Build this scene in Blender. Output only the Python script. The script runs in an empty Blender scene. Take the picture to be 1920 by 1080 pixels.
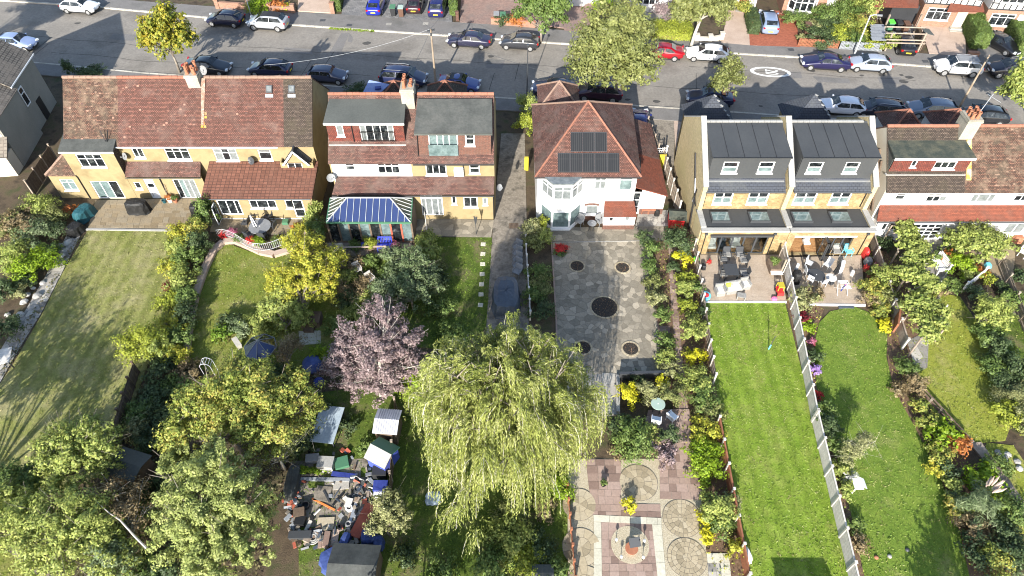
import bpy, math, random
import numpy as np
from mathutils import Vector, Matrix
random.seed(7); RNG = np.random.default_rng(7)
SC = bpy.context.scene
COL = SC.collection
R = math.radians
# ---------------------------------------------------------------- camera, sky, sun, exposure
CAM_H = 38.0; CAM_D = R(49.0); CAM_F = 1290.0
cam_data = bpy.data.cameras.new('camera'); cam = bpy.data.objects.new('camera', cam_data); COL.objects.link(cam)
cam.location = (0, 0, CAM_H); cam.rotation_euler = (R(90) - CAM_D, 0, 0)
cam_data.sensor_width = 36; cam_data.lens = CAM_F / 1920 * 36; cam_data.clip_end = 2000; cam_data.clip_start = .5
SC.camera = cam
SUN_EL = 24.6; SUN_AZ = 12.4            # light travels towards +Y, turned 12.4 deg to +X
world = bpy.data.worlds.new('World'); SC.world = world; world.use_nodes = True
wn = world.node_tree.nodes; wl = world.node_tree.links
sky = wn.new('ShaderNodeTexSky'); sky.sky_type = 'NISHITA'; sky.sun_disc = False
sky.sun_elevation = R(SUN_EL); sky.sun_rotation = R(180 + SUN_AZ)
wn['Background'].inputs['Strength'].default_value = .13
wl.new(sky.outputs[0], wn['Background'].inputs['Color'])
sd = bpy.data.lights.new('sun', 'SUN'); sd.energy = 5.0; sd.angle = R(.5); sd.color = (1, .955, .88)
sun = bpy.data.objects.new('sun', sd); COL.objects.link(sun)
_d = Vector((math.sin(R(SUN_AZ)) * math.cos(R(SUN_EL)), math.cos(R(SUN_AZ)) * math.cos(R(SUN_EL)), -math.sin(R(SUN_EL))))
sun.rotation_euler = _d.to_track_quat('-Z', 'Y').to_euler(); sun.location = (-10, -40, 60)
SC.view_settings.view_transform = 'Standard'; SC.view_settings.look = 'None'; SC.view_settings.gamma = 1
SC.view_settings.use_curve_mapping = False; SC.view_settings.exposure = 1.25
SC.render.engine = 'CYCLES'; SC.cycles.use_denoising = True; SC.cycles.filter_width = 1.05
SC.cycles.max_bounces = 5; SC.cycles.diffuse_bounces = 3; SC.cycles.glossy_bounces = 3; SC.cycles.transmission_bounces = 4; SC.cycles.transparent_max_bounces = 8
# ---------------------------------------------------------------- survey helpers: where a sight line meets the site
SD, CD = math.sin(CAM_D), math.cos(CAM_D)
def P(px, py, z=0.0):
    a = (px - 960) / CAM_F; b = (540 - py) / CAM_F
    dz = -SD + b * CD; t = (z - CAM_H) / dz
    return (a * t, (CD + b * SD) * t, z)
def dep(Y, z): return Y * CD - (z - CAM_H) * SD
def Xat(px, Y, z): return (px - 960) * dep(Y, z) / CAM_F
def Zat(py, Y):
    b = (540 - py) / CAM_F
    # up = b*depth ; up = Y*SD + (z-H)*CD ; depth = Y*CD-(z-H)*SD
    return CAM_H + (b * Y * CD - Y * SD) / (CD + b * SD)
def Yat(py, z): return P(960, py, z)[1]
def G2(pts, z=0.0): return [P(a, b, z)[:2] for a, b in pts]
# ---------------------------------------------------------------- mesh builder
def wloc(o):
    v = Vector((0, 0, 0))
    while o: v += o.location; o = o.parent
    return v
class MB:
    def __init__(s): s.v = []; s.f = []; s.m = []
    def add(s, vs, fs, mi=0):
        n = len(s.v); s.v += [tuple(p) for p in vs]; s.f += [tuple(i + n for i in f) for f in fs]; s.m += [mi] * len(fs); return s
    def box(s, x0, x1, y0, y1, z0, z1, mi=0):
        return s.add([(x0,y0,z0),(x1,y0,z0),(x1,y1,z0),(x0,y1,z0),(x0,y0,z1),(x1,y0,z1),(x1,y1,z1),(x0,y1,z1)],
                     [(0,3,2,1),(4,5,6,7),(0,1,5,4),(1,2,6,5),(2,3,7,6),(3,0,4,7)], mi)
    def obox(s, c, d, rz=0, mi=0, tilt=0):
        m = Matrix.Rotation(rz, 3, 'Z') @ Matrix.Rotation(tilt, 3, 'X'); vs = []
        for k in ((-1,-1,-1),(1,-1,-1),(1,1,-1),(-1,1,-1),(-1,-1,1),(1,-1,1),(1,1,1),(-1,1,1)):
            vs.append(Vector(c) + m @ Vector((k[0]*d[0]/2, k[1]*d[1]/2, k[2]*d[2]/2)))
        return s.add(vs, [(0,3,2,1),(4,5,6,7),(0,1,5,4),(1,2,6,5),(2,3,7,6),(3,0,4,7)], mi)
    def bar(s, p, q, w, h=None, mi=0):
        h = h or w; p = Vector(p); q = Vector(q); d = (q - p).normalized()
        u = d.cross(Vector((0,0,1))); u = Vector((1,0,0)) if u.length < 1e-4 else u.normalized(); k = u.cross(d)
        vs = [e + u*a*w/2 + k*b*h/2 for e in (p, q) for a, b in ((-1,-1),(1,-1),(1,1),(-1,1))]
        return s.add(vs, [(0,1,2,3),(7,6,5,4),(0,4,5,1),(1,5,6,2),(2,6,7,3),(3,7,4,0)], mi)
    def prism(s, poly, z0, z1, mi=0):
        a = sum(poly[i][0]*poly[(i+1)%len(poly)][1]-poly[(i+1)%len(poly)][0]*poly[i][1] for i in range(len(poly)))
        if a < 0: poly = poly[::-1]
        n = len(poly)
        return s.add([(x,y,z0) for x,y in poly]+[(x,y,z1) for x,y in poly],
                     [tuple(range(n-1,-1,-1)), tuple(range(n,2*n))]+[(i,(i+1)%n,(i+1)%n+n,i+n) for i in range(n)], mi)
    def xprism(s, yz, x0, x1, mi=0):
        n = len(yz)
        return s.add([(x0,y,z) for y,z in yz]+[(x1,y,z) for y,z in yz],
                     [tuple(range(n)), tuple(range(2*n-1,n-1,-1))]+[((i+1)%n,i,i+n,(i+1)%n+n) for i in range(n)], mi)
    def slab(s, pts, t, mi=0):
        p = [Vector(a) for a in pts]; nrm = (p[1]-p[0]).cross(p[2]-p[0]).normalized()
        if nrm.z < 0: p = p[::-1]; nrm = -nrm
        n = len(p)
        return s.add(p+[a-nrm*t for a in p], [tuple(range(n)), tuple(range(2*n-1,n-1,-1))]+[((i+1)%n,i,i+n,(i+1)%n+n) for i in range(n)], mi)
    def tube(s, pts, r, n=6, mi=0):
        pts = [Vector(p) for p in pts]; rs = r if isinstance(r, (list, tuple)) else [r]*len(pts); base = len(s.v); u = None
        for i, p in enumerate(pts):
            d = (pts[min(i+1,len(pts)-1)] - pts[max(i-1,0)])
            d = d.normalized() if d.length > 1e-9 else Vector((0,0,1))
            if u is None: u = d.orthogonal().normalized()
            u = u - d*u.dot(d); u = u.normalized() if u.length > 1e-6 else d.orthogonal().normalized(); k = d.cross(u)
            s.v += [tuple(p + (u*math.cos(2*math.pi*j/n)+k*math.sin(2*math.pi*j/n))*rs[i]) for j in range(n)]
        fs = []
        for i in range(len(pts)-1):
            for j in range(n):
                a = base+i*n+j; b = base+i*n+(j+1)%n; fs.append((a,b,b+n,a+n))
        fs.append(tuple(base+j for j in range(n-1,-1,-1))); fs.append(tuple(base+(len(pts)-1)*n+j for j in range(n)))
        s.f += fs; s.m += [mi]*len(fs); return s
    def lathe(s, c, prof, n=12, mi=0, sx=1, sy=1):
        base = len(s.v)
        for r, z in prof:
            s.v += [(c[0]+r*sx*math.cos(2*math.pi*j/n), c[1]+r*sy*math.sin(2*math.pi*j/n), c[2]+z) for j in range(n)]
        fs = []
        for i in range(len(prof)-1):
            for j in range(n):
                a = base+i*n+j; b = base+i*n+(j+1)%n; fs.append((a,b,b+n,a+n))
        fs.append(tuple(base+j for j in range(n-1,-1,-1))); fs.append(tuple(base+(len(prof)-1)*n+j for j in range(n)))
        s.f += fs; s.m += [mi]*len(fs); return s
    def quad(s, *p, mi=0): return s.add(p, [tuple(range(len(p)))], mi)
    def build(s, name, mats, parent=None, smooth=False, local=False, origin=None):
        me = bpy.data.meshes.new(name); mats = mats if isinstance(mats, (list, tuple)) else [mats]
        for m in mats: me.materials.append(m)
        if local: off = Vector((0,0,0))
        elif parent is not None: off = wloc(parent)
        else:
            if origin is None:
                a = np.array(s.v); origin = ((a[:,0].min()+a[:,0].max())/2, (a[:,1].min()+a[:,1].max())/2, a[:,2].min())
            off = Vector(origin)
        a = np.array(s.v, dtype=float) - np.array(off)
        me.from_pydata(a.tolist(), [], s.f)
        me.polygons.foreach_set('material_index', s.m)
        if smooth: me.polygons.foreach_set('use_smooth', [True]*len(s.f))
        me.update()
        uv = me.uv_layers.new(name='UVMap'); buf = np.zeros((len(me.loops), 2))
        for p in me.polygons:
            nx, ny, nz = p.normal
            h = math.hypot(nx, ny)
            if h < 1e-3: ux, uy = 1.0, 0.0; vx, vy, vz = 0.0, 1.0, 0.0
            else:
                ux, uy = -ny/h, nx/h; vx, vy, vz = -nz*uy, nz*ux, nx*uy-ny*ux
            for li in p.loop_indices:
                c = me.vertices[me.loops[li].vertex_index].co
                X, Y, Z = c.x+off.x, c.y+off.y, c.z+off.z
                buf[li] = (X*ux+Y*uy, X*vx+Y*vy+Z*vz)
        uv.data.foreach_set('uv', buf.ravel())
        o = bpy.data.objects.new(name, me); COL.objects.link(o)
        if parent is not None: o.parent = parent
        elif not local: o.location = off
        return o
def thing(name, label, cat, loc, group=None, rz=0):
    o = bpy.data.objects.new(name, None); COL.objects.link(o); o.location = loc; o.rotation_euler = (0,0,rz); o.empty_display_size = .3
    o['label'] = label; o['category'] = cat
    if group: o['group'] = group
    return o
def tag(o, label, cat, group=None):
    o['label'] = label; o['category'] = cat
    if group: o['group'] = group
    return o
def struct(o): o['kind'] = 'structure'; return o
def stuff(o): o['kind'] = 'stuff'; return o
def dup(o, parent=None):
    c = o.copy(); COL.objects.link(c)
    if parent is not None: c.parent = parent
    for ch in list(o.children): dup(ch, c)
    return c
# ---------------------------------------------------------------- materials
def nt(name):
    m = bpy.data.materials.new(name); m.use_nodes = True; t = m.node_tree
    return m, t.nodes, t.links, t.nodes['Principled BSDF']
def c4(c): return (c[0], c[1], c[2], 1)
def ramp(n, cols, lo=.3, hi=.7):
    r = n.new('ShaderNodeValToRGB'); e = r.color_ramp.elements
    k = len(cols)
    while len(e) < k: e.new(.5)
    for i, c in enumerate(cols): e[i].position = lo+(hi-lo)*i/max(1,k-1); e[i].color = c4(c)
    return r
def noise(n, l, vec, sc, det=4, rough=.6):
    t = n.new('ShaderNodeTexNoise'); t.inputs['Scale'].default_value = sc; t.inputs['Detail'].default_value = det; t.inputs['Roughness'].default_value = rough
    l.new(vec, t.inputs['Vector']); return t
def mixc(n, l, fac, a, b, mode='MIX'):
    x = n.new('ShaderNodeMix'); x.data_type = 'RGBA'; x.blend_type = mode; x.clamp_factor = True
    for inp, v in ((x.inputs[0], fac), (x.inputs[6], a), (x.inputs[7], b)):
        if isinstance(v, (int, float)): inp.default_value = v
        elif isinstance(v, tuple): inp.default_value = c4(v)
        else: l.new(v, inp)
    return x.outputs[2]
def vari(n, l, col, vec, fine, amt, rnd):
    f = noise(n, l, vec, fine, 3, .7)
    mr = n.new('ShaderNodeMapRange'); mr.inputs[1].default_value = .25; mr.inputs[2].default_value = .75; mr.inputs[3].default_value = 1-amt; mr.inputs[4].default_value = 1+amt
    l.new(f.outputs[0], mr.inputs[0]); val = mr.outputs[0]
    if rnd:
        oi = n.new('ShaderNodeObjectInfo'); m2 = n.new('ShaderNodeMapRange'); m2.inputs[3].default_value = 1-rnd; m2.inputs[4].default_value = 1+rnd
        l.new(oi.outputs['Random'], m2.inputs[0]); mu = n.new('ShaderNodeMath'); mu.operation = 'MULTIPLY'; l.new(val, mu.inputs[0]); l.new(m2.outputs[0], mu.inputs[1]); val = mu.outputs[0]
    h = n.new('ShaderNodeHueSaturation'); l.new(val, h.inputs['Value']); l.new(col, h.inputs['Color'])
    return h.outputs[0], f
def MAT(name, *cols, sc=.6, rough=.85, bump=.25, fine=9, amt=.18, rnd=0, metal=0, spec=.3, det=5, lo=.32, hi=.68, coat=0, bd=.02, hue=0):
    m, n, l, b = nt(name); g = n.new('ShaderNodeNewGeometry'); vec = g.outputs['Position']
    if len(cols) == 1: cols = (cols[0], cols[0])
    t = noise(n, l, vec, sc, det); r = ramp(n, cols, lo, hi); l.new(t.outputs[0], r.inputs[0]); col = r.outputs[0]
    if hue:   # every piece its own hue out of the ramp
        oi = n.new('ShaderNodeObjectInfo'); r2 = ramp(n, cols, 0, 1); l.new(oi.outputs['Random'], r2.inputs[0]); col = mixc(n, l, hue, col, r2.outputs[0])
    col, f = vari(n, l, col, vec, fine, amt, rnd)
    l.new(col, b.inputs['Base Color']); b.inputs['Roughness'].default_value = rough; b.inputs['Metallic'].default_value = metal
    b.inputs['Specular IOR Level'].default_value = spec; b.inputs['Coat Weight'].default_value = coat
    if bump:
        bp = n.new('ShaderNodeBump'); bp.inputs['Strength'].default_value = bump; bp.inputs['Distance'].default_value = bd; l.new(f.outputs[0], bp.inputs['Height']); l.new(bp.outputs[0], b.inputs['Normal'])
    return m
def BRICK(name, c1, c2, mortar, bw, bh, ms=.012, patch=(), psc=.5, plo=.5, phi=.65, off=.5, bump=.6, rough=.85, speck=None, spk=.62, amt=.15, grime=None, con=1.12):
    m, n, l, b = nt(name); uv = n.new('ShaderNodeUVMap'); g = n.new('ShaderNodeNewGeometry'); pos = g.outputs['Position']
    k = n.new('ShaderNodeTexBrick'); k.inputs['Scale'].default_value = 1; k.inputs['Brick Width'].default_value = bw; k.inputs['Row Height'].default_value = bh
    k.inputs['Mortar Size'].default_value = ms; k.inputs['Mortar Smooth'].default_value = .1; k.offset = off; k.inputs['Bias'].default_value = 0
    k.inputs['Color1'].default_value = c4([v*con for v in c1]); k.inputs['Color2'].default_value = c4([v/con for v in c2]); k.inputs['Mortar'].default_value = c4(mortar)
    l.new(uv.outputs[0], k.inputs['Vector']); col = k.outputs['Color']
    for i, pc in enumerate(patch):
        mp = n.new('ShaderNodeVectorMath'); mp.inputs[1].default_value = (17.3*i, 5.1*i, 3*i); l.new(pos, mp.inputs[0])
        t = noise(n, l, mp.outputs[0], psc*(1+.5*i), 6, .65); r = ramp(n, ((0,0,0),(.8,.8,.8)), plo, phi); l.new(t.outputs[0], r.inputs[0]); col = mixc(n, l, r.outputs[0], col, pc)
    if speck:   # single odd tiles (lichen, replacements)
        w = n.new('ShaderNodeTexWhiteNoise'); w.noise_dimensions = '2D'
        dv = n.new('ShaderNodeVectorMath'); dv.operation = 'DIVIDE'; dv.inputs[1].default_value = (bw, bh, 1); l.new(uv.outputs[0], dv.inputs[0])
        fl = n.new('ShaderNodeVectorMath'); fl.operation = 'FLOOR'; l.new(dv.outputs[0], fl.inputs[0]); l.new(fl.outputs[0], w.inputs['Vector'])
        t = noise(n, l, pos, .7, 4); ad = n.new('ShaderNodeMath'); ad.operation = 'MULTIPLY_ADD'; ad.inputs[1].default_value = .5; l.new(t.outputs[0], ad.inputs[0]); 
        hl = n.new('ShaderNodeMath'); hl.operation = 'MULTIPLY'; hl.inputs[1].default_value = .6; l.new(w.outputs['Value'], hl.inputs[0]); l.new(hl.outputs[0], ad.inputs[2])
        r = ramp(n, ((0,0,0),(.85,.85,.85)), spk+.12, spk+.17); l.new(ad.outputs[0], r.inputs[0]); col = mixc(n, l, r.outputs[0], col, speck)
    col, f = vari(n, l, col, pos, 7, amt, 0)
    l.new(col, b.inputs['Base Color']); b.inputs['Roughness'].default_value = rough; b.inputs['Specular IOR Level'].default_value = .25
    iv = n.new('ShaderNodeMath'); iv.operation = 'SUBTRACT'; iv.inputs[0].default_value = 1; l.new(k.outputs['Fac'], iv.inputs[1])
    ad2 = n.new('ShaderNodeMath'); ad2.operation = 'ADD'; l.new(iv.outputs[0], ad2.inputs[0]); l.new(f.outputs[0], ad2.inputs[1])
    bp = n.new('ShaderNodeBump'); bp.inputs['Strength'].default_value = bump; bp.inputs['Distance'].default_value = .02; l.new(ad2.outputs[0], bp.inputs['Height']); l.new(bp.outputs[0], b.inputs['Normal'])
    return m
def LEAF(name, *cols, trans=.3, hsc=.35):
    m, n, l, b = nt(name); g = n.new('ShaderNodeNewGeometry')
    t = noise(n, l, g.outputs['Position'], hsc*2, 3); ad = n.new('ShaderNodeMath'); ad.operation = 'MULTIPLY_ADD'; ad.inputs[1].default_value = 1.1
    sb = n.new('ShaderNodeMath'); sb.operation = 'MULTIPLY_ADD'; sb.inputs[1].default_value = .55; sb.inputs[2].default_value = -.33
    l.new(g.outputs['Random Per Island'], sb.inputs[0]); l.new(t.outputs[0], ad.inputs[0]); l.new(sb.outputs[0], ad.inputs[2])
    r = ramp(n, cols, .1, .85); l.new(ad.outputs[0], r.inputs[0])
    h = n.new('ShaderNodeHueSaturation'); mr = n.new('ShaderNodeMapRange'); mr.inputs[3].default_value = .68; mr.inputs[4].default_value = 1.28
    ml = n.new('ShaderNodeMath'); ml.operation = 'MULTIPLY'; ml.inputs[1].default_value = 7.13; fr = n.new('ShaderNodeMath'); fr.operation = 'FRACT'
    l.new(g.outputs['Random Per Island'], ml.inputs[0]); l.new(ml.outputs[0], fr.inputs[0]); l.new(fr.outputs[0], mr.inputs[0]); l.new(mr.outputs[0], h.inputs['Value']); l.new(r.outputs[0], h.inputs['Color'])
    l.new(h.outputs[0], b.inputs['Base Color']); b.inputs['Roughness'].default_value = .55; b.inputs['Specular IOR Level'].default_value = .35
    tr = n.new('ShaderNodeBsdfTranslucent'); l.new(h.outputs[0], tr.inputs['Color']); mx = n.new('ShaderNodeMixShader'); mx.inputs[0].default_value = trans
    l.new(b.outputs[0], mx.inputs[1]); l.new(tr.outputs[0], mx.inputs[2]); l.new(mx.outputs[0], n['Material Output'].inputs['Surface'])
    return m
def GRASS(name, cols, patch=None, psc=.35, plo=.5, phi=.68, stripe=0, fine=14, dirt=None, dlo=.64):
    m, n, l, b = nt(name); g = n.new('ShaderNodeNewGeometry'); pos = g.outputs['Position']
    t = noise(n, l, pos, 1.1, 6, .7); r = ramp(n, cols, .3, .7); l.new(t.outputs[0], r.inputs[0]); col = r.outputs[0]
    if patch:
        t2 = noise(n, l, pos, psc, 7, .72); r2 = ramp(n, ((0,0,0),(.9,.9,.9)), plo, phi); l.new(t2.outputs[0], r2.inputs[0]); col = mixc(n, l, r2.outputs[0], col, patch)
    if dirt:
        mp = n.new('ShaderNodeVectorMath'); mp.inputs[1].default_value = (31, 12, 5); l.new(pos, mp.inputs[0])
        t3 = noise(n, l, mp.outputs[0], .8, 8, .75); r3 = ramp(n, ((0,0,0),(1,1,1)), dlo, dlo+.08); l.new(t3.outputs[0], r3.inputs[0]); col = mixc(n, l, r3.outputs[0], col, dirt)
    if stripe:   # mower stripes
        w = n.new('ShaderNodeTexWave'); w.wave_type = 'BANDS'; w.bands_direction = 'X'; w.inputs['Scale'].default_value = .35; w.inputs['Distortion'].default_value = 1.2; w.inputs['Detail'].default_value = 2
        l.new(pos, w.inputs['Vector']); h0 = n.new('ShaderNodeHueSaturation'); mr = n.new('ShaderNodeMapRange'); mr.inputs[3].default_value = 1-stripe; mr.inputs[4].default_value = 1+stripe
        l.new(w.outputs['Fac'], mr.inputs[0]); l.new(mr.outputs[0], h0.inputs['Value']); l.new(col, h0.inputs['Color']); col = h0.outputs[0]
    col, f = vari(n, l, col, pos, fine, .35, 0)
    l.new(col, b.inputs['Base Color']); b.inputs['Roughness'].default_value = .9; b.inputs['Specular IOR Level'].default_value = .13
    bp = n.new('ShaderNodeBump'); bp.inputs['Strength'].default_value = .7; bp.inputs['Distance'].default_value = .05; l.new(f.outputs[0], bp.inputs['Height']); l.new(bp.outputs[0], b.inputs['Normal'])
    return m
def PLAIN(name, c, rough=.5, metal=0, spec=.5, coat=0, trans=0, alpha=1):
    m, n, l, b = nt(name); b.inputs['Base Color'].default_value = c4(c); b.inputs['Roughness'].default_value = rough; b.inputs['Metallic'].default_value = metal
    b.inputs['Specular IOR Level'].default_value = spec; b.inputs['Coat Weight'].default_value = coat; b.inputs['Transmission Weight'].default_value = trans; b.inputs['Alpha'].default_value = alpha
    return m
W = {}
W['soil'] = MAT('soil', (.035,.026,.016), (.09,.065,.04), (.05,.055,.02), sc=.9, bump=.8, fine=16, amt=.4, bd=.05)
W['asphalt'] = MAT('asphalt', (.16,.145,.125), (.22,.2,.173), (.19,.173,.15), sc=.22, fine=4, amt=.2, bump=.2, rough=.9, det=10, lo=.38, hi=.62)
W['pave_tar'] = MAT('pavement tarmac', (.12,.115,.105), (.17,.16,.15), (.14,.132,.122), sc=.3, fine=7, amt=.15, bump=.2)
W['kerb'] = MAT('kerb stone', (.34,.31,.26), (.5,.47,.40), sc=.8, rnd=.15, fine=12)
W['concrete'] = MAT('old concrete', (.085,.075,.06), (.23,.2,.16), (.13,.112,.09), sc=.9, fine=6, amt=.3, det=8, bump=.4)
W['grey_slab'] = MAT('grey slab', (.2,.19,.17), (.3,.28,.25), (.36,.34,.29), rnd=.22, hue=.6)
W['sandstone'] = MAT('sandstone slab', (.20,.15,.085), (.27,.21,.13), (.22,.185,.13), (.16,.125,.08), rnd=.16, hue=.7, sc=1.5)
W['crazy'] = MAT('crazy paving stone', (.175,.152,.115), (.215,.19,.145), (.24,.21,.16), (.42,.365,.28), rnd=.13, hue=.5, hi=.78, sc=1.2)
W['crazyjoint'] = MAT('paving mortar', (.13,.118,.095), (.19,.17,.138), sc=1.5)
W['pinkslab'] = MAT('pink paving', (.20,.13,.105), (.28,.20,.16), (.25,.185,.155), rnd=.25, hue=.7)
W['redpave'] = BRICK('red block paving', (.36,.11,.06), (.30,.09,.05), (.22,.09,.06), .21, .105)
W['pinkpave'] = BRICK('pink block paving', (.30,.20,.165), (.25,.165,.14), (.17,.12,.10), .21, .105, patch=((.2,.16,.14),))
W['greypave'] = BRICK('grey block paving', (.19,.185,.18), (.15,.15,.15), (.1,.1,.1), .42, .28)
W['beigepave'] = MAT('beige drive', (.36,.27,.21), (.44,.34,.27), sc=.8)
W['deck'] = MAT('porcelain deck', (.33,.26,.19), (.38,.31,.24), rnd=.07, sc=1.2, bump=.05, rough=.6)
W['gravel'] = MAT('pebble bed', (.32,.27,.18), (.52,.46,.34), sc=22, det=2, fine=30, amt=.3, bump=.9, bd=.04)
W['circlestone'] = MAT('circle stone', (.26,.215,.14), (.36,.30,.20), (.30,.26,.19), rnd=.18, hue=.6)
W['pale_slab'] = MAT('pale slab', (.42,.40,.31), (.50,.475,.385), rnd=.06)
W['render_y'] = MAT('yellow render', (.33,.255,.13), (.47,.37,.195), (.39,.30,.155), sc=.55, fine=30, amt=.1, bump=.3)
W['render_w'] = MAT('white render', (.75,.74,.72), (.82,.81,.79), sc=.4, fine=25, amt=.05, bump=.15)
W['render_c'] = MAT('cream render', (.62,.56,.45), (.7,.64,.53), sc=.5, fine=25, amt=.07)
W['pebble'] = MAT('grey pebbledash', (.22,.215,.19), (.29,.28,.245), sc=.35, fine=30, amt=.3, bump=.7)
W['white'] = PLAIN('white upvc', (.8,.8,.79), .35)
W['wood_white'] = MAT('white paint', (.72,.71,.69), (.8,.79,.77), sc=3, fine=20, amt=.06, bump=.1)
W['coping'] = MAT('stone coping', (.42,.41,.38), (.5,.49,.46), sc=.8, rnd=.06)
W['black'] = PLAIN('black plastic', (.012,.012,.013), .5)
W['dark'] = PLAIN('dark grey metal', (.045,.048,.052), .45)
W['steel'] = PLAIN('galvanised steel', (.45,.46,.47), .4, .6)
W['polegrey'] = MAT('grey pole paint', (.42,.43,.43), (.5,.5,.5), rough=.5)
W['polewood'] = MAT('pole timber', (.22,.17,.12), (.3,.24,.18), sc=2)
W['glass'] = MAT('window glass', (.008,.01,.012), (.02,.024,.026), (.10,.11,.11), sc=2.6, rough=.05, bump=0, fine=4, amt=.3, spec=.6, det=3, lo=.4, hi=.72)  # pale mottling painted in for reflections and things behind the pane
W['glass_l'] = MAT('glass over net curtain', (.11,.125,.125), (.19,.205,.205), sc=3, rough=.06, bump=0, fine=9, amt=.15, spec=.6)
W['glass_g'] = MAT('glass over green blind', (.075,.11,.11), (.15,.2,.2), sc=1.5, rough=.06, bump=0, fine=6, amt=.2, spec=.6)
W['clear'] = PLAIN('clear glass', (.85,.92,.92), .02, 0, .5, trans=1)
W['tile_red'] = BRICK('red clay roof tile', (.235,.105,.078), (.19,.085,.065), (.07,.04,.032), .165, .1, .02, ((.17,.115,.095),(.235,.165,.14)), .45, .52, .78, speck=(.36,.20,.15), spk=.76, amt=.28, con=1.28)
W['tile_old'] = BRICK('weathered clay roof tile', (.21,.11,.075), (.15,.085,.06), (.05,.035,.028), .165, .1, .02, ((.11,.085,.06),(.24,.17,.12)), .9, .48, .62, speck=(.33,.22,.16), spk=.70, amt=.3, con=1.45)
W['tile_brown'] = BRICK('brown mossy roof tile', (.125,.095,.075), (.10,.08,.065), (.04,.03,.025), .165, .1, .02, ((.09,.075,.05),), .8, .5, .7, speck=(.22,.18,.14), spk=.76, amt=.3, con=1.45)
W['tile_dred'] = BRICK('dull red roof tile', (.225,.105,.08), (.18,.085,.068), (.065,.04,.034), .165, .1, .02, ((.15,.105,.085),(.2,.135,.115)), .6, .48, .66, speck=(.28,.19,.15), spk=.75, amt=.3, con=1.45)
W['tile_big'] = BRICK('interlocking clay roof tile', (.235,.105,.07), (.2,.09,.06), (.09,.045,.035), .33, .28, .02, ((.2,.1,.07),), .4, .5, .7, off=0)
W['tile_mid'] = BRICK('orange red roof tile', (.28,.085,.05), (.24,.075,.045), (.12,.05,.035), .165, .1, .01, ((.2,.09,.065),(.16,.08,.06)), .5, .52, .72)
W['tile_grey'] = BRICK('grey concrete roof tile', (.17,.15,.125), (.14,.125,.105), (.06,.05,.045), .3, .3, .03, ((.2,.17,.14),), .7, off=0)
W['slate'] = BRICK('slate', (.05,.056,.07), (.062,.068,.08), (.022,.024,.03), .3, .2, .012, ((.075,.08,.085),), .6)
W['tilehung'] = BRICK('red tile hung wall', (.24,.065,.045), (.18,.055,.04), (.07,.03,.028), .165, .11, .014, ((.16,.08,.06),), 1.2, .52, .66)
W['brick_red'] = BRICK('red brick', (.20,.075,.05), (.15,.06,.045), (.2,.16,.13), .225, .075, .01)
W['brick_pink'] = BRICK('pink brick', (.44,.225,.145), (.38,.19,.125), (.40,.30,.23), .225, .075, .01)
W['brick_yel'] = BRICK('yellow stock brick', (.40,.28,.11), (.32,.21,.08), (.36,.29,.19), .225, .075, .011, ((.5,.4,.22),), 1.5, .52, .6)
W['brick_yel2'] = BRICK('pale stock brick', (.56,.45,.25), (.49,.39,.21), (.52,.44,.29), .225, .075, .011, ((.47,.40,.21),), .35, .45, .65)
W['flat_grey'] = MAT('grey roofing felt', (.115,.125,.115), (.16,.17,.155), sc=.5, fine=8, amt=.12)
W['flat_green'] = MAT('green grey roofing felt', (.08,.085,.08), (.125,.132,.122), (.16,.163,.15), sc=.7, fine=6, amt=.2)
W['flat_black'] = MAT('black roofing membrane', (.043,.046,.049), (.055,.058,.06), sc=.4, fine=6, amt=.08, rough=.6)
W['flat_moss'] = MAT('mossy roofing felt', (.07,.085,.07), (.13,.135,.10), (.2,.19,.12), sc=1.4, fine=9, amt=.25, lo=.4, hi=.75)
W['ridge'] = MAT('ridge tile', (.38,.17,.11), (.32,.14,.095), sc=3, rnd=.1)
W['ridge_old'] = MAT('old ridge tile', (.30,.20,.15), (.38,.25,.19), sc=3, rnd=.1)
W['terracotta'] = MAT('terracotta', (.45,.17,.09), (.5,.22,.13), sc=3)
W['stack'] = MAT('chimney render', (.36,.34,.27), (.48,.45,.38), sc=1)
W['blackgate'] = MAT('black boarding', (.02,.021,.023), (.03,.031,.034))
W['timber'] = MAT('weathered fence timber', (.21,.165,.125), (.3,.25,.2), sc=3, rnd=.15)
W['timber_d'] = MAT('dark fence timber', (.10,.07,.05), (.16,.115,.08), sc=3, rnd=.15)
W['timber_r'] = MAT('red brown picket timber', (.22,.085,.045), (.28,.115,.06), sc=3, rnd=.12)
W['timber_g'] = MAT('grey picket timber', (.20,.215,.235), (.26,.275,.29), sc=3, rnd=.1)
W['timber_p'] = MAT('pale sunlit fence timber', (.45,.42,.37), (.56,.53,.48), sc=3, rnd=.06)  # pale timber tone, same on every face
W['bark'] = MAT('bark', (.15,.125,.10), (.26,.23,.19), sc=4, bump=.6)
W['bark_w'] = MAT('pale bark', (.38,.35,.3), (.5,.47,.41), sc=4)
W['blue_tarp'] = MAT('blue tarpaulin', (.03,.05,.16), (.06,.09,.25), sc=2, rough=.4, bump=.4, fine=5)
W['navy'] = MAT('deep blue cover', (.02,.03,.16), (.035,.05,.22), sc=2, rough=.5)
W['bluebench'] = PLAIN('blue paint', (.04,.06,.42), .5)
W['bluedk'] = MAT('blue grey plastic sheet', (.05,.062,.08), (.08,.097,.12), sc=1.2, rough=.45)
W['panelblue'] = MAT('pale blue grey sheet roof', (.26,.32,.37), (.34,.40,.44), sc=1, rough=.5)
W['teal'] = MAT('teal cover', (.012,.06,.075), (.02,.085,.10), sc=2, rough=.6)
W['cover'] = MAT('black cover fabric', (.01,.01,.01), (.02,.02,.02), sc=3, rough=.6, bump=.5, fine=6)
W['greyplastic'] = MAT('grey plastic', (.17,.175,.18), (.24,.245,.25), rough=.5)
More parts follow.
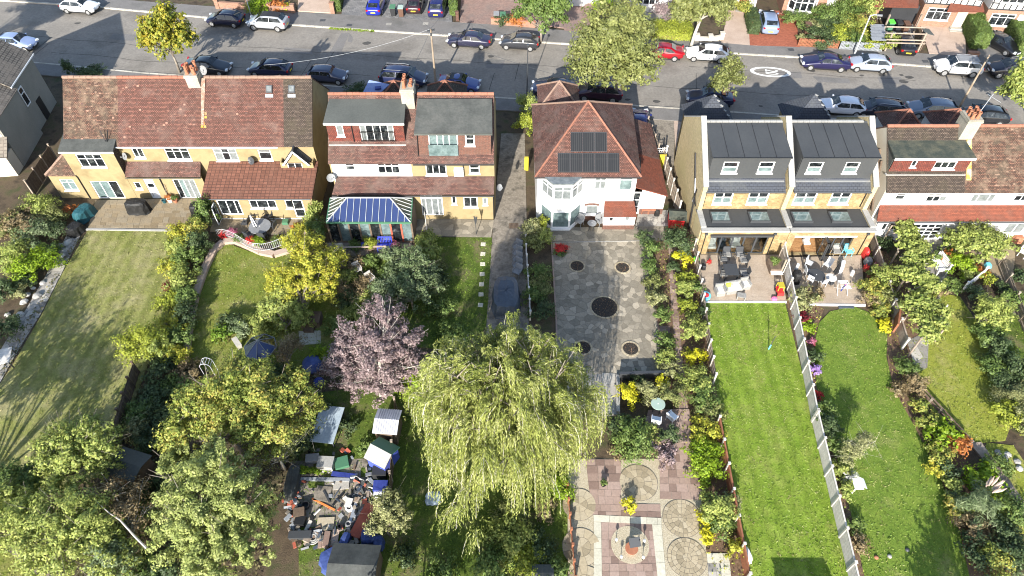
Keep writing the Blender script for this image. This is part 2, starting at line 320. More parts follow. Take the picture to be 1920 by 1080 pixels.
W['yellow'] = PLAIN('yellow plastic', (.42,.34,.03), .5)
W['red'] = PLAIN('red plastic', (.6,.03,.03), .4)
W['pinkp'] = PLAIN('pink plastic', (.75,.15,.3), .4)
W['green'] = PLAIN('bright green plastic', (.1,.55,.06), .45)
W['cyan'] = PLAIN('light blue plastic', (.15,.5,.62), .4)
W['lime'] = PLAIN('lime cushion', (.5,.65,.05), .8)
W['greengrey'] = PLAIN('green grey table top', (.3,.38,.33), .35)
W['bin_green'] = PLAIN('green bin plastic', (.06,.16,.09), .5)
W['bin_brown'] = PLAIN('brown bin plastic', (.11,.06,.04), .5)
W['bin_black'] = PLAIN('black bin plastic', (.025,.026,.028), .5)
W['tyre'] = PLAIN('tyre rubber', (.015,.015,.015), .8)
W['alloy'] = PLAIN('alloy wheel', (.5,.5,.5), .35, .7)
W['lampglass'] = PLAIN('lamp lens', (.6,.62,.63), .1)
W['taillamp'] = PLAIN('tail lamp', (.35,.01,.01), .2)
W['plate_y'] = PLAIN('yellow plate', (.75,.58,.03), .4)
W['plate_w'] = PLAIN('white plate', (.7,.7,.7), .4)
W['solar'] = BRICK('solar cell', (.013,.014,.016), (.017,.018,.02), (.05,.05,.05), .16, 2.0, .012, off=0, bump=.05, rough=.45, amt=.05)
W['herring'] = BRICK('parquet floor', (.42,.23,.10), (.36,.19,.08), (.2,.1,.05), .45, .09, .006)
W['rattan'] = MAT('grey rattan', (.2,.195,.18), (.28,.27,.25), sc=20, rough=.8)
W['cushion'] = PLAIN('white cushion', (.52,.5,.47), .9)
W['brown'] = MAT('brown bark mulch', (.10,.06,.035), (.17,.11,.07), sc=6, fine=20, amt=.4, bump=.8)
W['mulch'] = MAT('dark wood chip', (.018,.016,.014), (.05,.042,.034), sc=9, fine=28, amt=.5, bump=1)
W['rock'] = MAT('garden rock', (.25,.24,.22), (.45,.44,.41), sc=2, rnd=.25)
W['rust'] = MAT('rusty red roof felt', (.3,.07,.045), (.42,.12,.07), sc=1)
W['orange'] = PLAIN('orange timber', (.7,.2,.05), .6)

def dim(names, f):
    for k in names.split():
        for nd in W[k].node_tree.nodes:
            if nd.type == 'VALTORGB' and k.startswith(('render','pebble','flat','ridge','stack','coping','terra')):
                for e in nd.color_ramp.elements: e.color = [e.color[0]*f, e.color[1]*f, e.color[2]*f, 1]
            if nd.type == 'TEX_BRICK':
                for q in ('Color1','Color2','Mortar'): c = nd.inputs[q].default_value; nd.inputs[q].default_value = [c[0]*f, c[1]*f, c[2]*f, 1]
            if nd.type == 'MIX' and nd.data_type == 'RGBA' and not nd.inputs[7].is_linked: c = nd.inputs[7].default_value; nd.inputs[7].default_value = [c[0]*f, c[1]*f, c[2]*f, 1]
dim('render_y', .58); dim('render_w render_c', .72); dim('pebble', .9); dim('tilehung brick_red brick_yel brick_pink', .7); dim('brick_yel2', .85); dim('tile_red tile_old tile_brown tile_dred', .66); dim('tile_mid tile_big', .7)
dim('flat_grey flat_green flat_moss', .55); dim('ridge ridge_old stack coping terracotta', .68)
# ================================================================ THE SETTING: ground, road, pavements
def sheet(name, pts, z, mat, zb=None):
    m = MB()
    if zb is None: m.quad(*[(x, y, z) for x, y in pts])
    else: m.prism(list(pts), zb, z)
    o = m.build(name, W[mat]); 
    return struct(o)
def upright(o): return o
sheet('ground', [(-260,-120),(260,-120),(260,330),(-260,330)], 0, 'soil')
UP = [(-90,80.2),(-58.7,76.6),(-51.6,75.7),(-45.8,74.8),(-39.4,73.7),(-34.3,72.7),(-24.5,71.1),(-18.5,70.3),(-9.2,69.05),(6.7,66.9),(18.9,65.6),(29.7,64.4),(38.6,63.2),(50.2,61.5),(90,56.6)]
LO = [(-90,68.5),(-47.7,63.4),(-36.9,61.6),(-16.7,59.15),(-1.5,57.3),(12.2,55.9),(16.2,55.45),(52,51.2),(90,46.8)]
BK = [(-90,82.2),(-58,78.6),(-46,77),(-33.1,75.1),(-24.6,74.0),(-19.1,73.4),(-6.5,71.7),(-1.8,71.1),(5.8,69.9),(14.8,68.5),(19.3,68.0),(24.8,67.2),(30.4,66.6),(38.9,65.6),(43.3,65.1),(50,64.3),(90,59.3)]
def lerp(poly, x):
    for (a, b), (c, d) in zip(poly, poly[1:]):
        if a <= x <= c: return b+(d-b)*(x-a)/(c-a)
    return poly[-1][1]
sheet('road', UP + LO[::-1], .012, 'asphalt')
sheet('pavement', [(x, y+.2) for x, y in UP] + BK[::-1], .11, 'pave_tar', 0)
lowback = [(x, y-2.1) for x, y in LO]
sheet('pavement', [(x, y-.2) for x, y in LO] + lowback[::-1], .11, 'pave_tar', 0)
def kerb(name, poly, side):
    root = thing(name, 'pale stone kerb along the %s pavement of the street' % ('far' if side > 0 else 'near'), 'kerb', (0, poly[4][1], 0))
    x = -62.0; mesh = None
    while x < 58:
        y = lerp(poly, x+.45)+side*.1; an = math.atan2(lerp(poly, x+.9)-lerp(poly, x), .9)
        if mesh is None:
            b = MB(); b.obox((0,0,.065), (.9,.2,.13)); o = b.build('kerb_stone', W['kerb'], local=True); mesh = o.data
        else: o = bpy.data.objects.new('kerb_stone', mesh); COL.objects.link(o)
        o.parent = root; o.location = Vector((x+.45, y, random.uniform(-.008,.008))) - root.location; o.rotation_euler = (0,0,an)
        x += .92
    root['kind'] = 'structure'
    return root
kerb('kerb', UP, 1); kerb('kerb', LO, -1)
# gutter weeds, patched trenches and drain lids on the road
m = MB()
for a in (((640,62),(655,62),(640,98),(618,98)), ((655,62),(662,70),(660,80),(652,78))): m.quad(*[P(x,y,.017) for x,y in a])
for c in ((1668,150),(1480,140),(1180,150)): 
    x,y,_ = P(*c); m.quad(*[(x+a,y+b,.018) for a,b in ((-1.2,-.6),(1.1,-.7),(1.3,.5),(-1,.6))])
for cx, cy, a_, b_ in ((560,95,1.5,.5),(1100,110,1.2,.8),(230,70,1.4,.6),(1560,150,1.6,.5),(930,120,.8,.8)):
    x,y,_ = P(cx,cy,.019); m.quad(*[(x+u*a_+random.uniform(-.2,.2),y+v*b_+random.uniform(-.1,.1)-u*a_*.13,.019) for u,v in ((-1,-1),(1,-1),(1,1),(-1,1))])
struct(m.build('road_patch', W['pave_tar']))
W['tar'] = MAT('tar seam', (.05,.048,.045), (.08,.076,.07), sc=2)
m = MB()
for off, xa, xb in ((2.2,-48,-14),(6.1,-30,8),(3.6,10,46),(7.6,18,40),(4.9,-58,-35)):
    xs_ = np.linspace(xa, xb, 24); ys_ = [lerp(LO,x)+off+.12*math.sin(x*.7)+random.uniform(-.05,.05) for x in xs_]
    for k in range(23): m.quad((xs_[k],ys_[k]-.03,.022),(xs_[k+1],ys_[k+1]-.03,.022),(xs_[k+1],ys_[k+1]+.03,.022),(xs_[k],ys_[k]+.03,.022))
for k in range(9):
    x = random.uniform(-50,45); y0_ = lerp(LO,x)+random.uniform(.5,4); y1_ = y0_+random.uniform(2,4); m.quad((x-.03,y0_,.0225),(x+.03,y0_,.0225),(x+.5,y1_,.0225),(x+.44,y1_,.0225))
struct(m.build('tar_seam', W['tar']))
m = MB()
for k in range(26):
    x = random.uniform(-50,46); y = lerp(LO,x)+random.choice((1.2,1.6,7.6,8.2))+random.uniform(-.3,.3); r_ = random.uniform(.12,.4); m.quad(*[(x+r_*1.5*math.cos(t)*random.uniform(.7,1.1),y+r_*math.sin(t)*random.uniform(.7,1.1),.024) for t in np.linspace(0,5.6,9)])
struct(m.build('oil_stain', W['tar']))
for px,py in ((605,38),(655,47),(430,33),(1630,93),(1735,115),(1483,93),(729,45),(798,44)):
    x,y,_ = P(px,py,.11); m = MB(); m.box(x-.3,x+.3,y-.25,y+.25,.11,.118); o = tag(m.build('drain_cover', W['grey_slab'] if px in (729,798) else W['dark']), 'small %s cover set in the far pavement' % ('pale stone' if px in (729,798) else 'dark metal'), 'drain cover', 'drain covers in the far pavement')
# the painted 20 roundel
def text_mesh(txt, size):
    cu = bpy.data.curves.new('t', 'FONT'); cu.body = txt; cu.size = size; cu.align_x = 'CENTER'; cu.align_y = 'CENTER'; cu.offset = .012
    ob = bpy.data.objects.new('t', cu); COL.objects.link(ob); dg = bpy.context.evaluated_depsgraph_get(); dg.update()
    me = bpy.data.meshes.new_from_object(ob.evaluated_get(dg)); COL.objects.unlink(ob); bpy.data.objects.remove(ob); return me
rx, ry, _ = P(1444.5, 135.2)
root = thing('speed_limit_marking', 'white painted 20 speed limit roundel on the road', 'road marking', (rx, ry, .02), rz=R(-7))
m = MB(); N = 48
for i in range(N):
    a, b = 2*math.pi*i/N, 2*math.pi*(i+1)/N
    m.quad((1.62*math.cos(a),.66*math.sin(a),0),(2.02*math.cos(a),.92*math.sin(a),0),(2.02*math.cos(b),.92*math.sin(b),0),(1.62*math.cos(b),.66*math.sin(b),0))
W['roadpaint'] = MAT('road paint', (.62,.62,.58), (.72,.72,.68), sc=3, fine=20, amt=.1, bump=.1)
m.build('ring', W['roadpaint'], root, local=True)
me = text_mesh('20', 1.15); me.materials.append(W['roadpaint']); o = bpy.data.objects.new('numerals', me); COL.objects.link(o); o.parent = root
o.rotation_euler = (0,0,R(-90)); o.scale = (.82,1.55,1); o.location = (.05,0,.002)
# ================================================================ house building helpers
def facade(root, Y, x0, x1, z0, z1, mat, ops=(), t=.14, top=None, name='wall'):
    """rear-facing wall with real openings and reveals; top(x) may cut the wall's head"""
    m = MB(); xs = sorted({x0, x1, *[o[0] for o in ops], *[o[1] for o in ops]}); zs = sorted({z0, z1, *[o[2] for o in ops], *[o[3] for o in ops]})
    xs = [x for x in xs if x0 <= x <= x1]; zs = [z for z in zs if z0 <= z <= z1]
    for a, b in zip(xs, xs[1:]):
        for c, d in zip(zs, zs[1:]):
            cx, cz = (a+b)/2, (c+d)/2
            if any(o[0] < cx < o[1] and o[2] < cz < o[3] for o in ops): continue
            m.quad((a,Y,c),(b,Y,c),(b,Y,d),(a,Y,d))
    for a, b, c, d in ops:
        m.quad((a,Y,c),(a,Y,d),(a,Y+t,d),(a,Y+t,c)); m.quad((b,Y,d),(b,Y,c),(b,Y+t,c),(b,Y+t,d))
        m.quad((a,Y,d),(b,Y,d),(b,Y+t,d),(a,Y+t,d)); m.quad((b,Y,c),(a,Y,c),(a,Y+t,c),(b,Y+t,c))
    return m.build(name, W[mat], root)
def px_op(Y, r):
    z0, z1 = Zat(r[3], Y), Zat(r[1], Y); zm = (z0+z1)/2
    return (Xat(r[0], Y, zm), Xat(r[2], Y, zm), z0, z1)
def window(root, Y, op, c=2, rows=(1,), glass='glass', name='window', f=.07, sill=True, frame='white', mats=None, ins=.05):
    a, b, z0, z1 = op; y0, y1 = Y+ins, Y+ins+.06; m = MB()
    m.box(a,a+f,y0,y1,z0,z1); m.box(b-f,b,y0,y1,z0,z1); m.box(a+f,b-f,y0,y1,z0,z0+f); m.box(a+f,b-f,y0,y1,z1-f,z1)
    cols = c if isinstance(c, (list, tuple)) else [1]*c; tot = sum(cols); x = a+f; xe = []
    iw = b-a-2*f; ih = z1-z0-2*f
    for k in cols: xe.append((x, x+iw*k/tot)); x += iw*k/tot
    z = z0+f; ze = []; tr = sum(rows)
    for k in rows: ze.append((z, z+ih*k/tr)); z += ih*k/tr
    g = f*.42
    for x, _ in xe[1:]: m.box(x-g,x+g,y0+.002,y1-.002,z0+f,z1-f)
    for z, _ in ze[1:]: m.box(a+f,b-f,y0+.004,y1-.004,z-g,z+g)
    o = m.build(name, W[frame], root)
    for i, (xa, xb) in enumerate(xe):
        for j, (za, zb) in enumerate(ze):
            p = MB(); p.box(xa+g*.6,xb-g*.6,y1-.03,y1-.015,za+g*.6,zb-g*.6)
            gl = mats[(i+j*len(xe)) % len(mats)] if mats else glass
            p.build('pane', W[gl], o)
    if sill:
        s = MB(); s.box(a-.06,b+.06,Y-.09,Y+ins,z0-.07,z0-.004); s.build('sill', W[frame], o)
    if name == 'door':
        h = MB(); h.box(b-f-.14,b-f-.02,y0-.04,y0-.004,z0+.95,z0+1.0); h.build('handle', W['steel'], o)
    return o
def wall_set(root, Y, x0, x1, z0, z1, mat, wins=(), t=.14):
    ops = [px_op(Y, w['px']) for w in wins]
    ops = [(max(o[0],x0+.02), min(o[1],x1-.02), max(o[2], z0+.001), min(o[3], z1-.03)) for o in ops]
    facade(root, Y, x0, x1, z0, z1, mat, ops, t)
    for w, o in zip(wins, ops): window(root, Y, o, **{k: v for k, v in w.items() if k != 'px'})
def Wn(px, c=2, rows=(1,), **k): return dict(px=px, c=c, rows=rows, **k)
def roof(root, pts, mat, t=.1, name='roof'): m = MB(); m.slab(pts, t); return m.build(name, W[mat], root)
def ridge_run(root, p, q, mat='ridge', r=.13, name='ridge_tiles', lift=0.02):
    p, q = Vector(p), Vector(q); n = max(1, int((q-p).length/.45)); m = MB()
    for i in range(n):
        a = p+(q-p)*(i/n); b = p+(q-p)*((i+.97)/n); z = Vector((0,0,lift+random.uniform(-.008,.012))); m.tube([a+z,b+z], [r*.97,r*1.04], 8)
    return stuff(m.build(name, W[mat], root))
def gutter(root, p, q, mat='white', r=.055): m = MB(); m.tube([p,q], r, 6); return m.build('gutter', W[mat], root)
def pipe(root, pts, mat='black', r=.04): m = MB(); m.tube(pts, r, 6); return m.build('drainpipe', W[mat], root)
def chimney(root, x, y, z0, z1, w, d, pots, mat='stack', aerial=None):
    m = MB(); m.box(x-w/2,x+w/2,y-d/2,y+d/2,z0,z1); m.box(x-w/2-.06,x+w/2+.06,y-d/2-.06,y+d/2+.06,z1-.22,z1-.08); m.box(x-w/2-.03,x+w/2+.03,y-d/2-.03,y+d/2+.03,z1-.06,z1+.02)
    o = m.build('chimney', W[mat], root)
    for dx, dy, h in pots:
        p = MB(); p.lathe((x+dx,y+dy,z1), [(.14,0),(.15,.1),(.115,.14),(.105,h-.1),(.14,h-.06),(.13,h),(.09,h),(.085,h-.2)], 10); p.build('pot', W['terracotta'], o, smooth=False)
    f = MB(); f.box(x-w/2-.03-.12,x+w/2+.03+.12,y-d/2-.2,y+d/2+.05,z0-.02,z0+.05) if False else None
    return o
def dish(root, x, y, z, r=.3, yaw=-.6, mat='greyplastic', name='satellite_dish'):
    m = MB(); ax = Vector((math.sin(yaw), -math.cos(yaw), .45)).normalized(); u = ax.orthogonal().normalized(); v = ax.cross(u); c = Vector((x,y,z)); n = 14; rings = []
    base = len(m.v)
    for k in range(4):
        rr = r*k/3; m.v += [tuple(c+ax*(.25*rr*rr/r)+(u*math.cos(2*math.pi*j/n)+v*math.sin(2*math.pi*j/n))*rr) for j in range(n)]
    for k in range(3):
        for j in range(n): a = base+k*n+j; b = base+k*n+(j+1)%n; m.f.append((a,b,b+n,a+n)); m.m.append(0)
    m.tube([c-ax*.02-v*0, c-ax*.15, Vector((x,y+.35,z-.15))], .025, 5); m.tube([c+Vector((0,0,-r*.9)), c+ax*.35], .012, 4); m.obox(tuple(c+ax*.36), (.07,.07,.09))
    return m.build(name, W[mat], root, smooth=False)
def fascia(root, x0, x1, y, z0, z1, mat='white', t=.03): m = MB(); m.box(x0,x1,y-t,y,z0,z1); return m.build('fascia', W[mat], root)
def gable(root, x0, x1, pts, mat): m = MB(); m.xprism(pts, x0, x1); return m.build('wall', W[mat], root)
def house_shell(root, x0, x1, Ym, ze, Yr, zr, Yf, mat, rt, rf, gl=True, gr=True, ex=.0):
    """two gabled slopes, gable walls and front wall; the rear wall is a facade added by the caller"""
    sl = (zr-ze)/(Yr-(Ym-.3))
    zm = ze+sl*.3
    pts = [(Ym,0),(Yf,0),(Yf,zm-.06),(Yr,zr-.12),(Ym,zm-.06)]
    if gl: gable(root, x0, x0+.12, pts, mat)
    if gr: gable(root, x1-.12, x1, pts, mat)
    m = MB(); m.box(x0+.12,x1-.12,Yf-.12,Yf,0,zm-.1); m.build('wall', W[mat], root)
    for a, b, mt in rt: roof(root, [(a,Ym-.3,ze),(b,Ym-.3,ze),(b,Yr,zr),(a,Yr,zr)], mt)
    roof(root, [(x0-ex,Yf+.3,ze),(x1+ex,Yf+.3,ze),(x1+ex,Yr,zr),(x0-ex,Yr,zr)], rf)
# ================================================================ HOUSE PAIR 1 (yellow render, long tiled roof)
Y1 = 43.6; YX = 42.8; ZE1 = 4.88; YR1, ZR1 = 47.25, 8.5; YF1 = 50.9; PX1 = Xat(381, Y1, 5); XL1, XR1 = -34.8, -15.54
hA = thing('semi_detached_house', 'yellow rendered house with grey flat-roofed two-storey bay beside sandstone patio', 'house', (-29.5, 46, 0))
xsp = Xat(213, Y1, 6)
house_shell(hA, XL1, PX1, Y1, ZE1, YR1, ZR1, YF1, 'render_y', [(XL1, xsp, 'tile_old'), (xsp, PX1, 'tile_red')], 'tile_red', gr=False)
ridge_run(hA, (XL1,YR1,ZR1), (xsp,YR1,ZR1), 'ridge_old'); ridge_run(hA, (xsp,YR1,ZR1), (PX1-.4,YR1,ZR1), 'ridge')
XE0, XE1 = Xat(114, YX, 4.8), Xat(210.5, YX, 4.8)
wall_set(hA, Y1, XE1, PX1, 0, ZE1+.15, 'render_y', [Wn((249,278,269,296), 2), Wn((310.5,277,355,300), 3, (1,.45))])
# two storey flat roofed bay
wall_set(hA, YX, XE0, XE1, 0, 4.86, 'render_y', [Wn((147,290,194.5,314), 3, (1,.5)), Wn((177,340,228,373.5), 3, glass='glass_l', f=.08, sill=False, mats=['glass_g','glass_g','glass'])])
m = MB(); m.box(XE0,XE0+.12,YX+.14,Y1+.6,0,4.86); m.build('wall', W['render_y'], hA)
m = MB(); m.box(XE1-.1,XE1+.02,YX+.02,Y1+1.2,2.3,4.86); m.build('wall', W['tile_brown'], hA)
yb = YX+1.75
roof(hA, [(XE0-.12,YX-.12,4.95),(XE1+.14,YX-.12,4.95),(XE1+.14,yb,5.55),(XE0-.12,yb,5.55)], 'flat_green', .14)
fascia(hA, XE0-.12, XE1+.14, YX-.125, 4.74, 4.87)
# single storey side room with hip
XS0 = Xat(88, YX, 2.4)
wall_set(hA, YX+.1, XS0, XE0, 0, 2.42, 'render_y', [Wn((116,337,142.5,357), 2, (1,.35), glass='glass_g')])
m = MB(); m.box(XS0,XS0+.12,YX+.24,Y1+3.2,0,2.42); m.build('wall', W['render_y'], hA)
roof(hA, [(XS0-.15,YX-.05,2.42),(XE0+.0,YX-.05,2.42),(XE0,YX+1.5,3.9),(XE0-.5,YX+1.5,3.9)], 'tile_old', .08)
roof(hA, [(XS0-.15,YX-.05,2.42),(XE0-.5,YX+1.5,3.9),(XE0-.5,YX+3.6,3.9),(XS0-.15,YX+3.6,2.42)], 'tile_old', .08)
ridge_run(hA, (XS0-.1,YX,2.47), (XE0-.5,YX+1.5,3.92), 'ridge_old', .1)
pipe(hA, [(XE0+.05,YX-.06,2.5),(XE0+.12,YX-.06,2.3),(XE0+.12,YX-.06,.05)])
# left half: ground floor and its lean-to roof
XM = Xat(380, YX, 2)
wall_set(hA, YX+.02, XE1, XM, 0, 2.35, 'render_y', [Wn((252.5,342,264.5,354.5), 1), Wn((278,336,295.5,376), 1, (1.1,.55,.35), name='door', f=.13, sill=False, mats=['white','glass','white']), Wn((331,337,371.5,374), 4, sill=False, mats=['glass','glass_g','glass_l','glass_l'])])
roof(hA, [(XE1+.02,YX-.15,2.42),(XM,YX-.15,2.42),(XM,Y1,3.22),(XE1+.02,Y1,3.22)], 'tile_dred', .08)
fascia(hA, XE1+.02, XM, YX-.16, 2.28, 2.36, 'dark')
pipe(hA, [(Xat(298,YX,2.3),YX-.05,2.3),(Xat(298,YX,2.3),YX-.05,.05)])
gutter(hA, (XE1+.1,Y1-.36,ZE1-.02), (PX1,Y1-.36,ZE1-.02))
chimney(hA, PX1-.55, YR1-.1, 7.0, 9.0, .95, 1.0, [(-.28,-.25,.75),(-.28,.2,.7),(.1,-.05,.6),(.28,.28,.8),(.3,-.3,.55)])
o = MB(); o.slab([(PX1-.05,Y1+.9,ZE1+1.155),(PX1+.12,Y1+.9,ZE1+1.155),(PX1+.3,YR1-.1,ZR1+.01),(PX1-.05,YR1-.1,ZR1+.01)], .03); 
W['valley'] = BRICK('lichened tiles', (.42,.37,.30), (.3,.22,.17), (.15,.1,.08), .165, .1, .012, ((.24,.12,.08),), 1.6, .42, .6)
o.build('roof', W['valley'], hA)
dish(hA, PX1+.25, YR1+.2, 9.0, .36, -.3)
dish(hA, Xat(234,YX+.5,3.9), YX+.6, 3.9, .3, -.5); 
m = MB(); 
for s in (-1, 1): m.bar((XE1-.55+s*.05,YX+.7,5.2),(XE1-.55+s*.3,YX+1.1,6.0),.05)
m.build('vent_pipe', W['black'], hA)
W['orangelichen'] = MAT('orange lichen', (.45,.24,.02), (.3,.2,.12), sc=5, lo=.42, hi=.58)
m = MB(); zz_ = lambda y: ZE1+(ZR1-ZE1)*(y-Y1+.3)/(YR1-Y1+.3)
for k in range(9): x, y = PX1+random.uniform(-.05,.3), Y1+.9+random.uniform(-.35,.7); m.slab([(x-.1,y,zz_(y)+.012),(x+.1,y,zz_(y)+.012),(x+.08,y+.14,zz_(y+.14)+.012),(x-.08,y+.14,zz_(y+.14)+.012)], .01)
stuff(m.build('lichen', W['orangelichen'], hA))
m = MB()
for k in range(34): x, y = random.uniform(XL1+.3,XR1-.3), random.uniform(Y1,YR1-.3); m.slab([(x-.08,y,zz_(y)+.02),(x+.08,y,zz_(y)+.02),(x+.08,y+.1,zz_(y+.1)+.012),(x-.08,y+.1,zz_(y+.1)+.012)], .012, random.randrange(2))
W['newtile'] = MAT('replacement clay tile', (.26,.14,.10), (.30,.18,.14), sc=3); W['darktile'] = MAT('dark clay tile', (.07,.045,.038), (.1,.06,.05), sc=3); stuff(m.build('odd_tiles', [W['newtile'], W['darktile']], hA))
# right half
hB = thing('semi_detached_house', 'yellow rendered house with wide tiled lean-to and small gabled window', 'house', (-20, 45, 0))
xs2 = Xat(527, Y1, 6)
house_shell(hB, PX1, XR1, Y1, ZE1, YR1, ZR1, YF1, 'render_y', [(PX1, xs2, 'tile_red'), (xs2, XR1+.06, 'tile_brown')], 'tile_red', gl=False)
ridge_run(hB, (PX1+.2,YR1,ZR1), (XR1,YR1,ZR1), 'ridge_old')
wall_set(hB, Y1, PX1, XR1-.12, 0, ZE1+.15, 'render_y', [Wn((402,279,445,302), 3, (1,.5), mats=['glass_l','glass','glass_l']), Wn((485,281,509,300), 1, (1,.3))])
gutter(hB, (PX1,Y1-.36,ZE1-.02), (Xat(522,Y1,4.9),Y1-.36,ZE1-.02))
for px in (505, 547):   # roof lights
    yy = 46.55; zz = ZE1+(ZR1-ZE1)*(yy-(Y1-.3))/(YR1-(Y1-.3)); x = Xat(px, yy, zz); sl = math.atan2(ZR1-ZE1, YR1-Y1+.3)
    m = MB(); m.obox((x,yy,zz+.05), (.5,.6,.12), 0, tilt=sl); o = m.build('roof_light', W['dark'], hB)
    m = MB(); m.obox((x,yy-.015,zz+.1), (.36,.42,.06), 0, tilt=sl); m.build('pane', W['glass_l'], o)
    m = MB(); m.obox((x,yy-.38,zz-.29), (.6,.25,.03), 0, tilt=sl); m.build('flashing', W['steel'], o)
YB = 40.3; ZB = Zat(373, 40.1)
XB0, XB1 = Xat(383, YB, 2), Xat(588, YB, 1.5)
wall_set(hB, YB, XB0, XB1, 0, ZB+.06, 'render_y', [Wn((410,375,452,403), (1.2,1.2,.6), f=.09, sill=False), Wn((468,375.5,518,391), (.8,1.3,.9)), Wn((535,375.5,549,391), 1), Wn((550.5,375,571,408), 1, (.8,1), name='door', f=.1, sill=False)])
m = MB(); m.box(XB0,XB1,YB-.05,YB-.004,0,.16); m.build('plinth', W['render_w'], hB)
m = MB(); m.box(XB1-.12,XB1,YB+.14,Y1,0,ZB+.05); m.build('wall', W['render_y'], hB)
m = MB(); m.box(XB0,XB0+.12,YB+.14,YX+.02,0,ZB+.05); m.build('wall', W['render_y'], hB)
roof(hB, [(XB0-.08,YB-.2,ZB+.05),(XB1+.1,YB-.2,ZB+.05),(XR1+.1,Y1,3.25),(PX1-.1,Y1,3.25)], 'tile_big', .09)
m = MB(); m.tube([(XB0,YB-.26,ZB),(XB1,YB-.26,ZB)], .05, 6); m.build('gutter', W['dark'], hB)
lf = MB(); q = [P(398,380,1.75),P(409,373,1.9)]; 
lx = Xat(409,YB,1); lf.box(lx-.03,lx+.03,YB-.78,YB-.02,.12,1.95); lf2 = MB()
od = MB(); 
for a, b, c, d in ((-.8,-.72,.05,1.95),(-.1,-.02,.05,1.95),(-.8,-.02,.05,.15),(-.8,-.02,1.86,1.95)): od.box(lx-.04,lx+.02,YB+a,YB+b,c,d)
o = od.build('door', W['white'], hB); p = MB(); p.box(lx-.02,lx,YB-.72,YB-.1,.15,1.86); p.build('pane', W['glass'], o)
# gabled window dormer over the lean-to
YG = 42.95; gx0, gx1 = Xat(524.5, YG, 3.6), Xat(586, YG, 3.6); zt = Zat(305, YG); zb_ = Zat(328, YG)
wall_set(hB, YG, gx0, gx1, zb_, zt, 'render_y', [Wn((537.5,298,566,316.5), 2, (1,))])
m = MB(); m.box(gx0,gx0+.1,YG+.14,Y1+.6,zb_,zt); m.box(gx1-.1,gx1,YG+.14,Y1+.6,zb_,zt); m.build('wall', W['render_y'], hB)
gxa, gxb = Xat(527.5,YG,4.6), Xat(573,YG,4.6); gm = (gxa+gxb)/2; ga = Zat(281.5, YG)
m = MB(); m.add([(gxa+.1,YG,zt-.05),(gxb-.1,YG,zt-.05),(gm,YG,ga-.1),(gxa+.1,YG+1.6,zt-.05),(gxb-.1,YG+1.6,zt-.05),(gm,YG+1.6,ga-.1)], [(0,1,2),(5,4,3),(0,3,4,1),(1,4,5,2),(2,5,3,0)]); m.build('wall', W['render_y'], hB)
for s in (gxa-.08, gxb+.08):
    roof(hB, [(s,YG-.2,zt-.08),(gm,YG-.2,ga),(gm,YG+2.0,ga),(s,YG+2.0,zt-.08)], 'slate', .07)
    m = MB(); m.bar((s,YG-.23,zt-.1),(gm,YG-.23,ga-.02),.05,.14); m.build('bargeboard', W['white'], hB)
ridge_run(hB, (gm,YG-.2,ga+.02), (gm,YG+2.0,ga+.02), 'dark', .09)
dish(hB, Xat(472,Y1-.3,3.6), Y1-.35, 3.6, .32, -.4, 'dark')
# ================================================================ HOUSE PAIR 2 (dormers, conservatory)
Y2 = 41.3; ZE2 = 5.05; YR2, ZR2 = 45.0, 8.5; YF2 = 49.0; XL2, XR2 = -13.85, -1.35; PX2 = -7.66; YB2 = 40.3
hC = thing('semi_detached_house', 'white rendered house with a red tile-hung dormer above the glass conservatory', 'house', (-10.7, 44, 0))
house_shell(hC, XL2, PX2, Y2, ZE2, YR2, ZR2, YF2, 'render_y', [(XL2, PX2, 'tile_dred')], 'tile_dred', gr=False)
ridge_run(hC, (XL2,YR2,ZR2), (PX2-.5,YR2,ZR2))
wall_set(hC, Y2, XL2+.12, PX2, 0, ZE2+.15, 'render_w', [Wn((647,307,665,320), 1, (1,.5)), Wn((708,307,749.5,326.5), 3, (1,.3))])
def dormer(root, Yd, x0, x1, z0, z1, yback, zback, mat, rmat, wins, side='flat_black', edge=None, slopeZ=0):
    wall_set(root, Yd, x0, x1, z0, z1, mat, wins)
    for a, b in ((x0,x0+.1),(x1-.1,x1)): m = MB(); m.xprism([(Yd+.14,z0),(yback,zback-.3),(yback,zback-.1),(Yd+.14,z1)], a, b); m.build('wall', W[side], root)
    roof(root, [(x0-.12,Yd-.16,z1+.13),(x1+.12,Yd-.16,z1+.13),(x1+.05,yback,zback),(x0-.05,yback,zback)], rmat, .13, 'flat_roof')
    fascia(root, x0-.12, x1+.12, Yd-.165, z1-.05, z1+.1, edge or 'white')
YD = 42.3; zd0 = ZE2+(ZR2-ZE2)*(YD-(Y2-.3))/(YR2-Y2+.3); zd1 = 7.8
dx0, dx1 = Xat(613, YD, 7.2), Xat(757, YD, 7.2)
dormer(hC, YD, dx0, dx1, zd0-.1, zd1, YR2-.35, 8.28, 'tilehung', 'flat_grey', [Wn((630.5,234,644,255.5), 1, glass='glass_l'), Wn((676,234,739,268), (.7,1,1,1,.7), f=.06, sill=False, mats=['glass_l','glass','glass','glass','glass_l'])], side='flat_black')
m = MB(); jx0, jx1 = Xat(678,YD,6.4), Xat(741,YD,6.4)
for k in range(15): x = jx0+(jx1-jx0)*k/14; m.box(x-.012,x+.012,YD-.19,YD-.165,zd0+.15,zd0+.95)
for z in (zd0+.15, zd0+.95): m.box(jx0-.04,jx1+.04,YD-.2,YD-.155,z-.02,z+.02)
m.build('juliet_balcony', W['black'], hC)
m = MB(); m.box(dx0-.05,dx1+.05,YD-.25,YD-.01,zd0-.22,zd0-.14); m.build('flashing', W['coping'], hC)
pipe(hC, [(Xat(659,YD,7.5),YD-.05,zd1),(Xat(663,YD,6.5),YD-.05,zd0)])
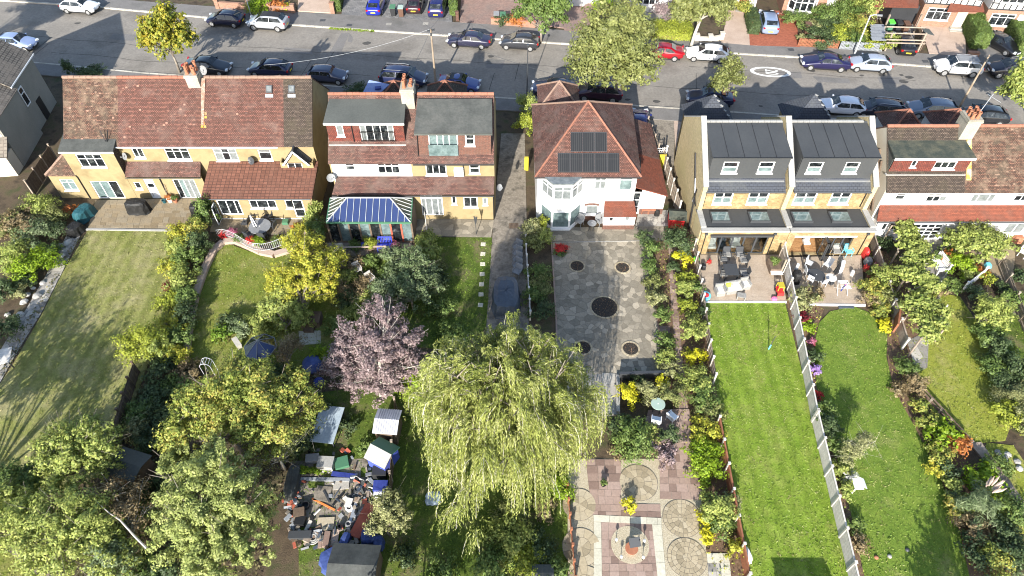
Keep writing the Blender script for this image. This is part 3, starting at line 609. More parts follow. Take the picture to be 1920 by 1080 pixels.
chimney(hC, PX2-.1, YR2-.2, 6.9, 9.4, .95, 1.3, [(-.2,-.4,.65),(-.2,0,.65),(-.2,.4,.65),(.25,-.2,.3),(.25,.3,.3)])
dish(hC, Xat(620,Y2-.5,3.9), Y2-.5, 3.9, .33, .5)
xl = Xat(622.5, YB2, 2.9); xm2 = Xat(771, YB2, 2.9)
roof(hC, [(xl,YB2-.2,2.78),(xm2,YB2-.2,2.78),(PX2,Y2,3.62),(XL2+.35,Y2,3.62)], 'tile_dred', .09)
m = MB(); m.box(XL2+.4,PX2-.1,YB2,YB2+.12,0,2.75); m.build('wall', W['render_y'], hC)
m = MB(); m.box(XL2+.4,XL2+.52,YB2+.12,Y2,0,2.75); m.build('wall', W['render_y'], hC)
gutter(hC, (xl,YB2-.27,2.7), (xm2,YB2-.27,2.7), 'black')
hD = thing('semi_detached_house', 'yellow rendered house with a brown brick dormer and glazed balcony doors beside the concrete drive', 'house', (-4.5, 44, 0))
house_shell(hD, PX2, XR2, Y2, ZE2, YR2, ZR2, YF2, 'render_y', [(PX2, XR2, 'tile_dred')], 'tile_dred', gl=False)
ridge_run(hD, (PX2+.5,YR2,ZR2), (XR2,YR2,ZR2))
wall_set(hD, Y2, PX2, XR2-.12, 0, ZE2+.15, 'render_y', [Wn((798,307,837,328), 3, (1,)), Wn((880,310,899.5,325.5), 1, (1,.6))])
YD2 = 41.55; z1d = Zat(250, YD2); dx0, dx1 = Xat(781, YD2, 7), Xat(920.5, YD2, 7)
dormer(hD, YD2, dx0, dx1, ZE2+.2, z1d, YR2-.5, 8.42, 'brick_red', 'flat_green', [Wn((804,251,859,289), (1,.8,.8,1), f=.08, sill=False, mats=['glass_g','glass_g','glass_g','glass_g']), Wn((872,251.5,890,273), 1, (1,.7), f=.1)], edge='flat_grey')
jx0, jx1 = Xat(804,YD2,6), Xat(859,YD2,6); m = MB(); m.box(jx0,jx1,YD2-.14,YD2-.12,5.5,6.5); m.build('balcony_glass', W['glass_g'], hD)
pipe(hD, [(Xat(783,YD2,7),YD2-.06,z1d),(Xat(785,YD2,5.3),YD2-.06,5.3)]); pipe(hD, [(Xat(868,Y2,5),Y2-.06,5.0),(Xat(870,Y2,3.7),Y2-.06,3.7)])
gutter(hD, (PX2+.2,Y2-.38,ZE2-.02), (XR2,Y2-.38,ZE2-.02), 'black')
m = MB(); m.box(Xat(852,Y2,4),Xat(869.5,Y2,4),Y2-.35,Y2-.02,Zat(331,Y2-.35),Zat(319,Y2-.35)); m.build('air_conditioner', W['white'], hD)
xr = Xat(926, YB2, 2.9)
roof(hD, [(xm2,YB2-.2,2.78),(xr,YB2-.2,2.78),(XR2,Y2,3.62),(PX2,Y2,3.62)], 'tile_dred', .09)
wall_set(hD, YB2, PX2-.1, XR2-.05, 0, 2.76, 'render_y', [Wn((790,365.5,830.5,404), (.6,1,1,.6), (1,.16), f=.08, sill=False, mats=['glass_l','glass_l','glass_l','glass_l']), Wn((846.5,367,855.5,383), 1), Wn((869,370,895.5,389), 2), Wn((905,371,914,384), 1, glass='glass_l')])
m = MB(); m.box(XR2-.17,XR2-.05,YB2+.14,Y2,0,2.76); m.build('wall', W['render_y'], hD)
gutter(hD, (xm2,YB2-.27,2.7), (xr,YB2-.27,2.7), 'black'); pipe(hD, [(XR2-.1,YB2-.05,2.7),(XR2-.1,YB2-.05,.05)])
dish(hD, XR2+.35, YB2+.3, 3.1, .28, .9)
# front gables of pair 2 that show over the ridge
W['roof_skytint'] = MAT('roof with painted sky tint', (.20,.26,.46), (.23,.29,.5), rough=.5, bump=.05)  # blue stands for sky reflected in the shaded roof, painted into its colour
def frontpeak(root, px_apex, py_apex, za, half, depth, mat, cap='ridge'):
    x, y, _ = P(px_apex, py_apex, za); b = za-half*.95
    m = MB(); m.add([(x,y,za),(x-half,y-depth*.45,b),(x+half,y-depth*.45,b),(x+half,y+depth*.55,b),(x-half,y+depth*.55,b)], [(0,1,2),(0,2,3),(0,3,4),(0,4,1),(4,3,2,1)]); m.build('roof', W[mat], root)
    for s in (-1, 1):
        for t in (-.45, .55): ridge_run(root, (x,y,za), (x+s*half,y+depth*t,b), cap, .08, lift=0)
    m = MB(); m.box(x-half+.2,x+half-.2,y-depth*.45+.2,y+depth*.55-.2,0,b); m.build('wall', W['render_w'], root)
frontpeak(hC, 738, 151, 6.6, 1.7, 3.4, 'tile_brown'); frontpeak(hD, 834, 151, 6.6, 1.7, 3.4, 'tile_brown')
m = MB(); a = [P(692,150,6.6),P(731,158,6.2),P(712,174,6.1),P(680,174,6.2)]; m.slab(a, .1); o = m.build('roof', W['roof_skytint'], hC); 
m = MB(); c = P(709,165.5,6.3); m.obox((c[0],c[1],c[2]+.03),(.5,.35,.12),.2); m.build('roof_light', W['navy'], o)
# conservatory
cv = thing('conservatory', 'hipped glass conservatory with white glazing bars against the white rendered house', 'conservatory', (-11, 38.5, 0))
yb_, yf_ = 40.05, 37.35; zt_, ze_ = 3.3, 2.5
A = Vector(P(555,357,2.3)); A.y = yb_; Bp = Vector(P(773,362,2.3)); 
cxl, cxr = Xat(612,yf_,ze_), Xat(770,yf_,ze_); cbl, cbr = Xat(619,yb_,ze_+.05), Xat(773,yb_,ze_+.05); tl, tr = Xat(648,38.6,zt_), Xat(729,38.6,zt_); yr_ = Yat(370.5, zt_)
FL, FR, BL, BR = Vector((cxl,yf_,ze_)), Vector((cxr,yf_,ze_)), Vector((cbl,yb_,ze_)), Vector((cbr,yb_,ze_)); RL, RR = Vector((tl,yr_,zt_)), Vector((tr,yr_,zt_))
gm_ = MB()
W['consglass'] = PLAIN('conservatory glass blue', (.03,.046,.12), .06, 0, .6); W['consglass_g'] = PLAIN('conservatory glass green', (.05,.065,.05), .06, 0, .6)
bars = MB()
def hipface(n, along, prof, pt, mat):
    """glazing in bays square to the eave; prof = [(t, height fraction)] of the face outline"""
    f = lambda t: next((a[1]+(b[1]-a[1])*(t-a[0])/(b[0]-a[0]) for a, b in zip(prof, prof[1:]) if a[0] <= t <= b[0]), 0)
    for i in range(n):
        ta, tb = i/n, (i+1)/n; top = [ta]+[k for k, _ in prof if ta < k < tb]+[tb]; poly = [pt(ta,0), pt(tb,0)]+[pt(t,f(t)) for t in reversed(top) if f(t) > 1e-3]
        q = MB(); d = Vector((0,0,.03)); q.add([tuple(v-d) for v in poly]+[tuple(v-d*1.7) for v in poly], [tuple(range(len(poly))), tuple(range(2*len(poly)-1,len(poly)-1,-1))]); q.build('roof_pane', W[mat], cv)
        if i and f(ta) > .02: bars.bar(pt(ta,0), pt(ta,f(ta)), .028, .045)
w_ = FR.x-FL.x; hipface(13, 'x', [(0,0),((RL.x-FL.x)/w_,1),((RR.x-FL.x)/w_,1),(1,0)], lambda t, v: Vector((FL.x+w_*t, FL.y+(RL.y-FL.y)*v, ze_+(zt_-ze_)*v)), 'consglass')
dL = BL.y-FL.y; kk = (RL.y-FL.y)/dL
hipface(7, 'y', [(0,0),(kk,1),(1,0)], lambda t, v: Vector((FL.x+(BL.x-FL.x)*t+(RL.x-FL.x)*v, FL.y+dL*t, ze_+(zt_-ze_)*v)), 'consglass_g')
hipface(7, 'y', [(0,0),(kk,1),(1,0)], lambda t, v: Vector((FR.x+(BR.x-FR.x)*t+(RR.x-FR.x)*v, FR.y+dL*t, ze_+(zt_-ze_)*v)), 'consglass_g')
w2 = BR.x-BL.x; hipface(9, 'x', [(0,0),((RL.x-BL.x)/w2,1),((RR.x-BL.x)/w2,1),(1,0)], lambda t, v: Vector((BL.x+w2*t, BL.y+(RL.y-BL.y)*v, ze_+(zt_-ze_)*v)), 'consglass_g')
for p, q in ((FL,RL),(FR,RR),(RL,RR),(BL,RL),(BR,RR)): bars.bar(p, q, .06, .08)
W['barwhite'] = PLAIN('weathered white bar', (.42,.43,.42), .5); bars.build('glazing_bars', W['barwhite'], cv)
m = MB(); 
for p, q in ((FL,FR),(FL,BL),(FR,BR)): m.bar(p-Vector((0,0,.05)), q-Vector((0,0,.05)), .1, .14)
m.build('gutter', W['bin_green'], cv)
m = MB(); nP = 8
for k in range(nP+1):
    p = FL.lerp(FR, k/nP); w = .13; m.box(p.x-w/2,p.x+w/2,yf_+.06,yf_+.18,.35 if k < 6 else 0,ze_-.1, 1 if k in (6,7) else 0)
m.box(FL.x,FR.x,yf_+.07,yf_+.17,.35,.45); m.build('post', [W['timber_d'], W['rust']], cv)
for k in range(nP):
    p, q = FL.lerp(FR, k/nP), FL.lerp(FR, (k+1)/nP); g = MB(); g.box(p.x+.07,q.x-.07,yf_+.11,yf_+.13,.45,ze_-.1); g.build('pane', W[('glass','glass_g','glass','glass_g')[k%4]], cv)
m = MB(); m.box(FL.x,FR.x,yf_+.05,yf_+.2,0,.35); m.box(FL.x,FL.x+.12,yf_+.2,yb_,0,ze_-.1); m.box(FR.x-.12,FR.x,yf_+.2,yb_,0,ze_-.1); m.build('wall', W['timber_d'], cv)
# ================================================================ HOUSE 3 (detached, pyramid roof, solar panels)
h3 = thing('detached_house', 'white detached house with a pyramid red tiled roof and black solar panels', 'house', (5.7, 44.5, 0))
Y3 = 40.2; ze3 = 4.78; c1 = (Xat(1003,39.8,ze3), 39.8); c2 = (Xat(1203,39.8,ze3), 39.8); c3_ = (10.0, 49.1); c4_ = (1.62, 49.1)
ap = (Xat(1103,44.4,8.25), 44.4, 8.25)
V3 = lambda c: (c[0], c[1], ze3)
for a, b, mt in ((c1,c2,'tile_red'),(c2,c3_,'tile_dred'),(c3_,c4_,'tile_dred'),(c4_,c1,'tile_dred')): roof(h3, [V3(a),V3(b),ap], mt, .09)
for c in (c1, c2, c3_, c4_): ridge_run(h3, ap, V3(c), 'ridge' if c in (c1,c2) else 'ridge_old', .08)
x30, x31 = c1[0]+.22, c2[0]-.22
wall_set(h3, Y3, x30, x31, 0, ze3-.05, 'render_w', [Wn((1115,334.5,1136.5,355.5), 2, (1,.3), glass='glass_l'), Wn((1161,334,1186,357.5), 1, (1,.15), glass='glass_g'), Wn((1098,386,1121.5,402.5), 1, glass='glass_l')])
m = MB(); m.box(x30,x30+.12,Y3+.14,48.8,0,ze3-.05); m.box(x31-.12,x31,Y3+.14,48.8,0,ze3-.05); m.box(x30+.12,x31-.12,48.7,48.8,0,ze3-.05); m.build('wall', W['render_w'], h3)
m = MB(); m.box(Xat(1093,Y3,1),Xat(1131,Y3,1),Y3-.03,Y3-.003,0,.55); m.build('plinth', W['brick_red'], h3)
m = MB(); xa, xb = Xat(1097,Y3,2), Xat(1124,Y3,2); n = 14; zt2 = Zat(384.5,Y3)
for i in range(n): x = xa+(xb-xa)*(i+.5)/n; m.obox((x,Y3-.02,zt2+.1-.06*((i-6.5)/7)**2),((xb-xa)/n*.85,.05,.2))
m.build('brick_arch', W['brick_red'], h3)
m = MB(); m.tube([(c1[0],39.78,ze3-.06),(c2[0],39.78,ze3-.06)], .055, 6); m.build('gutter', W['black'], h3)
# two storey bay
bx = [Xat(1015,Y3,1.2), Xat(1035,39.1,1.2), Xat(1068,39.1,1.2), Xat(1088,Y3,1.2)]; bay = [(bx[0],Y3),(bx[1],39.15),(bx[2],39.15),(bx[3],Y3)]
zb1 = Zat(345, 39.15)
def baywall(p, q, z0, z1, mat): 
    m = MB(); p, q = Vector((*p,0)), Vector((*q,0)); d = (q-p).normalized(); nrm = Vector((d.y,-d.x,0)); 
    m.add([p+Vector((0,0,z0)),q+Vector((0,0,z0)),q+Vector((0,0,z1)),p+Vector((0,0,z1)),p-nrm*.1+Vector((0,0,z0)),q-nrm*.1+Vector((0,0,z0)),q-nrm*.1+Vector((0,0,z1)),p-nrm*.1+Vector((0,0,z1))], [(0,1,2,3),(7,6,5,4),(4,5,1,0),(3,2,6,7),(0,3,7,4),(1,5,6,2)]); return m.build('wall', W[mat], h3)
def bayframe(p, q, z0, z1, c, rows, glass, f=.07):
    p, q = Vector((*p,0)), Vector((*q,0)); L = (q-p).length; d = (q-p)/L; nrm = Vector((d.y,-d.x,0)); T = lambda u, z, o: tuple(p+d*u+nrm*o+Vector((0,0,z))); m = MB()
    def rect(u0,u1,za,zb,o0,o1,mb): mb.add([T(u0,za,o1),T(u1,za,o1),T(u1,zb,o1),T(u0,zb,o1),T(u0,za,o0),T(u1,za,o0),T(u1,zb,o0),T(u0,zb,o0)], [(0,1,2,3),(7,6,5,4),(4,5,1,0),(3,2,6,7),(0,3,7,4),(1,5,6,2)])
    for a in (0, L-f): rect(a,a+f,z0,z1,.0,.05,m)
    for z in (z0, z1-f): rect(f,L-f,z,z+f,.0,.05,m)
    cw = (L-2*f)/c; hs = [r/sum(rows)*(z1-z0-2*f) for r in rows]
    for i in range(1,c): rect(f+cw*i-.03,f+cw*i+.03,z0+f,z1-f,0,.048,m)
    z = z0+f
    for h_ in hs[:-1]: z += h_; rect(f,L-f,z-.03,z+.03,0,.046,m)
    o = m.build('window', W['white'], h3)
    for i in range(c):
        z = z0+f
        for h_ in hs:
            g = MB(); rect(f+cw*i+.02,f+cw*(i+1)-.02,z+.02,z+h_-.02,.005,.025,g); g.build('pane', W[glass], o); z += h_
for (p, q), c in zip(((bay[0],bay[1]),(bay[1],bay[2]),(bay[2],bay[3])), (2,2,2)):
    baywall(p, q, 0, zb1, 'render_w')
    bayframe(p, q, Zat(374,39.15), Zat(350,39.15), 2, (1,.35), 'glass_l'); bayframe(p, q, .25, Zat(396,39.15), 1, (1,.02), 'glass_g')
m = MB(); m.prism([(bx[0]-.15,Y3),(bx[1]-.08,39.0),(bx[2]+.08,39.0),(bx[3]+.15,Y3)], zb1, zb1+.12); m.build('flat_roof', W['glass_l'], h3)
m = MB(); m.prism([(bx[0]-.1,Y3),(bx[1]-.05,38.98),(bx[2]+.05,38.98),(bx[3]+.1,Y3)], 0, .2); m.build('plinth', W['wood_white'], h3)
# lean-to outhouse
ye = Yat(431,0); xo0, xo1 = Xat(1131,ye,.8), Xat(1190,ye,.8); zl = Zat(404.5,ye)
wall_set(h3, ye, xo0, xo1, .5, zl, 'render_w', [Wn((1142,406,1150.5,416), 1, (1,.3), f=.05), Wn((1172,407,1180.5,416), 1, glass='glass_l', f=.05)])
m = MB(); m.box(xo0,xo1,ye-.02,ye+.1,0,.5); m.box(xo0,xo0+.02,ye+.1,Y3,0,.5); m.box(xo1-.02,xo1,ye+.1,Y3,0,.5); m.build('plinth', W['brick_red'], h3)
m = MB(); m.box(xo0,xo0+.1,ye+.14,Y3,.5,zl); m.box(xo1-.1,xo1,ye+.14,Y3,.5,zl); m.build('wall', W['render_w'], h3)
roof(h3, [(xo0-.05,ye-.15,zl+.03),(xo1+.05,ye-.15,zl+.03),(Xat(1191,Y3,2.6),Y3,Zat(377,Y3)),(Xat(1135,Y3,2.6),Y3,Zat(377,Y3))], 'tile_mid', .07)
# long side lean-to down the right wall
ys0, ys1 = 40.9, 50.2; xs0, xs1 = x31, Xat(1247,ys0,1.6); zs0, zs1 = 3.05, 2.1
roof(h3, [(xs0,ys0-.15,zs0),(xs1+.12,ys0-.15,zs1),(xs1+.12,45.2,zs1),(xs0,45.2,zs0)], 'tile_mid', .08)
roof(h3, [(xs0,45.2,zs0),(xs1+.12,45.2,zs1),(xs1+.05,ys1,zs1),(xs0,ys1,zs0)], 'tile_dred', .08)
m = MB(); xd = Xat(1201,ys0,1.4)
m.add([(xd,ys0,0),(xs1,ys0,0),(xs1,ys0,zs1-.12),(xd,ys0,zs0-.3),(xd,ys0+.12,0),(xs1,ys0+.12,0),(xs1,ys0+.12,zs1-.12),(xd,ys0+.12,zs0-.3)], [(0,1,2,3),(7,6,5,4),(4,5,1,0),(3,2,6,7),(0,3,7,4),(1,5,6,2)]); m.box(xs1-.1,xs1,ys0+.12,ys1,0,zs1-.15); m.build('wall', W['render_w'], h3)
m = MB(); m.box(xd+.02,xs1,ys0-.02,ys0-.003,0,.6); m.build('plinth', W['brick_red'], h3)
window(h3, ys0, (xs0+.02, xd-.02, .02, 2.3), 1, (1,1,1), name='door', f=.09, sill=False)
pipe(h3, [(xs0+.1,43.5,zs0+.1),(xs0+.8,43.2,zs0-.1),(xs0+.95,44.5,zs0-.15)], 'black', .05)
# panels on the rear slope (pieces: three above five)
sp = thing('solar_array', 'two rows of matt black solar panels on the rear slope of the pyramid roof', 'solar panels', (ap[0], 42.5, 6.5))
nr = (Vector(V3(c2))-Vector(V3(c1))).cross(Vector(ap)-Vector(V3(c1))).normalized(); up_ = nr.cross(Vector((1,0,0))); up_ = up_ if up_.z > 0 else -up_
def on_roof(px, py):
    o = Vector((0,0,CAM_H)); q = Vector(P(px,py)); d = q-o; p0 = Vector(V3(c1)); t = (p0-o).dot(nr)/d.dot(nr); return o+d*t
for (px0,py0,px1,py1,n) in ((1069.5,248,1137.5,285,3),(1045.5,287,1161,323.5,5)):
    lt, rt_, lb, rb = on_roof(px0,py0), on_roof(px1,py0), on_roof(px0,py1), on_roof(px1,py1)
    xl_, xr_ = (lt.x+lb.x)/2, (rt_.x+rb.x)/2; yy0, yy1 = lb, lt; w = (xr_-xl_)/n
    for i in range(n):
        a = Vector((xl_+w*i+.012, lb.y, lb.z)); b = Vector((xl_+w*(i+1)-.012, lb.y, lb.z)); h_ = up_*((lt-lb).dot(up_)-.03)
        m = MB(); e = nr*.11; m.slab([a+e,b+e,b+e+h_,a+e+h_], .045); o = m.build('solar_panel', W['dark'], sp)
        m = MB(); e = nr*.115; k = Vector((.025,0,0)); u = up_*.03; m.slab([a+e+k+u,b+e-k+u,b+e-k+h_-u,a+e+k+h_-u], .006); m.build('cells', W['solar'], o)
frontpeak(h3, 1049, 152, 6.7, 1.75, 3.6, 'tile_dred', 'ridge_old')
# ================================================================ HOUSE PAIR 4 (new build, black dormers)
XL4, XR4, PX4 = 14.0, 26.85, 20.5; Y4 = 38.9; ZE4 = 4.35; YR4, ZR4 = 43.0, 7.45; YF4 = 47.0; YB4 = 36.4; ZB4 = 2.42
def house4(tagname, x0, x1, wins1, dwins, skies, doorpx, rightside):
    h = thing('semi_detached_house', tagname, 'house', ((x0+x1)/2, 42, 0))
    sl = (ZR4-ZE4)/(YR4-Y4+.25)
    roof(h, [(x0+.3,Y4-.25,ZE4),(x1-.3,Y4-.25,ZE4),(x1-.3,YR4,ZR4),(x0+.3,YR4,ZR4)], 'slate', .08)
    roof(h, [(x0+.3,YF4+.25,ZE4),(x1-.3,YF4+.25,ZE4),(x1-.3,YR4,ZR4),(x0+.3,YR4,ZR4)], 'slate', .08)
    wall_set(h, Y4, x0+.02, x1-.02, 0, ZE4+.05, 'brick_yel', [Wn(w, 2, (1,1), glass='glass', f=.11, mats=['glass_g','glass_g','glass','glass']) for w in wins1])
    zd = ZE4+sl*(39.5-Y4+.25); fx0, fx1 = x0+.42, x1-.42
    wall_set(h, 39.5, fx0, fx1, zd-.1, 6.86, 'flat_black', [Wn(w, 1, (1,1), f=.09, mats=['glass_g','glass']) for w in dwins])
    for a, b in ((fx0,fx0+.06),(fx1-.06,fx1)): m = MB(); m.xprism([(39.64,zd-.1),(YR4-.3,7.1),(YR4-.3,7.2),(39.64,6.86)], a, b); m.build('wall', W['flat_black'], h)
    n = 5; xe = [fx0-.03+(fx1-fx0+.06)*k/n for k in range(n+1)]
    m = MB(); m.slab([(fx0-.04,39.32,6.95),(fx1+.04,39.32,6.95),(fx1+.02,YR4-.12,7.42),(fx0-.02,YR4-.12,7.42)], .1); m.build('flat_roof', W['flat_black'], h)
    m = MB(); 
    for x in xe[1:-1]: m.bar((x,39.35,6.965),(x,YR4-.15,7.43),.03,.02)
    m.bar((fx0,39.33,6.96),(fx1,39.33,6.96),.04,.05); m.build('roof_seams', W['black'], h)
    m = MB(); m.box(fx0,fx1,39.2,39.48,zd-.14,zd-.08); m.build('flashing', W['steel'], h)
    m = MB(); 
    k = int((x1-x0-.6)/.45)
    for i in range(k): m.box(x0+.3+.45*i,x0+.3+.45*i+.43,YR4-.12,YR4+.12,ZR4,ZR4+.07)
    stuff(m.build('ridge_tiles', W['coping'], h))
    gutter(h, (x0+.3,Y4-.3,ZE4-.03), (x1-.3,Y4-.3,ZE4-.03), 'dark', .07)
    pipe(h, [((x0+.45) if not rightside else (x1-.5),Y4-.07,ZE4-.1),((x0+.45) if not rightside else (x1-.5),Y4-.07,2.7)], 'black')
    # rear extension
    z0d = .02; op = px_op(YB4, doorpx); op = (op[0], op[1], z0d, min(op[3], 2.02))
    facade(h, YB4, x0+.02, x1-.02, 0, ZB4, 'brick_yel', [op], .3)
    m = MB(); m.box(x0+.02,x1-.02,YB4+.3,Y4-.004,ZB4-.15,ZB4+.02); m.build('flat_roof', W['flat_black'], h)
    m = MB(); m.box(x0-.02,x1+.02,YB4-.06,YB4+.34,ZB4,ZB4+.13); m.build('coping', W['coping'], h)
    for px0,py0,px1,py1 in skies:
        z = ZB4+.22; a, b = P(px0,py1,z), P(px1,py0,z); x0s = P((px0+px0)/2,(py0+py1)/2,z)[0]; x1s = P(px1,(py0+py1)/2,z)[0]
        m = MB(); m.box(x0s,x1s,a[1],b[1],ZB4+.02,z); o = m.build('skylight', W['dark'], h); m = MB(); m.box(x0s+.1,x1s-.1,a[1]+.09,b[1]-.09,z,z+.015); m.build('pane', W['glass_g'], o)
    m = MB(); m.box(op[0]-.05,op[1]+.15,YB4-.05,YB4-.004,op[3]+.02,op[3]+.17); m.build('lintel', W['render_w'], h)
    return h, op
hE, opE = house4('new brick house with black box dormer and a gable of bare pipes', XL4, PX4, [(1338,359.5,1374,382.5),(1402,359.5,1441,382.5)], [(1355,303.5,1384,324),(1422,303.5,1451,324)], [(1333,396.5,1369,414.5),(1405,396.5,1443,414.5)], (1328,444,1436,478), False)
hF, opF = house4('new brick house with black box dormer and folded-open garden doors', PX4, XR4, [(1489,359.5,1531,382.5),(1557,359.5,1595,382.5)], [(1514,304,1542,325),(1583,304,1610,325)], [(1486,396.5,1522,415),(1557,396.5,1595,415)], (1483,445,1593,480), True)
def parapet(root, x0, x1, mat='coping', wmat='brick_yel2'):
    m = MB(); sl = (ZR4-ZE4)/(YR4-Y4+.25)
    pts = [(Y4-.3,ZE4-.2),(Y4-.3,ZE4+.5),(YR4,ZR4+.42),(YF4+.3,ZE4+.5),(YF4+.3,ZE4-.2)]
    m.xprism([(Y4-.3,0),(Y4-.3,ZE4+.5),(YR4,ZR4+.42),(YF4+.3,ZE4+.5),(YF4+.3,0)], x0+.04, x1-.04); m.build('wall', W[wmat], root)
    n = 9
    for (a, b), (c, d) in (((Y4-.36,ZE4+.5),(YR4,ZR4+.44)), ((YF4+.36,ZE4+.5),(YR4,ZR4+.44))):
        for i in range(n):
            p, q = i/n, (i+.985)/n; m = MB(); m.slab([(x0,a+(c-a)*p,b+(d-b)*p+.07),(x1,a+(c-a)*p,b+(d-b)*p+.07),(x1,a+(c-a)*q,b+(d-b)*q+.07),(x0,a+(c-a)*q,b+(d-b)*q+.07)], .1); m.build('coping_stone', W[mat], root)
parapet(hE, XL4, XL4+.4); parapet(hF, XR4-.4, XR4); parapet(hE, PX4-.22, PX4+.2)
for root, x in ((hE, XL4-.03), (hE, PX4-.2), (hF, XR4-.37)):   # low parapets of the extension
    m = MB(); m.box(x+.03,x+.37,YB4+.34,Y4-.3,0,ZB4+.14); m.build('wall', W['brick_yel2'], root)
    for i in range(4): m = MB(); y = YB4+.34+i*(Y4-YB4-.64)/4; m.box(x,x+.4,y,y+(Y4-YB4-.64)/4-.01,ZB4+.14,ZB4+.22); m.build('coping_stone', W['coping'], root)
def bifold(root, op, n, dark='dark', y=YB4+.12):
    a, b, z0, z1 = op; m = MB(); w = (b-a)/n
    for i in range(n+1): x = a+w*i; m.box(max(a,x-.06),min(b,x+.06),y,y+.07,z0,z1)
    for z in (z0, z1-.09): m.box(a,b,y+.003,y+.067,z,z+.09)
    o = m.build('bifold_door', W[dark], root)
    for i in range(n): g = MB(); g.box(a+w*i+.05,a+w*(i+1)-.05,y+.03,y+.04,z0+.08,z1-.08); g.build('pane', W['clear'], o)
def interior(root, op, items):
    a, b, z0, z1 = op; m = MB(); m.quad((a-.3,YB4+.3,.04),(b+.3,YB4+.3,.04),(b+.3,YB4+2.4,.04),(a-.3,YB4+2.4,.04)); m.build('floor', W['herring'], root)
    for x, y, w, d, h_, mt in items: m = MB(); m.box(a+x,a+x+w,YB4+y,YB4+y+d,.05,.05+h_*.2); m.box(a+x+.05,a+x+w-.05,YB4+y+d*.6,YB4+y+d,.05+h_*.2,.05+h_); m.build('furniture', W[mt], root)
bifold(hE, opE, 5)
interior(hE, opE, [(.2,.6,.7,.6,.8,'cushion'),(1.1,.5,.6,.9,.7,'bluedk'),(2.0,.7,.8,.6,.9,'cushion'),(3.7,.5,.5,.5,1.2,'black')])
w = (opF[1]-opF[0]); bifold(hF, (opF[0]+w*.55, opF[1], opF[2], opF[3]), 3)
o = MB(); bxx = opF[0]+w*.5
for k in range(2):
    xx = bxx+.12*k; o.box(xx,xx+.06,YB4-.75,YB4+.1,.05,.14); o.box(xx,xx+.06,YB4-.75,YB4+.1,1.88,1.97); o.box(xx,xx+.06,YB4-.75,YB4-.68,.05,1.97); o.box(xx,xx+.06,YB4+.03,YB4+.1,.05,1.97)
oo = o.build('folded_door', W['dark'], hF)
for k in range(2): g = MB(); g.box(bxx+.12*k+.025,bxx+.12*k+.035,YB4-.68,YB4+.03,.14,1.88); g.build('pane', W['clear'], oo)
interior(hF, opF, [(1.5,1.0,.5,.5,.8,'cushion'),(1.7,1.9,.7,.3,1.0,'black')])
m = MB(); m.box(opE[0]-.1,opE[1]+.2,YB4-.22,YB4-.06,opE[3]+.14,opE[3]+.3); m.build('awning_box', W['dark'], hE)
for root, x in ((hE, XL4+.35), (hE, opE[1]+.3), (hF, XR4-.55)):
    pipe(root, [(x,YB4-.06,2.25),(x,YB4-.06,.05)], 'black', .035); m = MB(); m.box(x-.1,x+.1,YB4-.16,YB4-.01,2.22,2.38); m.build('hopper', W['dark'], root)
# exposed pipes on the pale gable
gx = XL4-.03
pipe(hE, [(gx,Y4+3.2,5.2),(gx,Y4+.9,2.9),(gx,Y4+.3,.1)], 'black', .06); pipe(hE, [(gx,Y4+1.8,3.9),(gx,Y4+.9,2.9),(gx,Y4+1.1,2.2)], 'steel', .045); pipe(hE, [(gx,Y4+.85,3.6),(gx,Y4+.9,2.9),(gx,Y4+.2,2.5)], 'black', .05)
for root, ax_, ay in ((hE,1339,177),(hF,1529,176)):
    x, y, _ = P(ax_, ay, 6.1); b = 3.9
    m = MB(); m.add([(x,y,6.1),(x-2.0,y-1.6,b),(x+2.0,y-1.6,b),(x+2.0,y+1.8,b),(x-2.0,y+1.8,b)], [(0,1,2),(0,2,3),(0,3,4),(0,4,1),(4,3,2,1)]); m.build('roof', W['slate'], root)
    m = MB()
    for i in range(7): p = Vector((x,y,6.1)).lerp(Vector((x+2.0,y-1.6,b)), (i+.3)/7); m.obox((p.x,p.y,p.z+.03),(.12,.3,.06),.6)
    m.build('hip_irons', W['coping'], root)
    m = MB(); m.box(x-1.7,x+1.7,y-1.4,y+1.5,0,b); m.build('wall', W['brick_yel'], root)
# ================================================================ HOUSE PAIR 5 (white rear, dormer, right edge)
XL5, XR5 = 27.55, 40.5; PX5 = 33.25; Y5 = 38.7; ZE5 = 4.42; YR5, ZR5 = 42.1, 7.7; YF5 = 45.6; YB5 = 38.0; ZB5 = 2.12
hG = thing('semi_detached_house', 'white rendered house with a mossy flat-roofed dormer and white French doors', 'house', (30.4, 41.5, 0))
house_shell(hG, XL5, PX5, Y5, ZE5, YR5, ZR5, YF5, 'render_c', [(XL5, PX5, 'tile_brown')], 'tile_dred', gr=False)
hH = thing('semi_detached_house', 'white rendered house with a plain speckled tile roof at the right edge', 'house', (37, 41.5, 0))
house_shell(hH, PX5, XR5, Y5, ZE5, YR5, ZR5, YF5, 'render_c', [(PX5, XR5, 'tile_old')], 'tile_dred', gl=False)
ridge_run(hG, (XL5,YR5,ZR5), (PX5-.5,YR5,ZR5)); ridge_run(hH, (PX5+.5,YR5,ZR5), (XR5,YR5,ZR5))
wall_set(hG, Y5, XL5+.12, PX5, 0, ZE5+.1, 'render_w', [Wn((1680,364,1697.5,375), 1, (1,.4), f=.05, sill=False), Wn((1738,364,1776.5,379), 3, (1,.35), f=.06, mats=['glass','glass','glass_l'])])
wall_set(hH, Y5, PX5, XR5-.12, 0, ZE5+.1, 'render_w', [Wn((1822,364,1866,380), (.6,1.2,.6), (1,), glass='glass_l', f=.06), Wn((1903,364,1930,378), 2, (1,.3), f=.06)])
YD5 = 39.6; zq = ZE5+(ZR5-ZE5)*(YD5-Y5+.3)/(YR5-Y5+.3); ztp = Zat(296.5, YD5)
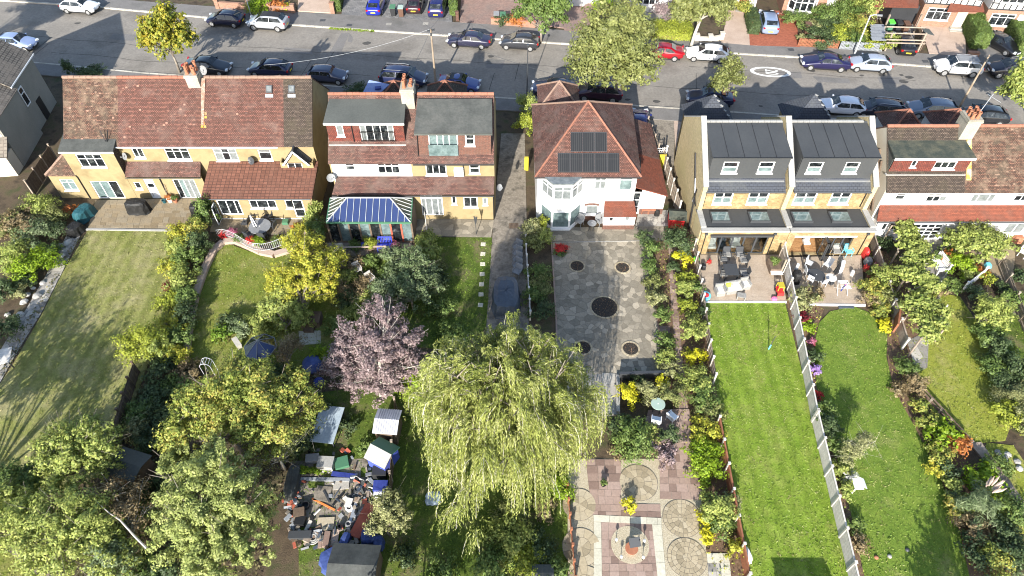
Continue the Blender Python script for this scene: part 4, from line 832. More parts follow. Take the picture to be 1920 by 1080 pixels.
dx0, dx1 = Xat(1669, YD5, 5.8), Xat(1813, YD5, 5.8)
dormer(hG, YD5, dx0, dx1, zq-.1, ztp, YR5-.6, ztp+.3, 'tilehung', 'flat_moss', [Wn((1709.5,299,1720,313.5), 1, f=.07), Wn((1753,299,1794,317), 3, (1,.35), f=.07)], side='flat_grey')
m = MB(); m.box(dx0-.2,dx1+.05,YD5-.22,YD5-.01,zq-.2,zq-.13); m.build('flashing', W['coping'], hG)
W['lichen'] = MAT('yellow lichen cement', (.5,.36,.06), (.42,.38,.3), sc=2, lo=.4, hi=.6)
m = MB(); sl5 = (ZR5-ZE5)/(YR5-Y5+.3); x = dx1+.12; m.slab([(x,YD5-.5,zq-.5*sl5+.03),(x+.35,YD5-.5,zq-.5*sl5+.03),(x+.35,YR5-.5,ZR5-.5*sl5+.03),(x,YR5-.5,ZR5-.5*sl5+.03)], .04); m.build('flashing', W['lichen'], hG)
chimney(hG, PX5, YR5-.15, 6.4, 8.7, 1.0, 1.2, [(-.25,-.4,.5),(.15,-.35,.55),(-.25,0,.45),(.2,.05,.5),(-.2,.4,.45),(.25,.4,.5)])
m = MB(); m.bar((PX5+.4,YR5-.1,9.0),(PX5+.9,YR5+.3,10.2),.04); m.bar((PX5+.6,YR5+.4,10.1),(PX5+1.3,YR5-.3,9.9),.03); m.build('aerial', W['steel'], hG)
xl5 = Xat(1642, YB5, 2.1); xm5 = Xat(1866, YB5, 2.2)
for root, a, b in ((hG, xl5, PX5), (hH, PX5, XR5)):
    roof(root, [(a,YB5-.2,ZB5+.05),(b,YB5-.2,ZB5+.05),(b,Y5,3.0),(a+(.2 if root is hG else 0),Y5,3.0)], 'tile_mid', .08)
    m = MB(); m.tube([(a,YB5-.26,ZB5),(b,YB5-.26,ZB5)], .05, 6); m.build('gutter', W['dark'], root)
wall_set(hG, YB5, xl5+.3, PX5, 0, ZB5, 'render_w', [Wn((1654,419.5,1663,432), 1, f=.05), Wn((1667,419.5,1688,432), 1, f=.05), Wn((1706,420,1763,449), 4, (1,1,1,1), name='french_doors', f=.09, sill=False, glass='glass')])
wall_set(hH, YB5, PX5, XR5, 0, ZB5, 'render_w', [Wn((1885,419,1922,438), 2, glass='glass_l')])
m = MB(); m.box(xl5+.3,xl5+.42,YB5+.14,Y5,0,ZB5); m.build('wall', W['render_w'], hG)
pipe(hG, [(XL5-.05,Y5+2.9,6.0),(XL5-.06,Y5+1.5,4.6),(XL5-.06,Y5+.8,3.0),(XL5-.06,Y5+.6,.2)], 'timber_d', .09); pipe(hG, [(XL5-.06,Y5+2.0,5.6),(XL5-.08,Y5+1.0,3.4),(XL5-.05,Y5+.2,2.2)], 'timber_d', .08)
for root, ax_, ay in ((hG,1706,205),(hH,1800,204)): frontpeak(root, ax_, ay, 5.9, 1.6, 3.2, 'tile_dred')
# ================================================================ HOUSE 0 (grey pebbledash, left edge)
h0 = thing('detached_house', 'grey pebbledashed house with a grey tiled roof at the left edge', 'house', (-48, 50, 0), rz=R(6))
def L0(x, y, z): 
    v = Matrix.Rotation(R(-6), 3, 'Z') @ (Vector((x,y,0))-Vector((-48,50,0))); return (v.x, v.y, z)
ca, cb = L0(*P(5,164,5.0)[:2],5), L0(*P(75,99,5.0)[:2],5)
xw = (ca[0]+cb[0])/2; ya, ybb = ca[1], cb[1]
def LB(m, name, mat, **k): o = m.build(name, W[mat], None, local=True); o.parent = h0; return o
m = MB(); m.box(xw-9,xw-.25,ya+.3,ybb-.2,0,4.95); LB(m, 'wall', 'pebble')
m = MB(); m.slab([(xw,ya,5.0),(xw,ybb,5.0),(xw-4.6,ybb,8.3),(xw-4.6,ya,8.3)], .12); m.slab([(xw-4.6,ya,8.3),(xw-4.6,ybb,8.3),(xw-9.2,ybb,5),(xw-9.2,ya,5)], .12); LB(m, 'roof', 'tile_grey')
m = MB(); m.add([(xw-.3,ya+.32,4.9),(xw-8.9,ya+.32,4.9),(xw-4.6,ya+.32,8.1)], [(0,1,2)]); LB(m, 'gable', 'render_c')
m = MB(); m.box(xw-.03,xw+.06,ya,ybb,4.86,4.97); LB(m, 'gutter', 'white')
m = MB(); m.box(xw-6,xw+.1,ya-4.4,ya+.3,0,4.6); LB(m, 'wall', 'pebble')
m = MB(); m.box(xw-6.2,xw-.05,ya-4.43,ya-4.405,2.3,4.6); LB(m, 'wall', 'render_c')
m = MB(); m.slab([(xw+.3,ya-4.6,4.62),(xw+.3,ya+.3,4.62),(xw-3,ya+.3,6.6),(xw-3,ya-4.6,6.6)], .1); LB(m, 'roof', 'tile_grey')
m = MB(); m.slab([(xw-6,ya-5.9,2.1),(xw+.3,ya-5.9,2.1),(xw+.3,ya-4.43,3.1),(xw-6,ya-4.43,3.1)], .1); LB(m, 'roof', 'tile_grey')
m = MB(); m.box(xw-6,xw+.05,ya-5.7,ya-4.45,0,2.0); LB(m, 'wall', 'render_c')
def side_win(y0, y1, z0, z1, n):
    m = MB(); f = .08; x = xw-.25
    m.box(x,x+.07,y0,y0+f,z0,z1); m.box(x,x+.07,y1-f,y1,z0,z1); m.box(x,x+.07,y0+f,y1-f,z0,z0+f); m.box(x,x+.07,y0+f,y1-f,z1-f,z1); zm = z0+(z1-z0)*.66; m.box(x,x+.065,y0+f,y1-f,zm,zm+.06); o = LB(m, 'window', 'white')
    for a, b in ((z0+f,zm),(zm+.06,z1-f)): g = MB(); g.box(x,x+.03,y0+f,y1-f,a,b); q = LB(g, 'pane', 'glass'); q.parent = o
side_win(ya+.9, ya+1.7, 2.4, 4.1, 2)
m = MB(); m.box(xw-.25,xw-.2,ya+2.4,ya+3.3,0,2.0); LB(m, 'door', 'black')
# ================================================================ CARS
def paint(c, name='car paint'):
    k = 'paint%s' % (c,)
    if k not in W:
        m, n, l, b = nt(name); b.inputs['Base Color'].default_value = c4(c); b.inputs['Roughness'].default_value = .35; b.inputs['Metallic'].default_value = .15
        b.inputs['Coat Weight'].default_value = .8; b.inputs['Coat Roughness'].default_value = .04; W[k] = m
    return W[k]
#      x,   w,   sill, belt, top, topw
CT = {
 'hatch': (4.05,1.76,1.48,[(0,.74,.34,.56,.64,.62),(.03,.90,.22,.68,.75,.74),(.11,.98,.2,.84,.90,.78),(.235,1,.2,.92,.98,.80),(.41,1,.2,.95,1.41,.70),(.56,1,.2,.96,1.48,.70),(.82,1,.2,.98,1.42,.67),(.95,.96,.24,.98,1.08,.68),(.985,.9,.3,.86,.96,.66),(1,.82,.36,.78,.86,.62)]),
 'suv': (4.35,1.84,1.64,[(0,.78,.38,.68,.76,.64),(.03,.93,.28,.78,.86,.76),(.11,.985,.25,.94,1.0,.8),(.215,1,.25,1.05,1.12,.82),(.38,1,.25,1.08,1.55,.73),(.55,1,.25,1.09,1.64,.73),(.86,1,.25,1.11,1.58,.70),(.96,.97,.28,1.1,1.2,.71),(.988,.92,.34,.98,1.08,.68),(1,.85,.4,.9,.98,.66)]),
 'saloon': (4.65,1.82,1.43,[(0,.76,.34,.55,.62,.62),(.03,.92,.2,.64,.71,.74),(.12,.985,.18,.78,.84,.78),(.27,1,.18,.89,.94,.80),(.42,1,.18,.93,1.37,.68),(.52,1,.18,.94,1.43,.68),(.70,1,.18,.95,1.36,.65),(.83,.99,.2,.96,1.04,.70),(.97,.93,.26,.92,1.0,.72),(1,.84,.36,.78,.86,.66)]),
 'estate': (4.7,1.82,1.48,[(0,.76,.34,.56,.63,.62),(.03,.92,.2,.66,.73,.74),(.11,.985,.18,.8,.86,.78),(.25,1,.18,.9,.95,.80),(.38,1,.18,.94,1.4,.69),(.50,1,.18,.95,1.48,.69),(.86,1,.18,.97,1.41,.66),(.96,.96,.22,.97,1.06,.68),(.985,.9,.3,.86,.96,.66),(1,.82,.36,.78,.86,.62)]),
 'mini': (3.85,1.72,1.42,[(0,.78,.34,.6,.68,.62),(.035,.93,.22,.7,.77,.76),(.12,.985,.2,.84,.9,.8),(.29,1,.2,.93,.99,.82),(.38,1,.2,.96,1.36,.74),(.5,1,.2,.96,1.42,.75),(.88,1,.2,.97,1.38,.73),(.97,.97,.24,.96,1.06,.73),(.99,.92,.3,.86,.94,.68),(1,.85,.36,.78,.86,.64)]),
 'mpv': (4.6,1.84,1.68,[(0,.78,.36,.6,.68,.62),(.03,.93,.24,.72,.8,.76),(.10,.985,.2,.9,.96,.8),(.2,1,.2,1.0,1.08,.82),(.36,1,.2,1.04,1.6,.74),(.5,1,.2,1.05,1.68,.74),(.88,1,.2,1.07,1.62,.72),(.97,.97,.24,1.06,1.2,.72),(.99,.92,.3,.95,1.05,.68),(1,.85,.38,.85,.95,.64)]),
}
def car(px, py, face, typ, col, label, roofc=None, soft=False, rails=False, z=.02, ang=None, scale=1, group=None, frontplate='plate_w'):
    L, Wd, Ht, st = CT[typ]; L *= scale; x, y, _ = P(px, py, .55+z)
    rz = R(-7.4 if face > 0 else 172.6) if ang is None else R(ang)
    root = thing('parked_car', label, 'car', (x, y, z), group or ('cars parked along the kerb'), rz=rz)
    hw = Wd/2; pm = paint(col); ring = []; b = MB()
    for f, w, zs, zb, zt, tw in st:
        X = L*(.5-f); w *= hw; tw *= hw
        half = [(w*.8,zs),(w,zs+.16),(w,(zs+zb)/2+.08),(w*.97,zb-.03),(w*.93,zb) if zt-zb > .2 else (w*.9,zb),(tw,zt-.03),(tw*.82,zt)]
        ring.append([(X,yy,zz) for yy, zz in half]+[(X,-yy,zz) for yy, zz in half[::-1]])
    n = len(ring[0]); vs = [p for r in ring for p in r]; fs = []
    for i in range(len(ring)-1):
        for j in range(n): k = (j+1)%n; fs.append((i*n+j, i*n+k, (i+1)*n+k, (i+1)*n+j))
    fs.append(tuple(range(n-1,-1,-1))); fs.append(tuple((len(ring)-1)*n+j for j in range(n)))
    b.add(vs, fs); body = b.build('body', pm, None, smooth=True, local=True); body.parent = root
    md = body.modifiers.new('round', 'SUBSURF'); md.levels = 1; md.render_levels = 1
    def part(m, name, mat, par=root, **k): o = m.build(name, mat if not isinstance(mat, str) else W[mat], None, local=True, **k); o.parent = par; return o
    S = lambda i: (L*(.5-st[i][0]), st[i][5]*hw, st[i][4], st[i][1]*hw*.93, st[i][3])
    a, c = S(3), S(4); m = MB(); m.slab([(a[0]-.06,-a[1]*.93,a[2]+.05),(a[0]-.06,a[1]*.93,a[2]+.05),(c[0]+.02,c[1]*.9,c[2]+.015),(c[0]+.02,-c[1]*.9,c[2]+.015)], .02); part(m, 'windscreen', 'glass')
    if soft: part(MB().slab([(c[0],-c[1]*.95,c[2]+.02),(c[0],c[1]*.95,c[2]+.02),(S(6)[0],S(6)[1]*.95,S(6)[2]+.02),(S(6)[0],-S(6)[1]*.95,S(6)[2]+.02)], .03), 'soft_top', 'black')
    a, c = S(6), S(7); m = MB(); m.slab([(a[0]-.03,-a[1]*.86,a[2]-.0),(a[0]-.03,a[1]*.86,a[2]-.0),(c[0]+.05,c[1]*.86,c[2]+.06),(c[0]+.05,-c[1]*.86,c[2]+.06)], .02); part(m, 'rear_window', 'glass')
    for s in (-1, 1):
        segs = [((3,.45),(4,.9)), ((4,1),(5,.8)), ((5,.9),(6,.7))]
        xs = [L*(.5-st[3][0])-.35, L*(.5-st[4][0])-.05, L*(.5-st[5][0])-.1, L*(.5-st[6][0])+.05, L*(.5-st[7][0])+.12]
        zb = st[5][3]+.03; zt = st[5][4]-.09; yb = hw*.945; yt = st[5][5]*hw+.035
        T = lambda X, t: (X, s*(yb+(yt-yb)*t), zb+(zt-zb)*t)
        xm = (xs[1]+xs[3])/2
        for q in ([T(xs[0]+.1,.0),T(xm+.03,.0),T(xm+.05,.92),T(xs[1],.92)], [T(xm-.03,.0),T(xs[4]+.02,.0),T(xs[3],.85),T(xm-.05,.92)]):
            m = MB(); qq = q if s > 0 else q[::-1]; v = [Vector(p) for p in qq]; nn = (v[1]-v[0]).cross(v[2]-v[0]).normalized(); nn = nn if nn.y*s > 0 else -nn
            m.add([tuple(p+nn*.012) for p in v]+[tuple(p-nn*.02) for p in v], [(0,1,2,3),(7,6,5,4),(0,4,5,1),(1,5,6,2),(2,6,7,3),(3,7,4,0)]); part(m, 'side_window', 'glass')
        m = MB(); m.obox((xs[0]-.05,s*(hw+.07),zb+.08),(.14,.18,.12)); part(m, 'wing_mirror', pm)
        m = MB(); m.obox((L*.5-.12,s*hw*.66,st[1][3]+.02),(.24,.36,.12),-s*.35); part(m, 'headlight', 'lampglass')
        m = MB(); m.obox((-L*.5+.09,s*hw*.72,st[8][3]-.02),(.16,.3,.16),s*.3); part(m, 'tail_lamp', 'taillamp')
        for fx in (.18, .80):
            X = L*(.5-fx); r = .34 if typ != 'suv' else .38; m = MB()
            prof = [(r*.6,-.1),(r*.93,-.1),(r,-.06),(r,.06),(r*.93,.1),(r*.6,.1)]; base = len(m.v); N = 16
            for rr, o_ in prof: m.v += [(X+rr*math.cos(2*math.pi*j/N), s*(hw-.09)+s*o_, r+rr*math.sin(2*math.pi*j/N)) for j in range(N)]
            for i in range(len(prof)-1):
                for j in range(N): a_ = base+i*N+j; b_ = base+i*N+(j+1)%N; m.f.append((a_,b_,b_+N,a_+N)); m.m.append(0)
            w = part(m, 'wheel', 'tyre'); m = MB(); v = []
            yo = s*(hw+.0)
            for j in range(N): rr = r*.66 if j % 2 == 0 else r*.6; v.append((X+rr*math.cos(2*math.pi*j/N), yo, r+rr*math.sin(2*math.pi*j/N)))
            v.append((X, yo+s*.015, r)); m.add(v, [(j,(j+1)%N,N) for j in range(N)])
            for j in range(5): an = 2*math.pi*j/5+.3; m.obox((X+r*.35*math.cos(an), yo+s*.012, r+r*.35*math.sin(an)), (r*.14,.012,r*.14))
            part(m, 'rim', 'alloy', w)
    m = MB(); m.obox((L*.5-.0,0,.5),(.03,.5,.11)); part(m, 'number_plate', frontplate)
    m = MB(); m.obox((-L*.5-.0,0,.62),(.03,.5,.12)); part(m, 'number_plate', 'plate_y')
    m = MB(); m.obox((L*.5-.06,0,.42),(.1,Wd*.6,.16)); m.obox((0,0,.24),(L*.86,Wd*.9,.12)); part(m, 'trim', 'black')
    if roofc:
        q = [(S(4)[0]-.1,-S(4)[1]*.8,S(4)[2]+.03),(S(4)[0]-.1,S(4)[1]*.8,S(4)[2]+.03),(S(6)[0],S(6)[1]*.8,S(6)[2]+.035),(S(6)[0],-S(6)[1]*.8,S(6)[2]+.035)]
        m = MB(); mid = S(5); m.slab([q[0],q[1],(mid[0],mid[1]*.82,mid[2]+.012),(mid[0],-mid[1]*.82,mid[2]+.012)], .02); m.slab([(mid[0],-mid[1]*.82,mid[2]+.012),(mid[0],mid[1]*.82,mid[2]+.012),q[2],q[3]], .02); part(m, 'roof_panel', roofc)
    if rails:
        m = MB()
        for s in (-1,1): m.tube([(S(4)[0]-.15,s*S(4)[1]*.9,S(4)[2]+.06),(S(5)[0],s*S(5)[1]*.92,S(5)[2]+.06),(S(6)[0],s*S(6)[1]*.9,S(6)[2]+.06)], .022, 5)
        if rails == 2:
            for i in (4.3, 5.5): X = L*(.5-.5-.1*(i-5)); m.bar((X,-.6,Ht+.1),(X,.6,Ht+.1),.07)
        part(m, 'roof_rails', 'steel' if rails == 1 else 'black')
    return root
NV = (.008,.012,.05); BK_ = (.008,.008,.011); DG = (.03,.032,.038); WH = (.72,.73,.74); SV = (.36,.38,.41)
car(150,12, 1,'hatch',WH,'white hatchback parked by the far kerb at the top left corner')
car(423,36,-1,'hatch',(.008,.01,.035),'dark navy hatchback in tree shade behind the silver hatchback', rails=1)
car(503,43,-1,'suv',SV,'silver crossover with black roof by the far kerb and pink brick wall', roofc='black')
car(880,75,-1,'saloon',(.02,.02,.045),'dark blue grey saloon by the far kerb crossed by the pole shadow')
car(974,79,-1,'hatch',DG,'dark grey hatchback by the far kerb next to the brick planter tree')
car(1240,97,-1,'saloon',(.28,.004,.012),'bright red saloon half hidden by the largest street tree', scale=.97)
car(1326,101,-1,'hatch',(.8,.8,.8),'white hatchback by the far kerb behind the small round street tree', scale=1.05)
car(1548,117,-1,'saloon',(.012,.01,.05),'deep navy saloon by the far kerb next to the speed limit roundel', scale=1.03)
car(1630,120,-1,'hatch',(.32,.36,.43),'silver blue hatchback by the far kerb below the leaning lamp post')
car(1795,127,-1,'suv',(.66,.65,.63),'white crossover with roof rails by the far kerb and pole shadow', rails=1, roofc='greyplastic')
car(1897,132,-1,'suv',(.01,.01,.018),'black estate car by the far kerb at the right edge', rails=1)
car(32,80, 1,'hatch',(.25,.32,.5),'pale blue hatchback behind the grey tiled house at left')
car(390,124, 1,'saloon',(.012,.014,.02),'black saloon partly hidden by the left chimney pots')
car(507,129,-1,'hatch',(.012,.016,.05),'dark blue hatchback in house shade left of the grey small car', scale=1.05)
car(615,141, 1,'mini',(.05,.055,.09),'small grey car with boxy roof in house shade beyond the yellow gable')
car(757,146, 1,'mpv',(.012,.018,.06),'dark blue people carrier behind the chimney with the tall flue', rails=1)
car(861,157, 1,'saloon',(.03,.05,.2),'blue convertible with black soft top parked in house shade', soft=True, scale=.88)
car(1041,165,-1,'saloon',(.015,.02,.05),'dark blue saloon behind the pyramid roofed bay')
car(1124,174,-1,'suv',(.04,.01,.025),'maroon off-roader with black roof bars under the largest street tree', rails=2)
car(1331,183,-1,'saloon',(.01,.014,.05),'dark blue coupe behind the slate peak under the small tree', scale=.95)
car(1577,200,-1,'hatch',(.72,.73,.76),'white hatchback in shade right of the slate peaks', scale=1.05)
car(1648,205,-1,'estate',(.015,.017,.03),'dark navy estate in shade between a white and a grey car', rails=1)
car(1747,207,-1,'suv',(.13,.16,.21),'slate grey crossover in shade behind the red ridge tiles')
car(1842,217,-1,'hatch',(.01,.011,.014),'black hatchback behind the right hand chimney pots', scale=1.08)
car(705,9,1,'hatch',(.01,.02,.28),'bright blue hatchback on the grey forecourt with its yellow plate showing', ang=88, z=.05, group='cars parked on front drives')
car(779,6,1,'hatch',(.03,.01,.014),'dark maroon hatchback between wheelie bins and a navy car', ang=88, z=.05, group='cars parked on front drives')
car(821,12,1,'mpv',(.012,.014,.08),'navy van-like car on the grey forecourt beside the hedge', ang=87, z=.05, group='cars parked on front drives', scale=.92)
car(1440,42,1,'suv',(.2,.26,.38),'silver blue car on the red block paved drive', ang=83, z=.05, group='cars parked on front drives')
car(1874,80,1,'saloon',(.008,.008,.01),'black saloon on the dark drive beside the tall green hedge', ang=-62, z=.05, group='cars parked on front drives')
car(1694,82,1,'hatch',(.008,.008,.01),'black hatchback under the timber carport with yellow plate', ang=83, z=.05, group='cars parked on front drives')
car(1199,231,1,'hatch',(.015,.02,.13),'dark blue car on the drive beside the pyramid roofed house', ang=83, z=.03, group='cars parked on front drives')
# ================================================================ PLANTS: machinery
def leaf_obj(name, Cn, Nn, size, mat, parent=None, aspect=.55, label=None, dirs=None, rng=RNG):
    n = len(Cn); Nn = Nn/np.maximum(1e-6, np.linalg.norm(Nn, axis=1))[:,None]
    if dirs is None: r = rng.normal(size=(n,3))
    else: r = dirs + .15*rng.normal(size=(n,3))
    t = r - Nn*(r*Nn).sum(1)[:,None]; t /= np.maximum(1e-6, np.linalg.norm(t, axis=1))[:,None]; bt = np.cross(Nn, t)
    s = size*(.5+.95*rng.random(n)**1.3); s = s[:,None]
    V = np.stack([Cn-t*s*.5, Cn+bt*s*aspect*.5, Cn+t*s*.5, Cn-bt*s*aspect*.5], 1).reshape(-1,3)
    off = np.array(wloc(parent)) if parent is not None else np.array([Cn[:,0].mean(), Cn[:,1].mean(), 0.0])
    me = bpy.data.meshes.new(name); me.vertices.add(n*4); me.vertices.foreach_set('co', (V-off).astype(np.float32).ravel())
    me.loops.add(n*4); me.loops.foreach_set('vertex_index', np.arange(n*4, dtype=np.int32)); me.polygons.add(n)
    me.polygons.foreach_set('loop_start', np.arange(0, n*4, 4, dtype=np.int32)); me.materials.append(mat); me.update(calc_edges=True)
    o = bpy.data.objects.new(name, me); COL.objects.link(o)
    if parent is not None: o.parent = parent
    else: o.location = off
    return o
def cloud(lobes, leaf, cover=2.0, aspect=.55, clump=.34, rng=RNG, up=.35, holes=.0):
    """leaf positions in uneven clumps over the lobes (cx,cy,cz,rx,ry,rz)"""
    CC, NN, tips = [], [], []
    for cx, cy, cz, rx, ry, rz in lobes:
        rm = (rx*ry*rz)**(1/3); area = 4*math.pi*rm*rm; n = int(cover*area/(leaf*leaf*aspect*.5)); k = max(9, int(min(60, 26*(.34/clump)**1.6)*(1-holes)))
        d = rng.normal(size=(k,3)); d /= np.linalg.norm(d, axis=1)[:,None]; d[:,2] = np.where(d[:,2] < -.4, -d[:,2], d[:,2])
        f = .42+.58*rng.random(k)**.8; cen = d*f[:,None]; cr = clump*(.6+.8*rng.random(k))
        w = cr**2; idx = rng.choice(k, n, p=w/w.sum()); n = len(idx)
        q = rng.normal(size=(n,3)); q /= np.linalg.norm(q, axis=1)[:,None]; rad = cr[idx]*(rng.random(n)**.4)
        e = q*rad[:,None]; dd = d[idx]; ra = (e*dd).sum(1)[:,None]; p = cen[idx]+(e-dd*ra)*.85+dd*ra*1.45
        sc = np.array([rx,ry,rz]); pos = p*sc+np.array([cx,cy,cz])
        nrm = q*.7+p*.6+rng.normal(size=(n,3))*.45; nrm[:,2] += up
        CC.append(pos); NN.append(nrm); tips.append(cen*sc+np.array([cx,cy,cz]))
    C_, N_ = np.concatenate(CC), np.concatenate(NN); keep = C_[:,2] > .03
    return C_[keep], N_[keep], np.concatenate(tips)
def limbs(root, base, h0, r0, tips, mat, nmax=14, name='trunk', lean=(0,0)):
    m = MB(); top = Vector((base[0]+lean[0], base[1]+lean[1], h0)); b = Vector((base[0], base[1], 0))
    m.tube([b, b.lerp(top,.5)+Vector((random.uniform(-.1,.1),random.uniform(-.1,.1),0)), top], [r0,r0*.8,r0*.6], 8); m.build(name, W[mat], root, smooth=True)
    tp = [Vector(t) for t in tips]; random.shuffle(tp)
    m = MB()
    for t in tp[:nmax]:
        s = b.lerp(top, random.uniform(.75,1)); mid = s.lerp(t,.5)+Vector((random.uniform(-.3,.3),random.uniform(-.3,.3),random.uniform(.0,.4))); m.tube([s,mid,t], [r0*.4,r0*.22,r0*.06], 5)
        for _ in range(2): e = t+Vector((random.gauss(0,.5),random.gauss(0,.5),random.gauss(.2,.35))); m.tube([mid.lerp(t,.7),e], [r0*.1,r0*.04], 4)
    m.build('limbs', W[mat], root)
LF = {}
LF['ygreen'] = LEAF('yellow green leaf', (.135,.185,.035), (.23,.285,.065), (.37,.40,.105), (.19,.25,.055))
LF['street'] = LEAF('street tree leaf', (.09,.13,.016), (.17,.20,.025), (.30,.29,.035), (.38,.29,.03))
LF['mid'] = LEAF('mid green leaf', (.065,.115,.025), (.12,.18,.042), (.19,.25,.065))
LF['olive'] = LEAF('olive green leaf', (.11,.13,.035), (.18,.20,.06), (.26,.275,.095))
LF['dark'] = LEAF('dark green leaf', (.035,.06,.025), (.065,.10,.036), (.11,.15,.055))
LF['gold'] = LEAF('golden leaf', (.34,.32,.015), (.50,.47,.02), (.60,.57,.03), trans=.25)
LF['autumn'] = LEAF('autumn yellow leaf', (.16,.20,.025), (.31,.33,.04), (.43,.42,.05), (.38,.31,.04))
LF['orange'] = LEAF('orange leaf', (.40,.12,.03), (.48,.2,.05), (.36,.10,.04))
LF['mixed'] = LEAF('turning leaf', (.12,.17,.03), (.21,.26,.05), (.33,.345,.07), (.40,.31,.07))
LF['purple'] = LEAF('purple plum leaf', (.12,.08,.085), (.21,.15,.15), (.31,.24,.23), (.18,.125,.125), trans=.2)
LF['pale'] = LEAF('pale leaf', (.17,.18,.06), (.26,.27,.11), (.33,.33,.16))
LF['silver'] = LEAF('silver green leaf', (.09,.135,.05), (.15,.20,.085), (.23,.27,.15))
LF['willow'] = LEAF('willow leaf', (.10,.135,.024), (.19,.225,.045), (.315,.345,.08), (.45,.46,.2), trans=.3, hsc=.25)
LF['bronze'] = LEAF('dry bronze leaf', (.15,.11,.055), (.24,.18,.09), (.30,.24,.13))
LF['yellowhedge'] = LEAF('lime hedge leaf', (.15,.19,.02), (.26,.30,.035), (.38,.41,.055))
LF['lime'] = LEAF('bright lime leaf', (.12,.2,.01), (.2,.3,.015), (.26,.36,.02))
LF['fir'] = LEAF('soft conifer spray', (.165,.205,.05), (.27,.315,.09), (.40,.43,.15), hsc=.3)
LF['crimson'] = LEAF('crimson leaf', (.14,.012,.02), (.22,.02,.03), (.1,.02,.025))
LF['grassy'] = LEAF('grass blade', (.07,.13,.012), (.12,.2,.018), (.17,.25,.025), trans=.2)
LF['pinkflower'] = LEAF('pink petals', (.5,.12,.22), (.6,.25,.35), (.45,.08,.1)); LF['redflower'] = LEAF('red petals', (.5,.03,.03), (.6,.06,.05)); LF['lilac'] = LEAF('lilac petals', (.35,.2,.5), (.45,.3,.6)); LF['whiteflower'] = LEAF('white petals', (.65,.63,.6), (.75,.74,.7))
def tree(name, label, cat, base, trunk_h, r0, lobes, leaf, size, mat='bark', cover=2.0, aspect=.55, clump=.34, group=None, nl=14, lean=(0,0), up=.35, holes=0):
    root = thing(name, label, cat, (base[0], base[1], 0), group)
    Cn, Nn, tips = cloud(lobes, size, cover, aspect, clump, up=up, holes=holes)
    leaf_obj('crown', Cn, Nn, size, LF[leaf], root, aspect); limbs(root, base, trunk_h, r0, tips, mat, nl, lean=lean); return root
def lob(px, py, z, r, rz=None): x, y, _ = P(px, py, z); return (x, y, z, r, r, rz or r)
def shrub(px, py, r, h, leaf, label, size=.13, name='shrub', cat='shrub', group=None, cover=1.35, sq=None, at=None, clump=.3, aspect=.6):
    """px,py = middle of the visible crown"""
    r *= 1.22; h *= 1.12; x, y, _ = at if at else P(px, py, h*.55); ry = sq*1.1 if sq else r
    lobes = [(x, y, h*.5, r, ry, h*.52)]
    Cn, Nn, _t = cloud(lobes, size, cover, aspect, clump); o = leaf_obj(name, Cn, Nn, size, LF[leaf], None, aspect)
    return tag(o, label, cat, group)
def hedge(pts, w, h, leaf, label, size=.12, cover=1.5, group=None, trimmed=True, name='hedge', z0=0):
    """clipped hedge: leaves over the faces of a ribbon with a lumpy surface"""
    CC, NN = [], []
    for a, b in zip(pts, pts[1:]):
        a = np.array(a[:2]); b = np.array(b[:2]); L = np.linalg.norm(b-a); d = (b-a)/L; nr_ = np.array([-d[1], d[0]])
        for kind, area in (('t', L*w), ('l', L*h), ('r', L*h), ('e', w*h), ('f', w*h)):
            n = int(cover*2.2*area/(size*size*.3)); u = RNG.random(n); v = RNG.random(n); rg = RNG.normal(size=(n,3))*(.06 if trimmed else .14)
            if kind == 't': p = a+d*(u*L)[:,None]+nr_*((v-.5)*w)[:,None]; z = np.full(n, h); nn = np.tile([0,0,1.], (n,1))
            elif kind in 'lr': s = 1 if kind == 'l' else -1; p = a+d*(u*L)[:,None]+nr_*(s*w/2); z = v*h; nn = np.tile([nr_[0]*s,nr_[1]*s,.3], (n,1))
            else: s = 0 if kind == 'e' else 1; p = a+d*(s*L)+nr_*((u-.5)*w)[:,None]; z = v*h; nn = np.tile([d[0]*(2*s-1),d[1]*(2*s-1),.3], (n,1))
            pos = np.column_stack([p, z+z0]); lump = .12*np.sin(pos[:,0]*3.1+pos[:,1]*2.3)+.1*np.sin(pos[:,1]*4.7+1); pos[:,2] += lump*(pos[:,2] > h*.6)*(.6 if trimmed else 1.3)
            CC.append(pos+rg); NN.append(nn+RNG.normal(size=(n,3))*.5)
    o = leaf_obj(name, np.concatenate(CC), np.concatenate(NN), size, LF[leaf], None, .6); return tag(o, label, 'hedge', group)
# ================================================================ FAR SIDE OF THE STREET
def flat(name, pts, mat, z=.05, lab=None): return sheet(name, G2(pts, z), z, mat, 0)
flat('driveway', [(558,20),(626,24),(622,-30),(560,-30)], 'beigepave', .112)
flat('forecourt', [(640,27),(848,41),(845,-30),(650,-30)], 'greypave', .114)
flat('forecourt', [(862,41),(932,46),(930,-30),(866,-30)], 'pinkpave', .114); flat('forecourt', [(932,36),(1058,52),(1030,-20),(930,-20)], 'pinkpave', .1155)
flat('forecourt', [(1058,57),(1118,62),(1125,-10),(1050,-10)], 'pinkpave', .117)
flat('driveway', [(1352,80),(1420,86),(1406,10),(1368,8)], 'beigepave', .112)
flat('driveway', [(1406,85),(1500,88),(1490,20),(1402,20)], 'redpave', .114)
flat('driveway', [(1742,100),(1812,105),(1808,45),(1725,45)], 'beigepave', .112)
flat('driveway', [(1832,106),(1918,114),(1900,55),(1838,52)], 'pave_tar', .1145)
flat('driveway', [(1660,97),(1718,100),(1712,45),(1652,45)], 'pave_tar', .112)
flat('lawn', [(1308,70),(1352,72),(1346,45),(1306,45)], 'soil', .1)
flat('patio', [(1205,36),(1265,36),(1258,10),(1200,10)], 'grey_slab', .112)
